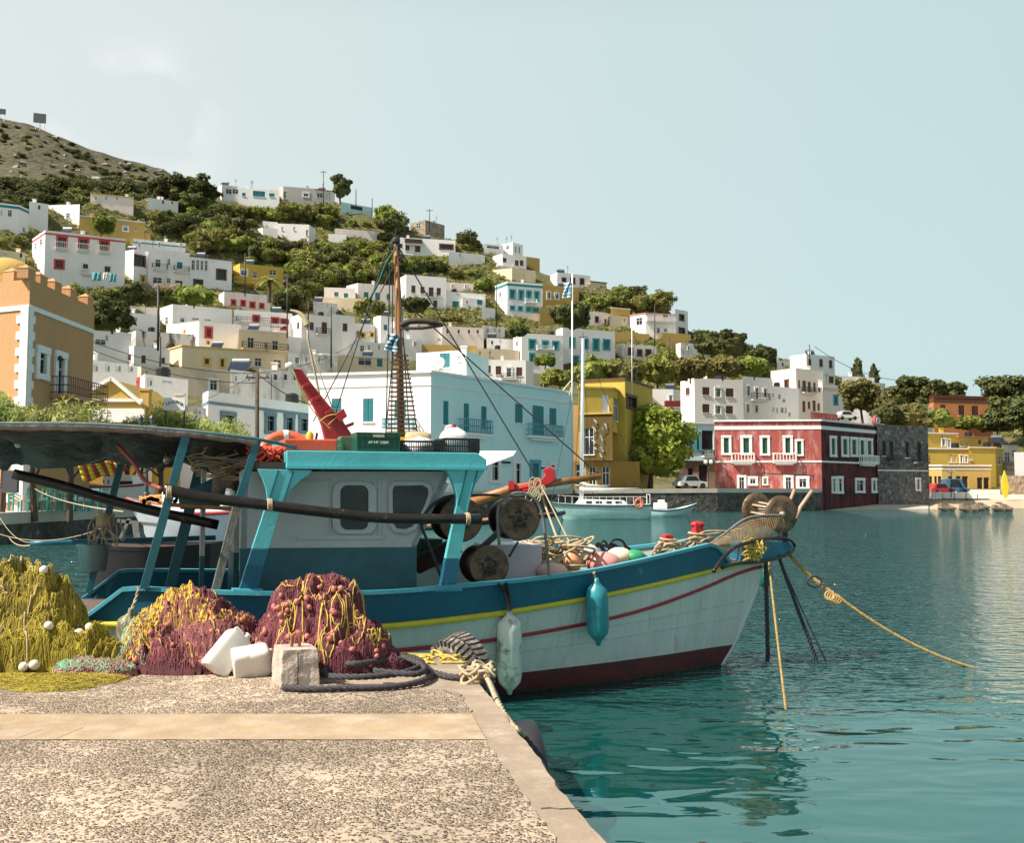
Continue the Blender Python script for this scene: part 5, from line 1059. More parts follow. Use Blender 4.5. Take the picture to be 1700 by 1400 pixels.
# bitts and ropes on the bow
for k, (x, y0, y1, lb) in enumerate(((1108,888,925,'red bitt post standing aft on the foredeck, rope wound round it'),(1158,868,915,'red double headed bitt near the bow with rope wrapped round'))):
    b_ = bp(x, y1, .05); tp = bp(x, y0, .05); rt = thing('bitt', lb, 'bitt', b_); mb = MB(); mb.obox((b_+tp)/2, AX*.05, NB*.05, UZ*((tp.z-b_.z)/2)); build('post', mb, REDP, rt, bevel=.008); mb = MB(); mb.sphere(tp - UZ*.02, .06 if k else .045, 14, (1.4 if k else 1,1,.6)); build('head', mb, REDP, rt, smooth=True)
    mb = MB(); 
    for j in range(5): q = b_ + UZ*(.05+.035*j) + AX*rr.uniform(-.02,.02); mb.tube([q + (AX*math.cos(a)*rr.uniform(1.1,1.5) + NB*math.sin(a))*.07 + UZ*.01*math.sin(a+j) for a in [i*2*math.pi/16 for i in range(16)]], .014, 6, closed=True)
    for j in range(9): q = b_ + AX*rr.uniform(-.1,.1) + NB*.06 + UZ*rr.uniform(.0,.1); mb.tube([q + (AX*math.cos(a)*rr.uniform(.09,.15) + UZ*math.sin(a)*.07 + NB*.03*math.cos(2*a+j)) for a in [i*2*math.pi/16 for i in range(16)]], .013, 6, closed=True)
    build('wound_rope', mb, ROPE, rt, smooth=True)
mb = MB(); mb.tube(smooth_curve([bp(1085,930,.1), bp(1105,905,.12), bp(1130,900,.12), bp(1160,890,.1), bp(1195,885,.1), bp(1235,878,.05)], 6), .014, 6); mb.tube(smooth_curve([bp(1090,925,.0), bp(1125,912,.1), bp(1150,898,.12), bp(1180,893,.1), bp(1215,893,.1)], 6), .014, 6); mb.tube(smooth_curve([bp(1140,905,.1), bp(1165,885,.1), bp(1190,882,.1), bp(1225,884,.1)], 6), .012, 6)
tag(build('bow_rope', mb, ROPE, None, smooth=True, loc=bp(1105,905,.1)), 'slack beige rope running between the red bitts to the bow roller', 'rope')
# bow roller, two flanges with bars
c2 = bp(1297,854,.16); c1 = bp(1257,847,-.16); r2 = 31/FPX*c2.y; rt = thing('bow_roller', 'round two disc line hauler mounted over the bow', 'line hauler', c2)
for c, r_, nm in ((c2, r2, 'flange'), (c1, r2*.95, 'flange')):
    mb = MB(); mb.lathe([(0,.018),(r_*.2,.018),(r_*.25,.006),(r_*.7,.014),(r_,.008),(r_,-.008),(0,-.008)], c, NB, 36); build(nm, mb, RUST, rt, smooth=True)
mb = MB(); L_ = (c2-c1).dot(NB)
for k in range(6): a = k*math.pi/3+.3; o = (AX*math.cos(a)+UZ*math.sin(a))*r2*.42; mb.tube([c1+o, c2+o], .012, 8)
mb.tube([c1-NB*.06, c2+NB*.05], .028, 12); build('bars', mb, mat('bright_bar',(.45,.36,.28),rough=.5), rt, smooth=True)
mb = MB(); mb.tube([bp(1305,850,-.3), bp(1319,813,-.3)], .02, 8); build('handle', mb, mat('pale_wood',(.45,.30,.20),rough=.6), rt, smooth=True); mb = MB(); mb.tube([bp(1322,862,.16), bp(1329,842,.16), bp(1348,815,.16)], .022, 8); build('handle', mb, mat('pale_wood',(.45,.30,.20),rough=.6), rt, smooth=True)
mb = MB(); mb.obox(bp(1299,878,.05), AX*.035, NB*.05, UZ*.2); build('stand', mb, BLK, rt)
# stemhead platform
mb = MB(); P = [bp(x, y, .12) for x, y in ((1228,936),(1232,900),(1262,898),(1311,901),(1317,909),(1310,917),(1285,925),(1262,936))]; mb.prism(P[::-1], -NB*.24); build('stem_platform', mb, BLU, fb, bevel=.006)
hoop('', [(1184,950),(1200,927),(1223,908),(1259,897),(1294,894),(1312,897),(1319,906),(1315,916),(1294,926),(1259,933),(1224,936),(1198,943)], [.55,.5,.42,.3,.16,.1,.02,.1,.2,.32,.4,.5], .02, BPIPE, 'bow_guard')
# net chute on the bow
nt_ = thing('bow_net', 'brown landing net hung on a rod beside the bow roller', 'net', bp(1240,900,.2)); mb = MB()
rim = smooth_curve([bp(1176,906,.25), bp(1205,885,.25), bp(1232,865,.24), bp(1258,857,.22), bp(1298,856,.2)], 6); mb.tube(rim, .014, 8); build('rod', mb, GREY, nt_, smooth=True)
lowr = smooth_curve([bp(1178,908,.3), bp(1212,915,.3), bp(1245,931,.3), bp(1262,925,.26), bp(1296,888,.2)], 6); mb = MB(); nR = len(rim)
def netp(i, v): 
    u = i; a, b_ = rim[u], lowr[u]; return a.lerp(b_, v) + NB*(.06*math.sin(v*math.pi))
for k in range(0, 4*(nR-1), 2):
    pts = []
    for j in range(13):
        u = k/4 + j*.35; u = min(nR-1.001, max(0, u)); i0 = int(u); fr = u-i0; pts.append(netp(i0, j/12).lerp(netp(min(nR-1, i0+1), j/12), fr))
    mb.tube(pts, .0028, 3)
    pts = []
    for j in range(13):
        u = k/4 - j*.35; u = min(nR-1.001, max(0, u)); i0 = int(u); fr = u-i0; pts.append(netp(i0, j/12).lerp(netp(min(nR-1, i0+1), j/12), fr))
    mb.tube(pts, .0028, 3)
build('netting', mb, mat('net_brown',(.27,.18,.09),rough=.9,var=.4,scale=14), nt_)
mb = MB()
for k in range(26):
    q = bp(rr.uniform(1236,1264), rr.uniform(900,930), .33); mb.tube(smooth_curve([q+Vector((rr.uniform(-.06,.06), rr.uniform(-.02,.02), rr.uniform(-.06,.06))) for _ in range(5)], 4), .008, 5)
build('yellow_twine', mb, ROPY, nt_, smooth=True)
# --- fenders
def fender(label, top, c0, c1, r, m, strap_m, t_off, bands=None):
    """bottom, top of body as photograph places on the hull side plane"""
    a, b_ = c0, c1; rt = thing('fender', label, 'fender', b_, 'fenders hung along the hull'); L_ = (b_-a).length; ax = (b_-a).normalized(); mb = MB()
    mb.lathe([(0,-.075),(.022,-.07),(.03,-.03),(r*.55,.0),(r*.9,.05),(r,.11),(r,L_-.11),(r*.9,L_-.04),(r*.5,L_),(.03,L_+.03),(.022,L_+.07),(0,L_+.075)], a, ax, 24); build('body', mb, m, rt, smooth=True); mb = MB(); twisted(mb, [b_+ax*.05, b_.lerp(top,.6), top], .014, 2); build('lanyard', mb, strap_m, rt, smooth=True); return rt
def side_pt(px, py, extra):
    # a point on the ray where it comes within extra of the hull skin
    for k in range(400):
        t_ = 1.9 - k*.005; q = bp(px, py, t_); s = (q-BO).dot(AX); h = half(max(S0, min(7.1, s)), max(0, min(1.0, q.z))) if q.z < sm(zyS, zyZ, s) else sm(bS, bB, s)
        if t_ <= h + extra: return q
    return q
FW = mat('fender_white', (.62,.66,.60), rough=.45, var=.12, scale=4, col2=(.20,.21,.12), mixlo=.52, mixhi=.64); FTL = mat('fender_teal', (.03,.24,.29), rough=.4, var=.25, scale=4, col2=(.02,.12,.15), mixlo=.5, mixhi=.7); FOL = mat('fender_worn', (.36,.35,.22), rough=.6, var=.3, scale=6, stretch=(4,4,.5), col2=(.10,.09,.05), mixlo=.45, mixhi=.55)
a = side_pt(846,1141,.12); b_ = side_pt(845,1027,.12); b_ = Vector((a.x, a.y, b_.z)).lerp(b_, .6); fender('long dirty white fender hanging on a black strap near the pier end', side_pt(836,972,.06), a, b_, .113, FW, ROPB, 0)
a = side_pt(993,1060,.12); b_ = side_pt(989,973,.12); b_ = Vector((a.x, a.y, b_.z)).lerp(b_, .6); fender('teal fender hanging under the blue bow bulwark', side_pt(986,950,.05), a, b_, .108, FTL, ROPE, 0)
a = side_pt(218,1092,.12); b_ = side_pt(218,1024,.12); fender('stubby worn greenish fender with vertical stripes at the stern', side_pt(231,975,.05), a, b_, .118, FOL, ROPE, 0)
mb = MB(); mb.tube([side_pt(828,970,.07), side_pt(838,985,.06), side_pt(845,1015,.1)], .016, 6); mb.tube([side_pt(840,968,.07), side_pt(845,990,.06), side_pt(848,1014,.1)], .016, 6); build('fender_strap', mb, BLK, fb)
# --- things on the wheelhouse roof
ZR = zr
def rp(px, t): q = bp(px, 748, t); return Vector((q.x, q.y, ZR+.002))
def crate(name, label, x0, x1, ytop, t, depth, m, lattice, txt=None):
    a, b_ = rp(x0, t), rp(x1, t); h = (bp(x0, ytop, t).z - ZR); W_ = (b_-a).dot(AX); c = (a+b_)/2 - NB*depth/2; rt = thing(name, label, 'crate', c)
    mb = MB(); th = .012
    if not lattice:
        for sg in (-1,1): mb.obox(c+NB*sg*(depth/2-th/2)+UZ*h/2, AX*W_/2, NB*th/2, UZ*h/2); mb.obox(c+AX*sg*(W_/2-th/2)+UZ*h/2, AX*th/2, NB*(depth/2-th-.001), UZ*h/2)
        mb.obox(c+UZ*th/2, AX*(W_/2-th-.001), NB*(depth/2-th-.001), UZ*th/2)
        for k in range(9): mb.obox(c+NB*(depth/2+.004)+AX*W_*(k/8-.5)*.97+UZ*h/2, AX*.006, NB*.005, UZ*h/2*.98)
        for zz in (.12,.8): mb.obox(c+NB*(depth/2+.006)+UZ*h*zz, AX*W_/2, NB*.006, UZ*.008)
    else:
        for sg in (-1,1):
            n = int(W_/.021)
            for k in range(n+1): mb.obox(c+NB*sg*depth/2+AX*W_*(k/n-.5)+UZ*h/2, AX*.0035, NB*.004, UZ*h/2)
            for zz in (.02,.5,.98): mb.obox(c+NB*sg*depth/2+UZ*h*zz, AX*(W_/2+.005), NB*.006, UZ*(.01 if zz > .9 else .005))
            for zz in (.02,.5,.98): mb.obox(c+AX*sg*W_/2+UZ*h*zz, AX*.006, NB*depth/2, UZ*(.01 if zz > .9 else .005))
            for k in range(int(depth/.025)): mb.obox(c+AX*sg*W_/2+NB*(-depth/2+.025*k)+UZ*h/2, AX*.004, NB*.0035, UZ*h/2)
            for s2 in (-1,1): mb.obox(c+AX*sg*W_/2+NB*s2*depth/2+UZ*h/2, AX*.011, NB*.011, UZ*(h/2+.004))
        mb.obox(c+UZ*.004, AX*W_/2, NB*depth/2, UZ*.003)
    build('shell', mb, m, rt)
    if not lattice:
        mb = MB(); mb.obox(c+NB*(depth/2+.012)+UZ*h*.82, AX*.05, NB*.004, UZ*.011); build('handle', mb, mat('crate_handle',(.5,.45,.3)), rt)
    if txt: text_mesh(txt, .034, c+NB*(depth/2+.014)+UZ*h*.48, AX, UZ, mat('ink_white',(.7,.7,.65)), rt)
    return c, W_, h
crate('fish_crate', 'dark green plastic fish crate with white letters on the wheelhouse roof', 592, 664, 718, 1.08, .30, boatmat('crate_green',(.012,.075,.045)), False, 'AP HP 33881')
crate('fish_crate', 'open light green crate rim tucked behind the dark green one', 567, 590, 728, .80, .22, boatmat('crate_green_light',(.05,.22,.12)), True)
cc1 = crate('fish_crate', 'black lattice crate holding a white bundle on the roof', 668, 732, 733, 1.05, .30, BLK, True); cc2 = crate('fish_crate', 'black lattice crate with a white jug, at the front end of the roof', 737, 794, 729, 1.07, .30, BLK, True)
mb = MB(); a, b_ = rp(472,1.08), rp(560,1.08); h = bp(472,729,1.08).z-ZR; mb.obox((a+b_)/2-NB*.2+UZ*h/2, AX*(b_-a).dot(AX)/2, NB*.2, UZ*h/2); tag(build('red_tray', mb, OR, None, loc=(a+b_)/2, bevel=.012), 'shallow orange red plastic box on the wheelhouse roof', 'box')
c = rp(476,.35) + UZ*.0; mb = MB(); ringp = [c + (AX*math.cos(a) + (UZ*.93-NB*.35)*math.sin(a))*.235 - UZ*.04 for a in [i*2*math.pi/40 for i in range(40)]]; lr = thing('lifebuoy', 'orange lifebuoy with white bands leaning behind the red box', 'lifebuoy', c); mb.tube(ringp, .048, 12, closed=True); build('ring', mb, boatmat('lifebuoy_orange',(.72,.13,.06)), lr, smooth=True); mb = MB()
for a0 in (90,0,180,270):
    mb = MB(); mb.tube([c + (AX*math.cos(a) + (UZ*.93-NB*.35)*math.sin(a))*.235 - UZ*.04 for a in [R(a0-6+3*j) for j in range(5)]], .051, 12); build('band', mb, TRM, lr, smooth=True)
def jug(label, c, w_, h, m, cap, rotz=0, tilt=0):
    rt = thing('jerrycan', label, 'jerrycan', c); mb = MB(); n = 20; rows = []
    for (k, z) in ((.86,0),(1,.04),(1,.62),(.97,.68),(.8,.82),(.45,.93),(.3,.97)):
        rows.append([Vector((math.copysign(abs(math.cos(a))**.55, math.cos(a))*w_/2*k, math.copysign(abs(math.sin(a))**.55, math.sin(a))*w_*.36*k, z*h)) for a in [i*2*math.pi/n for i in range(n)]])
    mb.grid(rows, closed=True); mb.add(rows[0], [tuple(reversed(range(n)))]); mb.add(rows[-1], [tuple(range(n))])
    mb2 = MB(); mb2.lathe([(.022,0),(.022,.03),(0,.03)], (0,0,h*.97), (0,0,1), 12); mb3 = MB(); mb3.tube(smooth_curve([Vector((-w_*.3,0,h*.75)), Vector((-w_*.25,0,h*1.0)), Vector((0,0,h*1.04)), Vector((.04*1,0,h*.97))], 4), .012, 6)
    M = Matrix.Rotation(rotz, 4, 'Z') @ Matrix.Rotation(tilt, 4, 'X')
    for mm in (mb, mb2, mb3): mm.v = [tuple(M @ Vector(v) + Vector(c)) for v in mm.v]
    b1 = build('body', mb, m, rt, smooth=True); build('cap', mb2, cap, rt); build('handle', mb3, m, rt, smooth=True); return rt
PLW = mat('plastic_white', (.80,.79,.77), rough=.35, var=.06, scale=4)
jug('white plastic jug with a red cap standing in the front black crate', cc2[0]+UZ*.01-AX*.03, .26, .24, PLW, REDP, R(12)); 
mb = MB(); mb.sphere(cc1[0]+UZ*.05, .12, 16, (1.2,.9,.75), jitter=.5); tag(build('white_sack', mb, PLW, None, smooth=True, loc=cc1[0]), 'bunched white sack inside the black crate behind the strut', 'sack')
c = rp(690,.62)+UZ*.12; mb = MB(); mb.lathe([(0,0),(.07,.01),(.08,.06),(.08,.20),(.06,.24),(0,.25)], c-AX*.1+UZ*.02, AX, 16); tag(build('foam_roll', mb, mat('foam_beige',(.45,.38,.22),rough=.9,var=.3,scale=8), None, smooth=True, loc=c), 'rolled beige foam on top of the crates', 'roll')
mb = MB(); c = rp(668,.7)+UZ*.1; mb.obox(c, AX*.09, NB*.12, UZ*.05); tag(build('yellow_box', mb, boatmat('box_yellow',(.75,.38,.04)), None, loc=c, bevel=.01), 'small orange yellow box beside the beige foam roll', 'box')
mb = MB(); c = rp(514,.6); mb.lathe([(.0,0),(.035,.0),(.035,.17),(.02,.2),(0,.2)], c+UZ*.0, (0,0,1), 10); tag(build('marker_light', mb, boatmat('marker_yellow',(.75,.42,.03)), None, smooth=True, loc=c), 'yellow floating marker light on the roof behind the red box', 'marker light')
mb = MB(); mb.beam(rp(521,.4), rp(526,.4)+UZ*.2, .02, .02); mb.beam(rp(521,.4), rp(518,.4)+UZ*.02, .02, .02); tag(build('short_rod', mb, IRN, None, loc=rp(521,.4)), 'short dark rod standing between the marker light and the red post', 'rod')
mb = MB(); c = rp(560,.5); mb.obox(c+UZ*.09, AX*.14, NB*.1, UZ*.045); mb.obox(c+UZ*.15+AX*.12, AX*.1, NB*.1, UZ*.012); tag(build('wooden_box', mb, mat('box_wood',(.30,.16,.09),rough=.8,var=.3), None, loc=c, bevel=.004), 'small brown wooden box at the foot of the red post', 'box')
# folded nets and ropes on the brown shelf
mb = MB()
for k in range(26):
    q = bw(sR0-.13, 1.0, zbt+.12) + AX*rr.uniform(-.12,.1) + NB*rr.uniform(-.12,.1) + UZ*rr.uniform(-.05,.06); mb.tube([q + Vector((math.cos(a)*rr.uniform(.03,.09), math.sin(a)*.06, .03*math.sin(3*a+k))) for a in [i*2*math.pi/12 for i in range(12)]], .009, 5, closed=True)
tag(build('rope_coil', mb, OR, None, smooth=True, loc=bw(sR0-.13,1.0,zbt+.07)), 'orange red rope bundle heaped on the brown shelf behind the roof', 'rope')
# red leaning post with pegs
t_ = -.35; P = [bp(x, y, t_) for x, y in ((545,752),(596,752),(585,722),(570,700),(551,678),(532,655),(511,628),(501,613),(487,612),(496,632),(510,655),(524,680),(534,705))]
rt = thing('red_post', 'curved crimson mast stump with pegs leaning back over the roof', 'mast', bp(565,750,t_)); mb = MB(); mb.prism(P[::-1], -NB*.09); build('post', mb, REDP, rt, bevel=.01)
for x, y, l_ in ((508,640,.06),(524,662,.07),(545,684,.06),(580,706,.07)): mb = MB(); q = bp(x, y, t_+.06); mb.obox(q, AX*l_*.6+UZ*l_*.25, NB*.03, UZ*.018); build('peg', mb, REDP, rt, bevel=.004)
mb = MB(); mb.obox(bp(566,690,t_+.06), AX*.04+UZ*.03, NB*.04, UZ*.04-AX*.02); build('cleat', mb, REDP, rt, bevel=.004)
mb = MB(); mb.tube(smooth_curve([bp(487,615,t_+.09), bp(500,650,t_+.09), bp(522,685,t_+.09), bp(548,712,t_+.09)], 6), .006, 5); mb.tube(smooth_curve([bp(530,700,t_+.09), bp(545,690,t_+.1), bp(560,690,t_+.09), bp(545,705,t_+.1)], 6), .005, 5); build('twine', mb, ROPY, rt)
mb = MB(); mb.lathe([(.03,0),(.05,.01),(.045,.05),(.0,.07)], bp(481,612,t_), (0,0,1), 14); build('lamp', mb, mat('lamp_white',(.7,.68,.6),rough=.3), rt, smooth=True)
# --- mooring lines
def line(label, pts, r, m, name='mooring_rope', tw_=True, k=6):
    mb = MB(); P = smooth_curve(pts, k) if len(pts) > 2 else pts
    if tw_: twisted(mb, P, r, 3, n=5)
    else: mb.tube(P, r, 6)
    return tag(build(name, mb, m, None, smooth=True, loc=P[0]), label, 'rope')
ROPB2 = mat('rope_ochre', (.34,.23,.08), rough=.85, var=.4, scale=25)
g0 = lambda x, y, z=-.03: ground(x, y, z)
line('thick dark mooring rope falling straight from the bow to the water', sagline(bp(1271,930,.02), g0(1275,1098), .02), .026, ROPB); line('yellow twisted rope slanting down just ahead of the stem', sagline(bp(1276,928,.05), g0(1306,1186), .04), .013, ROPB2)
line('dark mooring rope slanting away from the bow platform', sagline(bp(1292,922,.0), g0(1357,1098), .02), .021, ROPB); line('thin dark line beside the slanting dark mooring rope', sagline(bp(1293,925,-.05), g0(1373,1102), .02), .009, ROPB, tw_=False)
e1 = bp(1310,921,.0); sh = at(1384,987,11.6); e2 = at(1394,990,11.6); kn = at(1392+4,994,11.6)
line('heavy yellow brown rope tied to the bow platform and shackle', [e1, e1.lerp(sh,.5)-UZ*.03, sh], .026, ROPB2); far = g0(1625,1112)
line('long yellow mooring rope running from the knot down into the open water', sagline(at(1450-60,990,11.55), far, .10, 24), .018, ROPB2)
mb = MB(); c = at(1385,990,11.55)
for k in range(4): mb.tube([c + Vector((math.cos(a)*.05+.025*k-.05, math.sin(a)*.03, math.sin(a)*.045-.012*k)) for a in [i*2*math.pi/14 for i in range(14)]], .014, 6, closed=True)
tag(build('rope_knot', mb, ROPB2, None, smooth=True, loc=c), 'big yellow knot with an iron shackle in the long mooring rope', 'knot')
mb = MB(); mb.tube([at(1352,966,11.6) + Vector((math.cos(a)*.08, 0, math.sin(a)*.06)) for a in [i*2*math.pi/14 for i in range(14)]], .012, 6, closed=True); tag(build('shackle', mb, IRN, None, smooth=True, loc=c), 'dark iron shackle ring joining the bow rope to the long rope', 'shackle')
c = bp(1270,955,-.25); mb = MB(); mb.sphere(c, .13, 16, (.7,.7,1.15)); tag(build('buoy', mb, boatmat('buoy_dark_green',(.01,.16,.09)), None, smooth=True, loc=c), 'dark green buoy hanging behind the stem', 'buoy')
# ------------------------------------------------------------------ the pier in front
PZ = .65
def gp(px, py, z=PZ): return ground(px, py, z)
PCON = mat('pier_concrete', (.56,.43,.29), rough=.9, var=.16, scale=5, col2=(.62,.55,.44), mixlo=.5, mixhi=.7, bump=.35, bscale=60); PCON2 = mat('pier_kerb', (.30,.235,.175), rough=.9, var=.15, scale=4, col2=(.42,.35,.28), mixlo=.5, mixhi=.75, bump=.35, bscale=45)
def pebble_mat():
    m = bpy.data.materials.new('exposed_pebbles'); m.use_nodes = True; t = m.node_tree; n = t.nodes.new; l = t.links.new; b = t.nodes['Principled BSDF']; b.inputs['Roughness'].default_value = .75; b.inputs['Specular IOR Level'].default_value = .3
    ge = n('ShaderNodeNewGeometry'); nz = n('ShaderNodeTexNoise'); nz.inputs['Scale'].default_value = 45; l(ge.outputs['Position'], nz.inputs['Vector'])
    ad = n('ShaderNodeMixRGB'); ad.blend_type = 'ADD'; ad.inputs[0].default_value = .012; l(ge.outputs['Position'], ad.inputs[1]); l(nz.outputs['Color'], ad.inputs[2])
    v = n('ShaderNodeTexVoronoi'); v.inputs['Scale'].default_value = 58; l(ad.outputs[0], v.inputs['Vector']); v.inputs['Randomness'].default_value = 1
    ve = n('ShaderNodeTexVoronoi'); ve.feature = 'DISTANCE_TO_EDGE'; ve.inputs['Scale'].default_value = 58; l(ad.outputs[0], ve.inputs['Vector'])
    sp = n('ShaderNodeSeparateColor'); l(v.outputs['Color'], sp.inputs[0])
    cr = n('ShaderNodeValToRGB'); e = cr.color_ramp; e.interpolation = 'LINEAR'; e.elements[0].position = 0; e.elements[0].color = (.075,.055,.042,1); e.elements[1].position = 1; e.elements[1].color = (.55,.48,.40,1)
    for p_, c in ((.2,(.11,.085,.065,1)),(.4,(.20,.14,.095,1)),(.6,(.30,.22,.15,1)),(.8,(.36,.26,.17,1))): q = e.elements.new(p_); q.color = c
    l(sp.outputs['Red'], cr.inputs['Fac'])
    # mortar shows between stones, more of it in worn patches
    n2 = n('ShaderNodeTexNoise'); n2.inputs['Scale'].default_value = 2.3; n2.inputs['Detail'].default_value = 7; n2.inputs['Roughness'].default_value = .7; l(ge.outputs['Position'], n2.inputs['Vector'])
    r2 = n('ShaderNodeMapRange'); r2.inputs['From Min'].default_value = .48; r2.inputs['From Max'].default_value = .68; r2.inputs['To Min'].default_value = .0; r2.inputs['To Max'].default_value = .8; l(n2.outputs['Fac'], r2.inputs['Value'])
    lt = n('ShaderNodeMath'); lt.operation = 'LESS_THAN'; l(sp.outputs['Green'], lt.inputs[0]); l(r2.outputs[0], lt.inputs[1])
    me = n('ShaderNodeMapRange'); me.inputs['From Min'].default_value = .05; me.inputs['From Max'].default_value = .11; me.inputs['To Min'].default_value = 1; me.inputs['To Max'].default_value = 0; l(ve.outputs['Distance'], me.inputs['Value'])
    mxm = n('ShaderNodeMath'); mxm.operation = 'MAXIMUM'; l(lt.outputs[0], mxm.inputs[0]); l(me.outputs[0], mxm.inputs[1])
    mo = n('ShaderNodeMixRGB'); mo.inputs[2].default_value = (.42,.34,.255,1); l(mxm.outputs[0], mo.inputs[0]); l(cr.outputs[0], mo.inputs[1])
    n3 = n('ShaderNodeTexNoise'); n3.inputs['Scale'].default_value = .9; n3.inputs['Detail'].default_value = 5; l(ge.outputs['Position'], n3.inputs['Vector']); r3 = n('ShaderNodeMapRange'); r3.inputs['From Min'].default_value = .35; r3.inputs['From Max'].default_value = .65; r3.inputs['To Min'].default_value = .78; r3.inputs['To Max'].default_value = 1.3; l(n3.outputs['Fac'], r3.inputs['Value'])
    hv = n('ShaderNodeHueSaturation'); l(mo.outputs[0], hv.inputs['Color']); l(r3.outputs[0], hv.inputs['Value']); l(hv.outputs[0], b.inputs['Base Color'])
    om = n('ShaderNodeMath'); om.operation = 'SUBTRACT'; om.inputs[0].default_value = 1; l(mxm.outputs[0], om.inputs[1]); hh = n('ShaderNodeMath'); hh.operation = 'MULTIPLY'; sc = n('ShaderNodeMapRange'); sc.inputs['From Max'].default_value = .42; l(ve.outputs['Distance'], sc.inputs['Value']); l(sc.outputs[0], hh.inputs[0]); l(om.outputs[0], hh.inputs[1])
    bu = n('ShaderNodeBump'); bu.inputs['Strength'].default_value = 1; bu.inputs['Distance'].default_value = .014; l(hh.outputs[0], bu.inputs['Height']); l(bu.outputs[0], b.inputs['Normal']); return m
PEB = pebble_mat()
edge_r = [(.9, .5), (.356,3.65), (.2,4.41), (.12,4.98), (.02,5.48), (-.10,6.25), (-.18,6.6), (-.30,7.2), (-.40,7.9), (-.50,8.06), (-.75,8.1)]
rr = random.Random(31); er = []
for (a, b_), (c, d) in zip(edge_r, edge_r[1:]):
    for k in range(8): u = k/8; er.append((a+(c-a)*u + rr.uniform(-.006,.006), b_+(d-b_)*u))
er.append(edge_r[-1]); poly = er + [(-14, 8.1), (-14, .5)]
mb = MB(); n = len(poly); T = [Vector((x, y, PZ)) for x, y in poly]; C_ = [Vector((x+.02 if i < len(er) else x, y, PZ-.03)) for i, (x, y) in enumerate(poly)]; B_ = [Vector((x+.02 if i < len(er) else x, y, -2)) for i, (x, y) in enumerate(poly)]
mb.add(T, [tuple(range(n))]); mb.grid([C_, T], closed=True); mb.grid([B_, C_], closed=True); pr = build('pier', mb, [PCON2]); tag(pr, kind='structure')
def sheet(name, poly, z, m): 
    mb = MB(); mb.add([Vector((x, y, z)) for x, y in poly], [tuple(range(len(poly)))]); return tag(build(name, mb, m), kind='structure')
def jag(a, b_, n, amp):
    return [(a[0]+(b_[0]-a[0])*i/n + rr.uniform(-amp, amp), a[1]+(b_[1]-a[1])*i/n + rr.uniform(-amp, amp)) for i in range(n+1)]
sheet('pebble_paving', [(-13,5.255)] + [(-13,.6)] + [(.62,.6)] + jag((.55,1.2), (.185,3.65), 30, .008) + jag((.185,3.65), (-.13,5.25), 30, .010), PZ+.004, PEB)
sheet('pebble_paving', jag((-.22,5.87), (-.33,6.50), 18, .015) + jag((-.42,6.56), (-1.2,6.9), 20, .02) + [(-1.4,7.2), (-13,7.2), (-13,5.872)], PZ+.004, PEB)
SCR = mat('scored_concrete', (.36,.265,.165), rough=.85, var=.2, scale=3, col2=(.43,.35,.26), mixlo=.45, mixhi=.7, bump=.3, bscale=50)
sheet('concrete_strip', [(-13,5.26)] + jag((-4.5,5.262), (-.13,5.262), 60, .006) + jag((-.225,5.866), (-4.5,5.866), 60, .006) + [(-13,5.868)], PZ+.006, SCR)
mb = MB()   # shallow scored grooves across the strip
for k in range(150):
    x = -5.2 + k*.034; 
    if x > -2.3 or rr.random() < .25 + .6*max(0, (x+3.6)/1.3): continue
    y0, y1 = (5.28,5.56) if k % 2 else (5.57,5.86); s_ = rr.uniform(.02,.05); y1 -= rr.uniform(0,.12); mb.quad((x,y0,PZ+.0075),(x+.004,y0,PZ+.0075),(x+s_+.004,y1,PZ+.0075),(x+s_,y1,PZ+.0075))

tag(build('score_lines', mb, mat('groove_ochre',(.36,.26,.16),rough=.9)), kind='structure')
# crack across the kerb
mb = MB(); P = [gp(898,1344), gp(915,1343), gp(930,1345), gp(945,1344), gp(964,1345)]; mb.tube([q+UZ*.001 for q in P], .004, 4); tag(build('kerb_crack', mb, mat('crack_dark',(.06,.045,.035))), kind='structure')
# ------------------------------------------------------------------ nets
def hfun(blobs, seed, fold=.035):
    def h(x, y):
        z = 0
        for (cx, cy, rx, ry, H_) in blobs:
            r2 = ((x-cx)/rx)**2 + ((y-cy)/ry)**2
            if r2 < 1: z = max(z, H_*(1-r2**1.7)**.6) if z == 0 else max(z, H_*(1-r2**1.7)**.6) + .12*min(z, H_*(1-r2**1.7)**.6)
        if z <= 0: return -1
        z *= 1 + .16*noise.noise(Vector((x*4.2, y*4.2, seed*1.7)))
        w_ = Vector((noise.noise(Vector((x*3, y*3, seed)))*.35, noise.noise(Vector((x*3, y*3, seed+9)))*.35, 0)); e = min(1, z/.12)
        r1 = 1-abs(noise.noise(Vector(((x+w_.x)*7, (y+w_.y)*5 + z*6, seed)))*2); r2_ = 1-abs(noise.noise(Vector(((x+w_.y)*19, (y-w_.x)*14 + z*13, seed+3)))*2)
        return z + e*(fold*(r1-.5) + fold*.45*(r2_-.5)) + .010*noise.noise(Vector((x*70, y*70, z*70)))
    return h
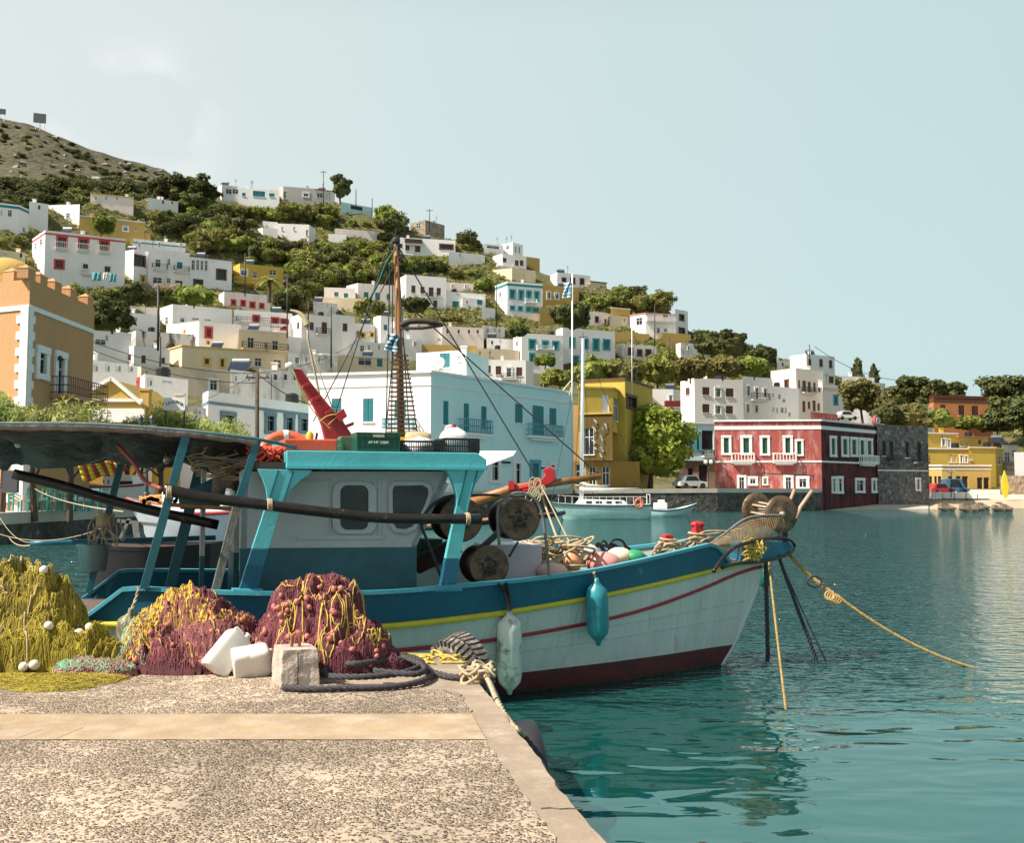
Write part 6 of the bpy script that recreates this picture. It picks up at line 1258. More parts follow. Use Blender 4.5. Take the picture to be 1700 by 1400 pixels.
def mound(name, parent, h, x0, x1, y0, y1, m, step=.011, off=0., mask=None):
    nx, ny = int((x1-x0)/step), int((y1-y0)/step); idx = {}; mb = MB()
    for j in range(ny+1):
        for i in range(nx+1):
            x, y = x0+i*step, y0+j*step; z = h(x, y)
            if z < 0:
                if mask or max(h(x+step,y), h(x-step,y), h(x,y+step), h(x,y-step)) < 0: continue
                z = 0
            if mask and not mask(x, y, z): continue
            idx[i, j] = len(mb.v); mb.v.append((x + .012*noise.noise(Vector((x*30,y*30,z*30))), y, PZ + max(z, .006) + off))
    for j in range(ny):
        for i in range(nx):
            q = [(i,j),(i+1,j),(i+1,j+1),(i,j+1)]
            if all(k in idx for k in q): mb.f.append([idx[k] for k in q]); mb.mi.append(0)
    return build(name, mb, m, parent, smooth=True)
def strands(name, parent, h, cx, cy, rx, ry, n_, r, m, seed, L_=40, wig=.5, lift=.01, step=.02, mask=None, ns=4, smin=0):
    rg_ = random.Random(seed); mb = MB()
    for _ in range(n_):
        for _t in range(30):
            a = rg_.random()*6.28; q = math.sqrt(rg_.random()); x, y = cx+rx*q*math.cos(a), cy+ry*q*math.sin(a)
            if h(x, y) > .01 and (not mask or mask(x, y, h(x, y))): break
        else: continue
        th = rg_.random()*6.28; pts = []; curl = rg_.gauss(0,.12 if r < .005 else .22)
        for k in range(L_):
            z = h(x, y)
            if z < .0: break
            pts.append(Vector((x, y, PZ + max(z,0) + lift*rg_.uniform(.3,1.3) + r))); sl = h(x+.02*math.cos(th), y+.02*math.sin(th)); st_ = step/(1+abs(sl-z)/.02*.8) if sl > 0 else step
            x += st_*math.cos(th); y += st_*math.sin(th); th += curl + rg_.gauss(0, wig)*.35
        if len(pts) > 4: mb.tube(pts, r, ns, caps=False)
    return build(name, mb, m, parent, smooth=True)
def floats(parent, h, n_, cx, cy, rx, ry, r, m, seed, sq=(1.35,1,1), mask=None, front=True):
    rg_ = random.Random(seed); mb = MB(); mb.sphere((0,0,0), r, 14, sq); mb.tube([(r*sq[0]*.9,0,0),(-r*sq[0]*.9,0,0)], r*.3, 8); mb.v = [tuple(Vector(q)+root_loc(parent)) for q in mb.v]; first = None; k = 0; tr = 0
    while k < n_ and tr < 2000:
        tr += 1; a = rg_.random()*6.28; q = math.sqrt(rg_.random()); x, y = cx+rx*q*math.cos(a), cy+ry*q*math.sin(a); z = h(x, y)
        if z < .02 or (front and y > cy + .12): continue
        if mask and not mask(x, y, z): continue
        g_ = Vector((h(x+.02,y)-h(x-.02,y), h(x,y+.02)-h(x,y-.02), 0)); g_ = -g_.normalized() if g_.length > 0 and g_.length < .6 else Vector((0,-1,0))
        if first is None: o = build('float', mb, m, parent, smooth=True); first = o
        else: o = first.copy(); scene.collection.objects.link(o); o.parent = parent
        o.location = Vector((x, y, PZ+z)) + g_*r*.7 + UZ*r*.5 - root_loc(parent); o.rotation_euler = (rg_.random()*3, rg_.random()*3, rg_.random()*3); s_ = rg_.uniform(.8,1.15); o.scale = (s_,)*3; k += 1
if True:
    NY = mat('net_yellow', (.27,.21,.018), rough=.9, var=.45, scale=9, col2=(.12,.095,.015), mixlo=.42, mixhi=.62, bump=.9, bscale=70); NM = mat('net_mauve', (.12,.032,.042), rough=.9, var=.45, scale=11, col2=(.05,.016,.02), mixlo=.42, mixhi=.62, bump=.9, bscale=80)
    NYs = mat('twine_olive', (.36,.29,.035), rough=.9, var=.3, scale=14); NMs = mat('twine_mauve', (.22,.065,.08), rough=.9, var=.35, scale=14); NP = mat('net_salmon', (.36,.15,.12), rough=.9, var=.3, scale=12, col2=(.30,.10,.08), mixlo=.42, mixhi=.6, bump=.9, bscale=70); NG = mat('net_mint', (.22,.50,.32), rough=.9, var=.3, scale=12, bump=.9, bscale=70)
    FP = mat('float_pink', (.45,.15,.12), rough=.55, var=.2, scale=20); FWH = mat('float_white', (.74,.68,.60), rough=.5, var=.1, scale=20); PNs = mat('twine_salmon', (.36,.15,.13), rough=.9, var=.3, scale=14)
    # yellow pile
    A1 = [(x*1.03, y+.36, a*1.1, b_*.9, h_*.88) for x, y, a, b_, h_ in [(-3.56,7.22,.42,.48,.70), (-3.30,7.16,.30,.40,.62), (-3.34,6.95,.36,.30,.36), (-3.02,6.98,.28,.26,.30), (-2.84,6.92,.24,.2,.17), (-3.7,6.85,.4,.35,.3)]]
    hA = hfun(A1, 1, .10); rt = thing('net_pile', 'tall heap of olive yellow fishing net with white round floats', 'fishing net', (-3.5,7.4,PZ), 'net heaps on the pier'); mound('net', rt, hA, -4.3, -2.6, 6.75, 8.1, NY); strands('twine', rt, hA, -3.45, 7.38, .75, .5, 300, .0022, NYs, 3, 46, 1.6, .008); strands('twine', rt, hA, -3.4, 7.3, .7, .45, 60, .0028, mat('twine_pale_olive',(.52,.44,.10),rough=.9,var=.2), 53, 36, 1.8, .014); strands('loose_rope', rt, hA, -3.45, 7.3, .6, .4, 10, .006, ROPE, 5, 44, .3, .014)  # the thickest strands are loose rope laid over the heap
    strands('twine', rt, hA, -3.3, 7.2, .75, .3, 700, .0022, NYs, 46, 26, 1.4, .012, mask=lambda x, y, z: z < .35 and y < 7.4, step=.014); floats(rt, hA, 15, -3.45, 7.25, .6, .4, .032, FWH, 7, (1.1,1,1))
    hA2 = hfun([(-3.2,6.85,.62,.26,.03), (-3.75,6.8,.5,.3,.03), (-2.95,6.66,.28,.16,.025), (-2.85,6.95,.3,.15,.03)], 4, .012); rt = thing('spread_net', 'flat sheet of olive yellow net spread over the pebbles in front of the yellow heap', 'fishing net', (-3.2,6.8,PZ)); mound('net', rt, hA2, -4.4, -2.4, 6.3, 7.3, NY); strands('twine', rt, hA2, -3.25, 6.8, .8, .3, 150, .002, NYs, 9, 40, 1.2, .003)
    # mixed pile
    Bb = [(x*1.04, y+.36, a*1.06, b_, h_*.86) for x, y, a, b_, h_ in [(-2.28,7.30,.34,.40,.52), (-2.48,7.18,.26,.34,.36), (-2.00,7.15,.30,.34,.40), (-2.20,6.98,.40,.26,.28), (-2.66,7.0,.22,.22,.15), (-1.88,7.0,.2,.2,.16)]]
    hB = hfun(Bb, 12, .085); rt = thing('net_pile', 'heap of mauve and salmon net draped with bright yellow and mint green net', 'fishing net', (-2.35,7.5,PZ), 'net heaps on the pier'); mound('net', rt, hB, -3.1, -1.6, 6.95, 8.1, NM); mY = lambda x, y, z: (abs((x+2.62) - (y-7.36)*.35) < .11 and z > .03) or (z > .28 and abs((y-7.34) - (x+2.25)*.1 + .02*math.sin(x*20)) < .05 and x > -2.6) or (z > .44 and x < -2.3 and y > 7.4) 
    mG = lambda x, y, z: -3.02 < x < -2.68 - .15*(y-7.36) and z > .01
    mS = lambda x, y, z: x > -2.5 + .1*math.sin(y*9) and y < 7.42 and z > .02 and noise.noise(Vector((x*5, y*5, z*5))) > .02
    mound('net', rt, hB, -3.1, -1.6, 6.95, 8.1, mat('net_bright_yellow',(.60,.43,.025),rough=.9,var=.25,scale=12,bump=.9,bscale=70), off=.014, mask=mY); mound('net', rt, hB, -3.1, -2.5, 6.95, 7.9, NG, off=.012, mask=mG); mound('net', rt, hB, -2.65, -1.6, 6.95, 7.6, NP, off=.013, mask=mS)
    strands('twine', rt, hB, -2.35, 7.5, .55, .42, 360, .0022, NMs, 13, 46, 1.4, .012); strands('twine', rt, hB, -2.2, 7.3, .38, .25, 150, .0022, PNs, 14, 40, 1.6, .018, mask=mS); strands('twine', rt, hB, -2.82, 7.36, .2, .3, 90, .0024, NG, 15, 30, .9, .016, mask=mG); strands('twine', rt, hB, -2.6, 7.4, .35, .3, 70, .0026, mat('twine_yellow',(.58,.42,.05),rough=.9,var=.2), 16, 26, .9, .017, mask=mY)
    strands('twine', rt, hB, -2.3, 7.25, .5, .3, 520, .0022, NMs, 45, 26, 1.4, .014, mask=lambda x, y, z: z < .26 and y < 7.4, step=.014); floats(rt, hB, 16, -2.28, 7.25, .42, .22, .019, FP, 17, (1.3,1,1)); strands('loose_rope', rt, hB, -2.3, 7.35, .45, .3, 5, .006, ROPY, 18, 50, .3, .016)  # last strands: a few loose yellow ropes over the heap
    # mauve pile with yellow rope
    Cb = [(x*1.04, y+.36, a, b_, h_*.95) for x, y, a, b_, h_ in [(-1.45,7.18,.30,.38,.57), (-1.22,7.14,.25,.34,.56), (-1.64,7.10,.20,.3,.28), (-1.04,7.05,.24,.28,.30), (-1.30,6.92,.40,.24,.26), (-.88,7.02,.20,.16,.10)]]
    hC = hfun(Cb, 23, .085); rt = thing('net_pile', 'round heap of dark mauve net laced with yellow rope and pink oval floats', 'fishing net', (-1.35,7.45,PZ), 'net heaps on the pier'); mound('net', rt, hC, -2.0, -.6, 6.95, 8.05, NM); strands('twine', rt, hC, -1.35, 7.42, .5, .42, 480, .0022, NMs, 24, 46, 1.5, .013); strands('yellow_cord', rt, hC, -1.34, 7.35, .45, .32, 24, .0052, ROPY, 26, 60, .25, .018, step=.022)
    strands('twine', rt, hC, -1.35, 7.2, .5, .32, 700, .0022, NMs, 44, 26, 1.4, .012, mask=lambda x, y, z: z < .3 and y < 7.42, step=.014); floats(rt, hC, 56, -1.32, 7.32, .48, .32, .019, FP, 27, (1.25,1,1))
hD = hfun([(-2.93,7.12,.22,.14,.10), (-2.72,7.10,.16,.12,.08), (-1.05,7.10,.16,.10,.06)], 31, .03); rt = thing('net_scrap', 'low ragged scrap of salmon and mint net lying between the yellow and the mixed heap', 'fishing net', (-2.85,7.1,PZ)); mound('net', rt, hD, -3.25, -2.5, 6.9, 7.35, NP); strands('twine', rt, hD, -2.88, 7.1, .26, .13, 160, .0024, NG, 61, 26, 1.6, .012); strands('twine', rt, hD, -2.78, 7.1, .26, .13, 120, .0024, PNs, 62, 26, 1.6, .014)
# scattered floats on the stones
fl_ = MB(); fl_.sphere((0,0,0), .028, 14, (1.3,1,1)); proto = None
for i, (x, y) in enumerate([(152,1108),(165,1104),(172,1110),(190,1112),(200,1117),(212,1114),(228,1118),(240,1109),(262,1117),(186,1105)]):
    q = gp(x, y) + UZ*.024
    if proto is None: proto = build('net_float', fl_, FP, None, smooth=True, loc=(0,0,0)); o = proto
    else: o = proto.copy(); scene.collection.objects.link(o)
    o.location = q; o.rotation_euler = (0,.2,i*1.3); tag(o, 'pink oval net float lying loose on the stones between the net heaps', 'float', 'loose pink floats on the pier')
wf = MB(); wf.sphere((0,0,0), .036, 14); wm_ = None
for i, (x, y) in enumerate([(147,1100),(162,1101)]):
    q = gp(x, y)+UZ*.03
    if wm_ is None: wm_ = build('net_float', wf, FWH, None, smooth=True, loc=(0,0,0)); o = wm_
    else: o = wm_.copy(); scene.collection.objects.link(o)
    o.location = q; tag(o, ['white float at the foot of the yellow net heap','white float next to the first loose pink floats'][i], 'float')
c = at(12,955,7.5); mb = MB(); mb.sphere(c, .07, 16, (1.1,.8,.65)); tag(build('red_float', mb, REDP, None, smooth=True, loc=c), 'red float on top of the yellow net heap', 'float')
c = at(26,955,7.45); mb = MB(); mb.sphere(c, .045, 14, (1.2,.8,.8)); tag(build('white_float', mb, FWH, None, smooth=True, loc=c), 'white float beside the red one on top of the yellow heap', 'float')
c = gp(190,1092)+UZ*.05; mb = MB(); mb.lathe([(0,-.09),(.04,-.085),(.048,-.06),(.045,.06),(.048,.085),(.03,.1),(0,.1)], c, (1,.1,0), 16); tag(build('green_bottle', mb, boatmat('bottle_green',(.04,.34,.24)), None, smooth=True, loc=c), 'ribbed green plastic canister lying between the net heaps', 'canister')
# jerrycans on the pier
def can(label, c, w_, d_, h, M3, m):
    rt = thing('jerrycan', label, 'jerrycan', c); mb = MB(); n = 28; rows = []
    for (k, z) in ((.80,0),(.93,.015),(.98,.05),(1,.1),(1,.40),(.975,.43),(.975,.46),(1,.49),(1,.84),(.97,.91),(.88,.965),(.70,1.0)):
        rows.append([Vector((math.copysign(abs(math.cos(a))**.38, math.cos(a))*w_/2*k, math.copysign(abs(math.sin(a))**.38, math.sin(a))*d_/2*k, (z-.5)*h)) for a in [i*2*math.pi/n for i in range(n)]])
    mb.grid(rows, closed=True); mb.add(rows[0], [tuple(reversed(range(n)))]); mb.add(rows[-1], [tuple(range(n))]); m2 = MB(); m2.lathe([(.03,0),(.03,.012),(.024,.014),(.024,.04),(0,.04)], (w_*.22,0,h*.5), (0,0,1), 14); m3 = MB(); m3.tube([Vector((-w_*.32,0,h*.49)), Vector((-w_*.3,0,h*.56)), Vector((w_*.02,0,h*.57)), Vector((w_*.06,0,h*.49))], .012, 8)
    for q in (mb, m2, m3): q.v = [tuple(M3 @ Vector(v) + Vector(c)) for v in q.v]
    build('body', mb, m, rt, smooth=True); build('cap', m2, m, rt, smooth=True); build('handle', m3, m, rt, smooth=True)
PLC = mat('jerrycan_plastic', (.84,.82,.76), rough=.38, var=.05, scale=6, trans=.25)
can('white plastic jerrycan leaning tilted against the mixed net heap', gp(376,1121)+UZ*.15, .19, .17, .30, (Matrix.Rotation(R(25),3,'Z') @ Matrix.Rotation(R(42),3,'Y') @ Matrix.Rotation(R(-12),3,'X')), PLC)
can('white plastic jerrycan lying flat beside the concrete block', gp(417,1124)+UZ*.10, .20, .17, .25, (Matrix.Rotation(R(20),3,'Z') @ Matrix.Rotation(R(82),3,'Y') @ Matrix.Rotation(R(20),3,'Z')), PLC)
# concrete block
q0 = gp(466,1143); blk = thing('concrete_block', 'rough pale concrete mooring block with a rusty iron eye on top', 'block', q0); mb = MB()
base = [q0, gp(531,1139), None, gp(450,1130)]; base[2] = base[1]+(base[3]-base[0]); tp = [b_ + UZ*.235 for b_ in base]; cen = sum(tp, Vector())/4; tp = [cen + (q-cen)*.92 for q in tp]
rows = []
for k in range(9):
    ring = []; u = k/8
    for i in range(4):
        for j in range(6):
            a = base[i].lerp(tp[i], u); b_ = base[(i+1)%4].lerp(tp[(i+1)%4], u); v = a.lerp(b_, j/6); ring.append(v + Vector((noise.noise(v*14), noise.noise(v*14+Vector((5,5,5))), 0))*.010)
    rows.append(ring)
mb.grid(rows, closed=True); mb.add(rows[-1], [tuple(range(24))]); build('body', mb, mat('block_concrete',(.47,.40,.34),rough=.95,var=.2,scale=9,col2=(.34,.27,.25),mixlo=.5,mixhi=.7,bump=.8,bscale=45), blk, bevel=.006)
mb = MB(); c = cen; mb.tube([c+UZ*(-.02)-Vector((.025,0,0)), c+UZ*.075-Vector((.025,0,0)), c+UZ*.095, c+UZ*.075+Vector((.025,0,0)), c-UZ*.02+Vector((.025,0,0))], .011, 8); build('iron_eye', mb, mat('rusty_iron',(.30,.12,.05),rough=.8,var=.4,scale=30), blk, smooth=True)
mb = MB(); c = q0.lerp(base[1], .42)-Vector((0,.006,0)); mb.tube([c+UZ*.0, c+UZ*.12+Vector((.004,.004,0)), c+UZ*.22+Vector((0,.012,0))], .004, 4); build('crack', mb, MATS['crack_dark'], blk)
# dark rope coil
mb = MB(); c = gp(615,1128); 
pts = [gp(468,1150)+UZ*.03, gp(520,1152)+UZ*.028, gp(580,1150)+UZ*.028, gp(650,1148)+UZ*.028, gp(700,1140)+UZ*.03, gp(716,1126)+UZ*.03, gp(700,1112)+UZ*.03, gp(660,1108)+UZ*.04, gp(600,1112)+UZ*.04, gp(545,1122)+UZ*.05, gp(545,1136)+UZ*.055, gp(600,1140)+UZ*.06, gp(665,1134)+UZ*.06, gp(700,1122)+UZ*.07, gp(690,1112)+UZ*.07, gp(640,1116)+UZ*.08, gp(590,1124)+UZ*.085, gp(570,1118)+UZ*.09, gp(600,1108)+UZ*.1, gp(640,1106)+UZ*.1, gp(680,1116)+UZ*.09, gp(705,1128)+UZ*.08, gp(690,1138)+UZ*.07, gp(620,1136)+UZ*.085]
twisted(mb, smooth_curve(pts, 5), .021, 3, n=6); tag(build('rope_coil', mb, ROPB, None, smooth=True, loc=c), 'thick dark laid rope coiled on the pebbles beside the block', 'rope')
mb = MB(); twisted(mb, smooth_curve([gp(712,1122)+UZ*.03, gp(745,1130)+UZ*.025, gp(775,1132)+UZ*.03, gp(800,1130)+UZ*.04, gp(815,1140)+UZ*.0, at(826,1165,6.2)], 5), .022, 3); tag(build('rope_tail', mb, ROPB, None, smooth=True, loc=gp(712,1122)), 'dark rope tail running from the coil over the pier corner', 'rope')
mb = MB(); rr = random.Random(77)
for k in range(12):
    q = gp(792+rr.uniform(-14,16), 1128+rr.uniform(-10,8))+UZ*rr.uniform(.02,.08); mb.tube([q + Vector((math.cos(a)*rr.uniform(.04,.08), math.sin(a)*.05, .025*math.sin(2*a+k))) for a in [i*2*math.pi/12 for i in range(12)]], .012, 6, closed=True)
tag(build('rope_knot', mb, ROPE, None, smooth=True, loc=gp(792,1128)), 'grey beige rope knotted on the corner of the pier', 'knot')
mb = MB(); twisted(mb, smooth_curve([gp(800,1128)+UZ*.05, gp(812,1140)+UZ*.03, at(824,1160,6.25), at(840,1190,6.0), at(866,1220,5.7), ground(898,1243,0)], 6), .017, 3); tag(build('mooring_rope', mb, ROPE, None, smooth=True, loc=gp(800,1128)), 'frayed beige rope hanging over the pier edge behind the smooth tyre', 'rope')
mb = MB()
for k in range(26):
    q = gp(rr.uniform(640,755), rr.uniform(1086,1104))+UZ*.01; mb.tube(smooth_curve([q, q+Vector((rr.uniform(-.1,.1), rr.uniform(-.05,.08), rr.uniform(0,.03))), q+Vector((rr.uniform(-.2,.2), rr.uniform(-.04,.1), 0))], 5), .009, 5)
tag(build('rope_scatter', mb, ROPY, None, smooth=True, loc=gp(700,1095)), 'loose strands of yellow rope between the mauve heap and the treaded tyre', 'rope')
# tyres
def tyre(name, label, c, axis, R_, wdt, m, lugs):
    c = Vector(c); ax = Vector(axis).normalized(); u = ax.orthogonal().normalized(); v = ax.cross(u); rt = thing(name, label, 'tyre', c, None); mb = MB(); w2 = wdt/2
    prof = [(R_*.60,-w2*.75),(R_*.72,-w2*1.0),(R_*.88,-w2*.97),(R_*.97,-w2*.8),(R_,-w2*.4),(R_,w2*.4),(R_*.97,w2*.8),(R_*.88,w2*.97),(R_*.72,w2),(R_*.60,w2*.75),(R_*.66,w2*.55),(R_*.9,w2*.7),(R_*.93,0),(R_*.9,-w2*.7),(R_*.66,-w2*.55),(R_*.60,-w2*.75)]
    n = 56; vs = [c + ax*h + (u*math.cos(2*math.pi*k/n) + v*math.sin(2*math.pi*k/n))*r for r, h in prof for k in range(n)]; mb.add(vs, [(i*n+k, i*n+(k+1)%n, (i+1)*n+(k+1)%n, (i+1)*n+k) for i in range(len(prof)-1) for k in range(n)]); build('carcass', mb, m, rt, smooth=True)
    if lugs:
        mb = MB()
        for k in range(34):
            for sg in (-1,1):
                a = 2*math.pi*(k+.5*(sg>0))/34; rad = u*math.cos(a)+v*math.sin(a); tan = -u*math.sin(a)+v*math.cos(a); mb.obox(c + rad*(R_+.008) + ax*sg*w2*.5, tan*.016+ax*sg*.004, ax*w2*.42 + tan*.012*sg, rad*.018)
        build('tread', mb, m, rt)
RUB = mat('rubber_old', (.11,.10,.09), rough=.85, var=.35, scale=12, col2=(.34,.30,.25), mixlo=.48, mixhi=.66, bump=.4, bscale=40); RUBS = mat('rubber_black', (.022,.024,.028), rough=.5, var=.3, scale=8)
tyre('treaded_tyre', 'worn tractor tyre with deep treads hanging at the pier corner against the hull', (-.40,8.20,.50), (.72,.62,.28), .255, .23, RUB, True)
tyre('smooth_tyre', 'smooth black car tyre hanging on the side of the pier', (.10,5.95,.32), (1,.17,.12), .28, .15, RUBS, False)
# ------------------------------------------------------------------ domed orange building
ob = bld('domed_building', 'orange building with battlements, white corner stones, yellow dome and an iron balcony', ORG, [(-60,1.5),(44,0),(153,6.6)], 463, 835, 'k 61,581,78,626 92,589,107,664', Y=42, trim=TRM, balc=[(83,150,637,664,IRN,0)], bands=[(506,514,TRM),(822,835,TRM)], cat='building', parapet=.5, depth=8)
Yc = 42; z_ = lambda py: at(44, py, Yc).z
Pc = Vector((at(44,650,Yc).x, Yc, 0)); Pr = Vector((at(153,650,Yc+6.6).x, Yc+6.6, 0)); Pl = Vector((at(-60,650,Yc+1.5).x, Yc+1.5, 0)); er_ = (Pr-Pc); el_ = (Pl-Pc); Lr, Ll = er_.length, el_.length; er_.normalize(); el_.normalize()
nr_ = Vector((er_.y,-er_.x,0)); nl_ = Vector((-el_.y, el_.x, 0)); 
if nl_.y > 0: nl_ = -nl_
mb = MB()
for k in range(26):
    z0 = z_(508) - .02 - k*.34; L_ = .62 if k % 2 else .38
    if z0 < 1.2: break
    mb.obox(Pc + er_*L_/2*.75 + nr_*.03 + UZ*(z0-.17), er_*L_/2*.75, nr_*.035, UZ*.168); mb.obox(Pc + el_*L_/2 + nl_*.03 + UZ*(z0-.17), el_*(L_/2+.03), nl_*.036, UZ*.168)
build('quoin', mb, TRM, ob); 
for side, (e, Lh, fr, nn_) in enumerate(((er_, Lr, (0.02,.19,.40,.64,.93), nr_), (el_, Ll, (.35,.75), nl_))):
    for k, f in enumerate(fr):
        mb = MB(); s_ = .42; c = Pc + e*(Lh*f) - nn_*(s_/2+.02) + UZ*z_(463); h = .38 if k else .42
        mb.obox(c + UZ*h/2, e*s_*.8, nn_*s_*.55, UZ*(h/2)); q = c + UZ*(h+.001); mb.add([q-e*s_*.85-nn_*s_*.6, q+e*s_*.85-nn_*s_*.6, q+e*s_*.85+nn_*s_*.6, q-e*s_*.85+nn_*s_*.6, q+UZ*.22], [(0,1,4),(1,2,4),(2,3,4),(3,0,4),(3,2,1,0)]); build('merlon', mb, ORG, ob, label='battlement block with a small pyramid cap')
mb = MB(); dc = at(10,465,46.5); mb.sphere(dc, 1.35, 24, (1,1,.75)); build('dome', mb, YEL, ob, smooth=True)
mb = MB(); mb.box((dc.x-1.5, dc.y-1.4, dc.z-1.2), (dc.x+1.5, dc.y+1.4, dc.z-.05)); build('dome_base', mb, YEL, ob)
mb = MB(); q = Pc + er_*(Lr*.40) + nr_*.12 + UZ*(z_(581)); mb.obox(q, er_*.05, nr_*.12, UZ*.1); mb.sphere(q+nr_*.14-UZ*.05, .07, 8); build('wall_lamp', mb, IRN, ob)
# --- yellow gable
g = thing('gabled_building', 'low yellow gabled building with white raking eaves and a yellow chimney', 'building', at(187,690,56)); Yg = 56; P = [at(x, y, Yg) for x, y in ((148,652),(187,629),(232,668),(232,690),(148,690))]
mb = MB(); a = [at(148,652,Yg), at(187,630,Yg), at(236,672,Yg), at(236,760,Yg), at(148,760,Yg)]; mb.prism(a, Vector((0,7,0))); build('walls', mb, MUS, g); mb = MB()
for q, r_ in ((a[0], a[1]), (a[1], a[2])): mb.beam(q+Vector((0,-.1,.05)), r_+Vector((0,-.1,.05)), .3, .18, (0,0,1))
build('eaves', mb, TRM, g); mb = MB(); q = (at(148,659,Yg)+at(236,669,Yg))/2; mb.obox(at(192,665,Yg)-Vector((0,.08,0)), Vector((1.55,0,0)), Vector((0,.08,0)), UZ*.08); mb.obox(at(192,690,Yg)-Vector((0,.06,0)), Vector((1.6,0,0)), Vector((0,.05,0)), UZ*.38); build('band', mb, TRM, g)
mb = MB(); c = at(242,660,Yg+1); mb.box((c.x-.25,c.y-.25,c.z-2), (c.x+.25,c.y+.25,c.z+.35)); mb.box((c.x-.3,c.y-.3,c.z+.352), (c.x+.3,c.y+.3,c.z+.45)); build('chimney', mb, YEL, g)
bld('taverna', 'low yellow taverna front half hidden by the tamarisks, a sign on its roof', MUS, [(150,0),(300,2)], 700, 830, 'k 180,760,200,800 230,760,250,800', Y=58, cat='building', lip=TRM)
# taverna sign
sc = at(290,671,48.5); sg = thing('roof_sign', 'white roof sign with curved lettering TAVERNA above the yellow building', 'sign', sc); mb = MB(); mb.obox(sc, Vector((.50,0,0)), Vector((0,.04,0)), UZ*.30); build('board', mb, TRM, sg); mb = MB()
for sx in (-.45,.45): mb = MB(); mb.tube([sc+Vector((sx,.08,-2.2)), sc+Vector((sx,.08,.2))], .03, 6); build('support', mb, IRN, sg); ink = mat('ink_teal', (.01,.07,.09))
for i, ch in enumerate('TAVERNA'):
    a = (i-3)/3; text_mesh(ch, .22, sc+Vector((a*.37, -.05, .10-.14*a*a)), Vector((1,0,-.35*a)), Vector((.35*a,0,1)), ink, sg, 'letter')
# billboards on the bare hill
for x, y0, y1, w_, lb in ((66,188,204,18,'square dark panel on a frame at the hill crest'),(-1,180,189,18,'second dark hill crest panel, cut by the photo edge')):
    Y = 470; c = at(x, (y0+y1)/2, Y); hw = w_/FPX*Y/2; hh = (y1-y0)/FPX*Y/2; rt = thing('hill_panel', lb, 'panel', c); mb = MB(); mb.obox(c, Vector((hw,.8,0)), Vector((0,.3,0)), UZ*hh); build('panel', mb, mat('panel_grey',(.12,.15,.15)), rt); mb = MB()
    for k in (-.8,0,.8): mb.tube([c+Vector((hw*k,.5,-hh)), c+Vector((hw*k,.5,-hh-3.5))], .18, 5)
    build('frame', mb, TRM, rt)
# --- street lamp and poles
def pole(x, y0, y1, Y, r, label, arms=0, m=BARK, name='power_pole', cat='pole'):
    a, b_ = at(x, y1, Y), at(x, y0, Y); rt = thing(name, label, cat, a); mb = MB(); mb.tube([a-UZ*1.5, b_], [r*1.2, r], 8); build('shaft', mb, m, rt, smooth=True)
    if arms:
        mb = MB(); 
        for k in range(arms): mb.beam(b_+Vector((-.7,0,-.35-.5*k)), b_+Vector((.7,0,-.35-.5*k)), .1, .1)
        for sx in (-.6,0,.6): mb.lathe([(.04,0),(.06,.05),(.03,.14),(0,.15)], b_+Vector((sx,0,-.3)), (0,0,1), 6)
        build('crossarm', mb, m, rt)
    return rt
pole(427,618,835,62,.12,'wooden power pole carrying many wires before the grey framed windows',1); pole(263,474,560,112,.12,'tall thin pole against the white terrace house',1,IRN); pole(266,560,625,98,.09,'thin pole above the cream house roof',0,IRN)
for x, y0, y1, Y, lb in ((537,283,330,232,'taller of the two poles beside the round ridge tree'),(591,314,336,228,'short pole on the pale terrace of the ridge'),(618,329,347,226,'thin pole at the end of the ridge terrace'),(671,352,385,220,'double pole before the stone ridge house'),(713,347,372,219,'pole with a cross bar behind the stone ridge house'),(781,379,402,216,'lone pole on the ridge right of the pergola house'),
    (477,455,545,150,'dark pole beside the palm'),(512,500,520,160,'short pole above the town middle'),(550,510,590,126,'dark pole between two white houses'),(407,420,476,157,'thin pole in front of the yellow bungalow'),(824,470,530,178,'dark pole at the corner of the teal corniced house'),(1087,505,562,188,'pole in front of the pink roofed villa'),(1111,560,592,168,'pale pole among the bushes'),(1344,572,590,194,'black flue pipe on the highest white house')):
    pole(x, y0, y1, Y, .085, lb, 1 if x in (537,671,713) else 0, IRN)
pole(1049,534,632,107,.04,'very thin pale rod on the lemon yellow roof',0,TRM,'roof_rod','rod')
lp = at(243,835,36); rt = thing('street_lamp', 'twin black harbour lamp post with two lantern heads', 'street lamp', lp); top_ = at(243,712,36); mb = MB(); mb.tube([lp-UZ*.2, lp+UZ*.6, top_], [.1,.06,.045], 10); mb.lathe([(.14,0),(.14,.3),(.07,.4)], lp, (0,0,1), 10); build('post', mb, IRN, rt, smooth=True)
for sx in (-1,1):
    c = at(243+sx*9.5,702,36); mb = MB(); mb.tube(smooth_curve([top_, top_+Vector((sx*.06,0,.12)), c+Vector((0,0,-.16)), c+Vector((0,0,-.12))], 5), .02, 6); build('arm', mb, IRN, rt, smooth=True); mb = MB(); mb.lathe([(.05,-.12),(.085,.14),(.12,.16),(.06,.24),(.02,.28),(0,.30)], c, (0,0,1), 6); ln = build('lantern', mb, IRN, rt); mb = MB(); mb.lathe([(.05,-.10),(.088,.13)], c, (0,0,1), 12); build('glass', mb, mat('lantern_glass',(.10,.11,.11),rough=.2), ln)
def wires(label, pairs, r=.03, group=None):
    mb = MB(); 
    for (a, b_, s_) in pairs: mb.tube(sagline(a, b_, s_, 18), r, 4, caps=False)
    tag(build('power_line', mb, IRN, None, loc=pairs[0][0]), label, 'wire', group)
t0 = at(427,620,62)
wires('upper dark wire from behind the orange building to the wooden pole', [(at(150,566,58), t0, .5)], .022); wires('lower dark wire from behind the orange building to the wooden pole', [(at(150,580,58), at(427,636,62), .5)], .022)
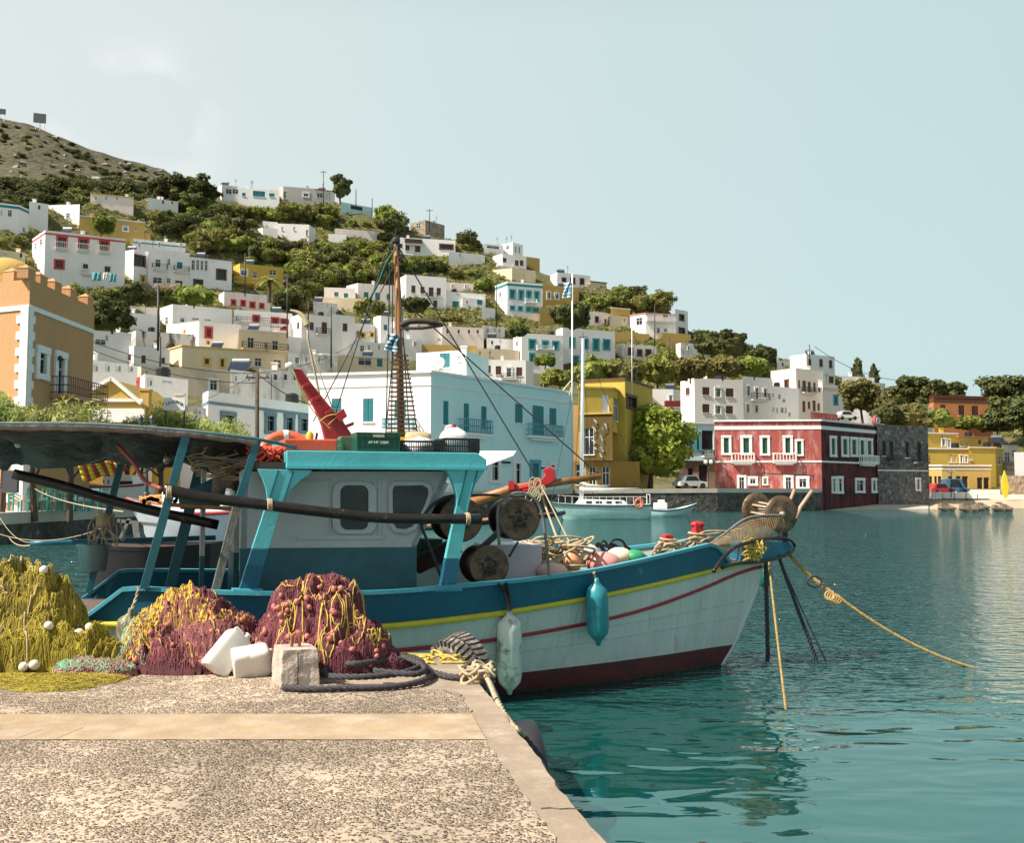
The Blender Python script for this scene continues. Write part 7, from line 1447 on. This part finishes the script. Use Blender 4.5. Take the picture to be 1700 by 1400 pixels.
wires('wire leaving the wooden pole towards the yellow gable', [(t0, at(232,700,60), .3)], .018); wires('wire bundle from the wooden pole to the red post side', [(t0, at(560,676,66), .6)], .03); wires('thin wire rising from the wooden pole over the white roofs', [(t0, at(620,545,120), 1)], .025)
wires('long wire sagging from the highest white house down to the skyline pines', [(at(1352,575,194), at(1500,632,190), 1.5)], .05)
# ------------------------------------------------------------------ boats behind
def hullmesh(L_, B_, zt, sheer, bowrake=.9, transom=.55, draft=.3, n=24, fine=1.0):
    """returns rows of a simple hull along +x, stern at 0"""
    def hb(u): return B_/2*min(1, (transom + (1-transom)*min(1, u/.4)) if u < .4 else 1)*(1 if u < .5 else max(.0, 1-((u-.5)/.5)**(2.0*fine)))
    rows = {}
    for side in (1,-1):
        rr_ = []
        for k, (f, w_) in enumerate(((-1,.35),(0,.72),(.35,.88),(.7,.97),(1,1))):
            row = []
            for i in range(n+1):
                u = i/n; zt_u = zt + sheer*abs(u-.35)**2/.42; z = -draft if f < 0 else zt_u*f; x = u*(L_ - bowrake*(1-max(0,f))) ; row.append((x, side*max(.02, hb(u)*w_), z))
            rr_.append(row)
        rows[side] = rr_
    return rows, hb
def boat(name, label, cat, x0, x1, wl, zt, B_, m, sheer=.3, Y=None, yaw=0., group=None, stripe=None, flip=False, bowrake=.9, transom=.55, deckm=None):
    Y = Y or 1.9*FPX/(wl-818); pA = ground(x0, wl); pA = Vector(((x0-850)/FPX*Y, Y, 0)); L_ = (x1-x0)/FPX*Y/math.cos(yaw); rt = thing(name, label, cat, pA, group)
    rows, hb = hullmesh(L_, B_, zt, sheer, bowrake, transom); D = Vector((math.cos(yaw), math.sin(yaw), 0)); S = Vector((math.sin(yaw), -math.cos(yaw), 0))
    org = pA
    def W_(p): 
        x, y, z = p; x = L_-x if flip else x; return org + D*x + S*y + UZ*z
    mb = MB()
    for side in (1,-1): mb.grid([[W_(p) for p in r] for r in rows[side]])
    mb.grid([[W_(rows[1][k][0]) for k in range(5)], [W_(rows[-1][k][0]) for k in range(5)]]); build('hull', mb, m, rt, smooth=True)
    mb = MB(); mb.grid([[W_((p[0],p[1],p[2]-.06)) for p in rows[1][4]], [W_((p[0],p[1],p[2]-.06)) for p in rows[-1][4]]]); build('deck', mb, deckm or PLW, rt)
    if stripe:
        mb = MB()
        for side in (1,-1): mb.tube([W_((p[0], p[1]*1.0+side*.015, p[2]-.08)) for p in rows[side][4]], .05, 6)
        build('rail', mb, stripe, rt, smooth=True)
    return rt, W_, L_
HT = boatmat('hull_pale_teal', (.42,.60,.60), rough=.3)
NAVY = boatmat('stripe_navy', (.02,.025,.06))
# sailing yacht
rt, W_, L_ = boat('sailing_yacht', 'white sailing yacht with a furled boom sail, grey mast and lifebuoy', 'yacht', 912, 1078, 862, 1.02, 2.5, HT, .22, stripe=NAVY, flip=True, transom=.7, bowrake=1.0)
mb = MB(); cab = [(1.6,.0),(1.9,.34),(5.0,.44),(5.4,0)]; 
for yy in (0,): mb.prism([W_((x, .62, 1.0+z)) for x, z in cab], W_((0,-.62,0))-W_((0,.62,0))); build('coachroof', mb, PLW, rt, bevel=.03)
for x in (2.3,3.0,3.7,4.4): mb = MB(); mb.obox(W_((x,.63,1.2)), Vector((.22,0,0)), Vector((0,.02,0)), UZ*.08); build('window', mb, GLS, rt)
mst = at(965,835,73.4); mb = MB(); mt = at(968,562,73.4); mb.tube([W_((4.7,0,1.2)), Vector((mst.x,mst.y,mst.z)), mt], [.17,.15,.12], 10); mo = build('mast', mb, mat('mast_grey',(.42,.50,.52),rough=.4,metal=.3), rt, smooth=True)
mb = MB(); mb.beam(at(953,600,73.4), at(980,600,73.4), .06,.05); mb.beam(mt+Vector((-.3,0,.1)), mt+Vector((.35,0,.12)), .05, .05); mb.tube([mt, mt+UZ*.5], .02, 5); build('spreader', mb, IRN, mo)
mb = MB(); mb.tube([at(962,812,73), at(1000,814,73), at(1060,812,73)], [.14,.16,.07], 10); mb.tube([at(950,795,73.2), at(975,806,73), at(1010,810,73)], [.04,.12,.1], 8); build('boom_sail', mb, mat('sailcloth',(.62,.6,.55),rough=.8), rt, smooth=True)
mb = MB()
for (a, b_) in (((968,565),(914,838)),((968,565),(1076,836)),((966,600),(952,838)),((968,600),(985,838))): mb.tube([at(*a,73.4), at(*b_,73.4)], .018, 4)
build('rigging', mb, IRN, rt); mb = MB()
for i in range(14): x = .3+i*.48; h_ = .55; mb.tube([W_((x,.85 if x < 5 else .45,1.05)), W_((x,.85 if x < 5 else .45,1.6))], .015, 4)
mb.tube([W_((.3,.85,1.6)), W_((5,.85,1.6)), W_((6.6,.2,1.7))], .012, 4); mb.tube([W_((.1,.9,1.05)), W_((.1,.9,1.75)), W_((.1,-.9,1.75)), W_((.1,-.9,1.05))], .025, 5); build('guard_rail', mb, TRM, rt)
c = at(1061,836,72.2); mb = MB(); mb.tube([c+Vector((math.cos(a)*.27,0,math.sin(a)*.3)) for a in [i*2*math.pi/20 for i in range(20)]], .09, 8, closed=True); tag(build('lifebuoy', mb, boatmat('buoy_orange_far',(.62,.12,.07)), None, smooth=True, loc=c), 'orange horseshoe lifebuoy on the stern rail of the white yacht', 'lifebuoy')
rt, W_, L_ = boat('rowing_boat', 'small open pale boat with a dark rail moored behind the yacht stern', 'boat', 1070, 1157, 855, .55, 1.7, HT, .55, Y=81, stripe=NAVY); mb = MB(); c = W_((1.2,0,.6)); mb.obox(c+UZ*.25, Vector((.5,0,0)), Vector((0,.4,0)), UZ*.25); mb.obox(c+UZ*.6+Vector((.1,0,0)), Vector((.25,0,0)), Vector((0,.3,0)), UZ*.12); build('engine_casing', mb, PLW, rt, bevel=.05)
mb = MB(); mb.tube([W_((.2,0,.5)), W_((.6,0,1.5))], .04, 6); build('tiller', mb, IRN, rt)
# wooden ketch with the laddered mast
YK = 21; kt = thing('sailing_ketch', 'wooden sailing ship moored behind, varnished mast with rope ladders and a long bowsprit', 'sailing ship', at(668,860,YK))
mb = MB(); rows = []
for i in range(25):
    u = i/24; x = 560 + (912-560)*u; hb_ = 1.5*(1-max(0,(u-.55)/.45)**1.8); row = []
    for z, k in ((-.4,.5),(0,.8),(.5,.93),(1.15+.35*u*u,1)): q = at(x, 818, YK+1.2*0); row.append(Vector((q.x + (.25*(z) if u > .9 else 0), YK+1.5-hb_*k, z)))
    rows.append(row)
mb.grid(rows); hk = build('hull', mb, HT, kt, smooth=True); mb = MB(); mb.tube([r[3]-Vector((0,.03,.04)) for r in rows], .05, 6); mb.tube([r[2]-Vector((0,.03,0)) for r in rows], .03, 6); build('rail', mb, BLK, kt, smooth=True); mb = MB(); mb.grid([[r[3] for r in rows], [Vector((r[3].x, 2*(YK+1.5)-r[3].y, r[3].z)) for r in rows]]); build('deck', mb, WOOD, kt); mb = MB(); mb.grid([[Vector((v.x, 2*(YK+1.5)-v.y, v.z)) for v in r] for r in rows]); build('hull', mb, HT, kt, smooth=True)
text_mesh('N', .30, at(802,852,YK-.06), (1,0,0), (0,0,1), BLK, hk); 
m0, m1 = at(669,770,YK), at(657,402,YK); mb = MB(); mb.tube([m0-UZ*1, m0.lerp(m1,.45), m1], [.085,.075,.05], 12); build('mast', mb, WOOD, kt, smooth=True); mb = MB(); mb.lathe([(.06,-.04),(.09,0),(.09,.05),(.05,.1),(0,.1)], m1, (0,0,1), 10); mb.obox(m1-UZ*.08, Vector((.14,0,0)), Vector((0,.04,0)), UZ*.04); mb.tube([m1, m1+UZ*.3], .012, 5); build('masthead', mb, IRN, kt)
mb = MB(); mb.tube(smooth_curve([at(664,541,YK-.1), at(680,534,YK-.1), at(705,533,YK-.1), at(733,538,YK-.1)], 5), [.03]+[.06]*13+[.03]*2, 8); mb.tube([at(665,545,YK-.1), at(700,545,YK-.1), at(735,540,YK-.1)], .035, 6); build('yard', mb, DRK, kt, smooth=True)
for k in range(9):
    y = 590 + k*15.2; hw = 13 + (y-590)*.105
    for dy, sx in ((0,-.5),(8,.8)):
        if y+dy > 722: continue
        mb = MB(); mb.beam(at(665+(y-590)*.02-hw+sx, y+dy, YK-.14), at(665+(y-590)*.02+hw+sx, y+dy+.4, YK-.14), .03, .035); build('ladder_rung', mb, DRK, kt)
mb = MB()
for (a, b_) in (((655,560),(638,745)),((668,560),(697,745)),((652,470),(650,745)),((640,420),(556,690)),((655,440),(520,700)),((658,405),(630,470)),((648,415),(640,745)),((660,405),(681,745))): mb.tube([at(*a,YK-.1), at(*b_,YK-.1)], .012, 4)
mb.tube([at(658,405,YK), at(893,797,YK)], .014, 4); mb.tube([at(662,493,YK), at(997,791,YK)], .014, 4); build('rigging', mb, IRN, kt); mb = MB(); mb.tube(smooth_curve([at(657,412,YK-.1), at(640,440,YK-.1), at(628,470,YK-.1), at(612,500,YK-.1)], 5), [.022]*16, 6); build('furled_sail', mb, mat('green_net_cloth',(.03,.12,.10),rough=.9), kt, smooth=True)
mb = MB(); mb.tube([at(770,838,YK), at(850,812,YK), at(998,791,YK)], [.11,.10,.06], 10); build('bowsprit', mb, WOOD, kt, smooth=True); mb = MB(); P = [at(x, y, YK-.15) for x, y in ((862,808),(880,803),(899,796),(905,788),(902,779),(912,775),(921,780),(923,797),(915,803),(895,812),(870,818))]; mb.prism(P, Vector((0,.25,0))); build('figurehead', mb, REDP, kt, bevel=.02, label='crimson scroll shaped stemhead'); mb = MB(); mb.obox(at(849,806,YK-.1), Vector((.06,0,0)), Vector((0,.1,0)), UZ*.09); mb.tube([at(846,815,YK-.1), at(890,805,YK-.1)], .06, 8); build('bitt', mb, REDP, kt)
mb = MB(); mb.tube([at(893,797,YK), at(905,840,YK), at(925,895,YK-3)], .02, 5); mb.tube([at(895,800,YK), at(935,880,YK-2), at(965,940,13)], .012, 5); mb.tube([at(997,791,YK), at(960,800,YK), at(915,835,YK)], .01, 4); build('bow_line', mb, ROPE, kt)
mb = MB(); rr = random.Random(3)
for k in range(14): q = at(rr.uniform(878,900), rr.uniform(800,830), YK-.2); mb.tube([q + Vector((math.cos(a)*.07, -.02, math.sin(a)*.1)) for a in [i*2*math.pi/10 for i in range(10)]], .013, 5, closed=True)
build('lashing', mb, ROPE, kt, smooth=True)
mb = MB(); 
for (x0,y0,x1,y1) in ((690,845,735,835),(730,838,795,822)): mb.beam(at(x0,y0,YK-1), at(x1,y1,YK-1), .06, .05)
build('gaff', mb, WOOD, kt)
def flag(name, label, x0, y0, x1, y1, Y, base, stripes, m1_, m2_, n, diag=.0):
    a = at(x0, y0, Y); mb = MB(); W_ = (x1-x0)/FPX*Y; H_ = (y1-y0)/FPX*Y
    cols_ = 18; rws = n
    for j in range(rws):
        for i in range(cols_):
            def P(u, v): return a + Vector((W_*u*(1-.25*v) + .12*W_*math.sin(v*5+u*3), .10*W_*math.sin(u*9+v*4), -H_*(v*.75+u*diag) ))
            mb.cur = j % 2
            if stripes == 'cross' and i > cols_*.6 and j < rws*.5: mb.cur = 0 if (j in (2,) or i == int(cols_*.8)) else 1
            mb.quad(P(i/cols_, (j+1)/rws), P((i+1)/cols_, (j+1)/rws), P((i+1)/cols_, j/rws), P(i/cols_, j/rws))
    o = build(name, mb, [m1_, m2_], None, smooth=True, loc=a); md = o.modifiers.new('thick', 'SOLIDIFY'); md.thickness = .01; return tag(o, label, 'flag')
FB = mat('flag_blue', (.03,.17,.30), rough=.8); FW2 = mat('flag_white', (.68,.72,.73), rough=.8)
flag('flag', 'faded blue and white striped flag hanging on the ketch mast', 641, 553, 664, 592, YK-.12, None, 'cross', FW2, FB, 9, .1)
fp = pole(950,455,790,90,.07,'tall thin white flagpole above the pale blue building',0,TRM,'flagpole','flagpole'); flag('flag', 'pale blue and white striped flag drooping from the tall white flagpole', 935, 470, 950, 505, 89.9, None, 'cross', FW2, mat('flag_pale_blue',(.08,.36,.50),rough=.8), 9, -.05)
mb = MB(); mb.beam(at(931,652,90), at(948,632,90), .12,.12); mb.beam(at(943,660,90), at(950,640,90), .12,.12); build('stay', mb, CRM, fp)
# curved pale hook mast behind the roof
mb = MB(); P = smooth_curve([at(482,515,16), at(495,519,16), at(505,528,16), at(511,541,16)], 6); mb.tube(P, [.015+.045*i/(len(P)-1) for i in range(len(P))], 8); mb.tube([at(511,540,16), at(511,562,16), at(530,655,16), at(548,760,16)], .018, 6); mb.tube([at(509,560,16), at(560,700,16)], .008, 4); tag(build('hooked_mast', mb, mat('bleached_wood',(.42,.33,.2),rough=.8), None, smooth=True, loc=at(530,655,16)), 'thin stay with a curved horn like tip rising behind the red post', 'mast')
# --- boats at the left quay
rt, W_, L_ = boat('motor_boat', 'white motor boat standing on the taverna quay behind the teal chairs', 'boat', 85, 250, 838, 1.25, 2.6, PLW, .4, Y=50, stripe=REDP, flip=True); 
rt.location.z += 1.0; mb = MB(); mb.obox(at(205,806,50), Vector((.7,0,0)), Vector((0,.8,0)), UZ*.5); c1_ = build('cabin', mb, PLW, rt, bevel=.06); mb = MB(); mb.obox(at(206,806,49.15), Vector((.4,0,0)), Vector((0,.02,0)), UZ*.2); build('window', mb, GLS, c1_)
mb = MB(); mb.tube([at(85,812,50), at(95,795,50), at(130,802,50)], .04, 6); build('pulpit', mb, TRM, rt)
for i, sx in enumerate((-1,1)):
    mb = MB()
    c = at(176+sx*4, 800, 48.4)
    for k in range(3): mb.obox(c+UZ*(.06*k-.06)+Vector((sx*.0,0,0)), Vector((.045,0,.025*sx)), Vector((0,.01,0)), UZ*.02)
    build('emblem', mb, NAVY, rt)
# striped red and yellow awning
a = at(128,762,31); mb = MB(); n = 10
for i in range(n):
    for j in range(4):
        mb.cur = (i + (j > 1)*0) % 2
        P = lambda u, v: at(126+78*u, 766+ (34-20*u)*v + 3*u, 31) + Vector((0, .5*v, .04*math.sin(u*12+v*3)))
        mb.quad(P(i/n,(j+1)/4), P((i+1)/n,(j+1)/4), P((i+1)/n,j/4), P(i/n,j/4))
o = build('striped_awning', mb, [mat('cloth_yellow',(.70,.42,.02),rough=.8), mat('cloth_red',(.42,.02,.02),rough=.8)], None, smooth=True, loc=a); md = o.modifiers.new('t', 'SOLIDIFY'); md.thickness = .01; tag(o, 'red and yellow striped cloth rolled under the far boats awning', 'awning')
rt, W_, L_ = boat('fishing_boat', 'white hulled fishing boat with a red rail seen between the canopy posts', 'boat', 212, 430, 893, 1.25, 2.4, mat('hull_lilac',(.52,.52,.58),rough=.5,var=.1,scale=3), .5, Y=36, stripe=REDP, flip=True); mb = MB(); mb.obox(at(330,838,36.5), Vector((1.1,0,0)), Vector((0,.7,0)), UZ*.45); build('cabin', mb, PLW, rt, bevel=.05)
mb = MB(); rr = random.Random(12)
for k in range(14): c = at(rr.uniform(232,300), rr.uniform(822,842), 36); mb.obox(c, Vector((rr.uniform(.1,.3),0,rr.uniform(-.1,.1))), Vector((0,.2,0)), UZ*rr.uniform(.05,.14))
build('deck_gear', mb, mat('gear_orange',(.62,.30,.10),rough=.8,var=.5,scale=3), rt, bevel=.03)
rt, W_, L_ = boat('dark_boat', 'black hulled small boat lying just beyond the stern of the blue boat', 'boat', 128, 368, 985, 1.15, 1.7, mat('tar_black',(.007,.007,.008),rough=.85,var=.3), .1, Y=15, flip=True, stripe=None, bowrake=.5, deckm=DRK)
mb = MB(); mb.beam(at(195,865,16), at(262,872,16), .05, .05); mb.beam(at(200,895,16), at(215,862,16), .05,.05); mb.beam(at(228,868,16), at(232,898,16), .2, .1); build('rail', mb, GREY, rt)
# --- taverna chairs and tables on the quay
CHT = mat('chair_teal', (.06,.30,.28), rough=.6); SEA = mat('seat_straw', (.55,.42,.22), rough=.8)
def chair():
    rt = thing('taverna_chair', 'teal painted wooden taverna chair with a straw seat on the quay', 'chair', (0,0,0), 'teal chairs of the quay taverna'); mb = MB()
    for x in (-.2,.2):
        for y in (-.2,.2): mb2 = MB(); mb2.obox((x,y,.23 if y < 0 else .47), (.022,0,0), (0,.022,0), (0,0,.23 if y < 0 else .47)); build('leg', mb2, CHT, rt)
    mb = MB(); mb.obox((0,0,.46), (.22,0,0), (0,.22,0), (0,0,.02)); build('seat', mb, SEA, rt); mb = MB()
    for z in (.62,.76,.9): mb.obox((0,.2,z), (.2,0,0), (0,.015,0), (0,0,.03))
    build('backrest', mb, CHT, rt); return rt
ch0 = chair(); rr = random.Random(9)
chs = [(28,838),(42,842),(58,836),(72,842),(88,838),(98,834),(112,838),(126,842),(140,838),(152,842),(36,834),(66,833),(104,843),(166,838)]
for i, (x, y) in enumerate(chs):
    o = ch0 if i == 0 else copy_tree(ch0); Y = rr.uniform(40.5,44); q = at(x, 830, Y); o.location = (q.x, Y, 1.12); o.rotation_euler = (0,0,rr.uniform(0,6.28))
def table():
    rt = thing('taverna_table', 'small square teal table among the taverna chairs', 'table', (0,0,0), 'tables of the quay taverna'); mb = MB(); mb.obox((0,0,.74), (.4,0,0), (0,.4,0), (0,0,.02)); build('table_top', mb, SEA, rt)
    for x in (-.35,.35):
        for y in (-.35,.35): mb = MB(); mb.obox((x,y,.36), (.025,0,0), (0,.025,0), (0,0,.36)); build('leg', mb, CHT, rt)
    return rt
tb = table()
for i, (x, Y) in enumerate([(35,42.5),(64,43),(92,42),(120,43),(148,42.3)]):
    o = tb if i == 0 else copy_tree(tb); q = at(x, 830, Y); o.location = (q.x, Y, 1.12); o.rotation_euler = (0,0,.3*i)
c = at(18,800,38.5); mb = MB(); rt = thing('menu_stand', 'dark grey menu board on a thin post at the quay edge', 'sign', at(10,845,38.5)); mb.obox(c, Vector((.28,0,0)), Vector((0,.08,0)), UZ*.42); build('board', mb, mat('board_grey',(.07,.07,.08)), rt); mb = MB(); mb.tube([at(9,845,38.5), at(9,785,38.5)], .03, 6); mb.tube([at(9,787,38.5), at(22,787,38.5)], .025, 6); build('post', mb, DRK, rt)
# mooring lines off the left quay
for lb, a, b_, s_ in (('beige mooring rope dropping from the left quay edge to the water', at(0,860,37), at(60,900,34), .3), ('long slack rope sagging along the foot of the left quay wall', at(-20,880,34), at(168,878,30), .35), ('rope from the quay ring to the stern of the blue boat', at(58,812,33), at(205,850,14), .1), ('slack rope near the waterline at the left', at(15,893,32), at(55,905,15), .1)):
    mb = MB(); mb.tube(sagline(a, b_, s_), .012, 5); tag(build('mooring_rope', mb, ROPE, None, smooth=True, loc=a), lb, 'rope')
# --- cars
def car(label, x, y, Y, L_, col, yaw=0, van=False, name='parked_car'):
    p = at(x, y, Y); rt = thing(name, label, 'car', p, None); M = Matrix.Rotation(yaw, 3, 'Z'); W2 = .85; H1 = .8; H2 = 1.95 if van else 1.42; T_ = lambda v: M @ Vector(v) + p; l_ = L_/2
    pr = [(-l_,.3),(-l_,H1-.05),(-l_*.82,H1),(-l_*(.9 if van else .62),H2-.05),(-l_*(.8 if van else .5),H2),(l_*(.35 if van else .2),H2),(l_*(.62 if van else .45),H1+.02),(l_*.95,H1-.1),(l_,.55),(l_,.3)]
    mb = MB(); mb.prism([T_((a, -W2, b_)) for a, b_ in pr], M @ Vector((0,2*W2,0))); bo = build('body', mb, boatmat('car_'+str(int(x)), col, rough=.25, coat=.5, bump=0), rt, bevel=.06); mb = MB(); mb.prism([T_((a, -W2-.01, b_)) for a, b_ in ((-l_*.6,H1+.03),(-l_*.48,H2-.1),(l_*.16,H2-.1),(l_*.38,H1+.03))], M @ Vector((0,.02,0))); build('window', mb, GLS, bo)
    for sx in (-.6,.6):
        for sy in (-1,1): mb = MB(); mb.lathe([(0,-.1),(.3,-.1),(.32,0),(.3,.1),(0,.1)], T_((sx*l_, sy*(W2-.05), .31)), M @ Vector((0,1,0)), 16); build('wheel', mb, BLK, rt, smooth=True)
car('white car parked on the quay between the big tree and the red house', 1146, 812, 108, 3.4, (.55,.58,.58), .35); car('red car parked at the beach road before the shop row', 1561, 821, 133, 3.2, (.40,.03,.03), .1); car('blue van parked beside the red car', 1585, 820, 134, 3.3, (.05,.16,.25), 0, True)
car('small white car on the slope behind the red roof room', 1405, 698, 160, 3.4, (.6,.6,.58), .1)
# --- beach and low wall
SAND = mat('sand', (.50,.38,.25), rough=.95, var=.15, scale=.8, col2=(.35,.26,.17), mixlo=.55, mixhi=.7)
mb = MB(); mb.grid([[ground(1543+10*i, 846+1.2*math.sin(i*.7), -.05) for i in range(24)], [wpt(1543+10*i, 131, 1.0) for i in range(24)], [wpt(1543+10*i, 136, 1.1) for i in range(24)], [wpt(1543+10*i, 150, 1.6) for i in range(24)]]); tag(build('beach', mb, SAND, smooth=True), kind='structure')
for i in range(5):
    a = wpt(1545+19.5*i, 130.5, 1.3); b_ = wpt(1545+19.5*i+17, 130.5, 1.3); rt = thing('sea_wall_segment', 'white capped low sea wall segment between the beach and the parked cars', 'wall', a, 'white sea wall segments by the beach'); mb = MB(); mb.beam(a+UZ*.25, b_+UZ*.25, .5, .8); build('cap', mb, TRM, rt); mb = MB(); mb.beam(a-UZ*.55, b_-UZ*.55, .7, .75); build('base', mb, STN, rt)
rr = random.Random(6); rkm = MATS['pale_rock']
for i in range(16):
    x = rr.uniform(1560,1700); y = rr.uniform(836,846); c = ground(x, y, .3); mb = MB(); mb.sphere((0,0,0), 1, 8, (1,.7,.5), jitter=.9); o = build('rock', mb, mat('shore_rock',(.20,.15,.11),rough=.95,var=.4,scale=1,bump=.6,bscale=3), None, loc=(0,0,0)); o.location = c; s_ = rr.uniform(.4,1.2); o.scale = (s_,)*3; tag(o, 'brown rock lying on the small sandy beach', 'rock', 'rocks on the beach')
c = wpt(1669,129,1.1); mb = MB(); mb.prism([c+Vector((x,0,z)) for x, z in ((-.1,0),(.35,.3),(.55,1.6),(.25,3.0),(.0,3.6),(-.35,2.5),(-.45,1.2))], Vector((0,.18,0))); tag(build('yellow_kayak', mb, boatmat('kayak_yellow',(.70,.55,.04)), None, loc=c, bevel=.05), 'yellow kayak standing upright against the rubble wall', 'kayak')
# globe lamps
for (x, y0, y1, Y, lb) in ((1176,768,812,107,'twin globe street lamp at the corner of the red house'),(1579,784,826,129,'globe street lamp on the beach road')):
    a, b_ = at(x, y1, Y), at(x, y0, Y); rt = thing('street_lamp', lb, 'street lamp', a); mb = MB(); mb.tube([a, b_], .06, 6); build('post', mb, IRN, rt)
    for sx in (-.28,.28): mb = MB(); mb.sphere(b_+Vector((sx,0,.05)), .22, 12); build('globe', mb, mat('globe_white',(.8,.8,.78),rough=.3), rt, smooth=True)
# satellite dish, awning
c = at(730,606,78); mb = MB(); mb.lathe([(0,.02),(.3,.06),(.55,.2),(.56,.21),(.3,.09),(0,.05)], c, Vector((-.3,-1,.35)), 20); mb.tube([c, c+Vector((0,.1,-1))], .04, 6); tag(build('satellite_dish', mb, mat('dish_grey',(.5,.5,.47),rough=.5), None, smooth=True, loc=c), 'satellite dish on the corner building roof below the teal window', 'satellite dish')
c = at(815,770,72); mb = MB(); mb.prism([at(790,750,70), at(857,750,70), at(852,757,67.5), at(795,778,67.5)], Vector((0,0,.04))); tag(build('white_awning', mb, mat('awning_cloth',(.78,.77,.73),rough=.8), None, loc=c), 'white sailcloth awning at the foot of the pale blue wall', 'awning')
# black quay details in front of the red house
rt = thing('iron_pergola', 'thin dark iron pergola frame on the quay before the red house', 'pergola', at(1266,812,107.5)); mb = MB(); 
for (a, b_) in (((1264,786),(1264,815)),((1264,786),(1350,790)),((1350,790),(1350,800))): mb.tube([at(*a,107.5), at(*b_,107.5)], .06, 5)
build('frame', mb, IRN, rt)

# peeling pale scrolls on the olive block
ov = [o for o in bpy.data.objects if o.name.startswith('olive_building')][0]; mb = MB()
for pts in (((986,696),(990,703),(984,708),(989,716),(985,722)), ((1004,703),(1007,712),(1002,716),(997,722),(1000,732),(998,742),(1001,750)), ((1000,745),(996,752),(999,760)), ((982,730),(988,735),(986,742),(990,746)), ((1005,700),(1001,706),(1000,714))):
    P = smooth_curve([at(x, y, 100.75 + (1017-x)*.019) for x, y in pts], 5)
    for i, (q, q2) in enumerate(zip(P, P[1:])): w1_, w2_ = .05+.06*abs(math.sin(i*.9)), .05+.06*abs(math.sin((i+1)*.9)); X_ = Vector((1,.32,0)); D_ = Vector((0,.012,0)); mb.add([q-X_*w1_, q+X_*w1_, q2+X_*w2_, q2-X_*w2_, q-X_*w1_+D_, q+X_*w1_+D_, q2+X_*w2_+D_, q2-X_*w2_+D_], [(0,1,2,3),(7,6,5,4),(0,3,7,4),(1,5,6,2)])
build('mural', mb, mat('peeling_white',(.5,.48,.42),rough=.9,var=.3,scale=3), ov)

c = at(1455,699,112); rt = thing('roof_scroll', 'round crimson scroll ornament with a pale ring on the roof corner of the red house', 'ornament', c); mb = MB(); mb.lathe([(0,-.2),(.55,-.2),(.6,-.1),(.6,.1),(.55,.2),(0,.2)], c, (.55,-.85,0), 24); build('disc', mb, RED, rt, smooth=False); mb = MB(); mb.lathe([(.24,.2),(.26,.24),(.34,.24),(.36,.2)], c, (.55,-.85,0), 20); build('ring', mb, TRM, rt)
Yh = [o for o in bpy.data.objects if o.name.startswith('apartment_house')][0].location.y
for i, (x0, x1, y0, y1, m_, lb) in enumerate(((153,168,452,466,TEAT,'teal cloth hung out below the red framed balconies'),(171,179,453,465,PNK,'small pink towel hung out between two teal cloths'),(181,193,454,468,TEAT,'second teal cloth hung out beside the pink towel'))):
    mb = MB(); rows = []
    for j in range(7): rows.append([at(x0+(x1-x0)*k/8, y0+(y1-y0)*j/6 + .5*math.sin(k*1.3), Yh-1.2+.15*math.sin(k*1.7+j*.5)) for k in range(9)])
    mb.grid(rows); o = build('hanging_cloth', mb, m_, None, smooth=True, loc=rows[0][0]); md = o.modifiers.new('t', 'SOLIDIFY'); md.thickness = .02; tag(o, lb, 'cloth')
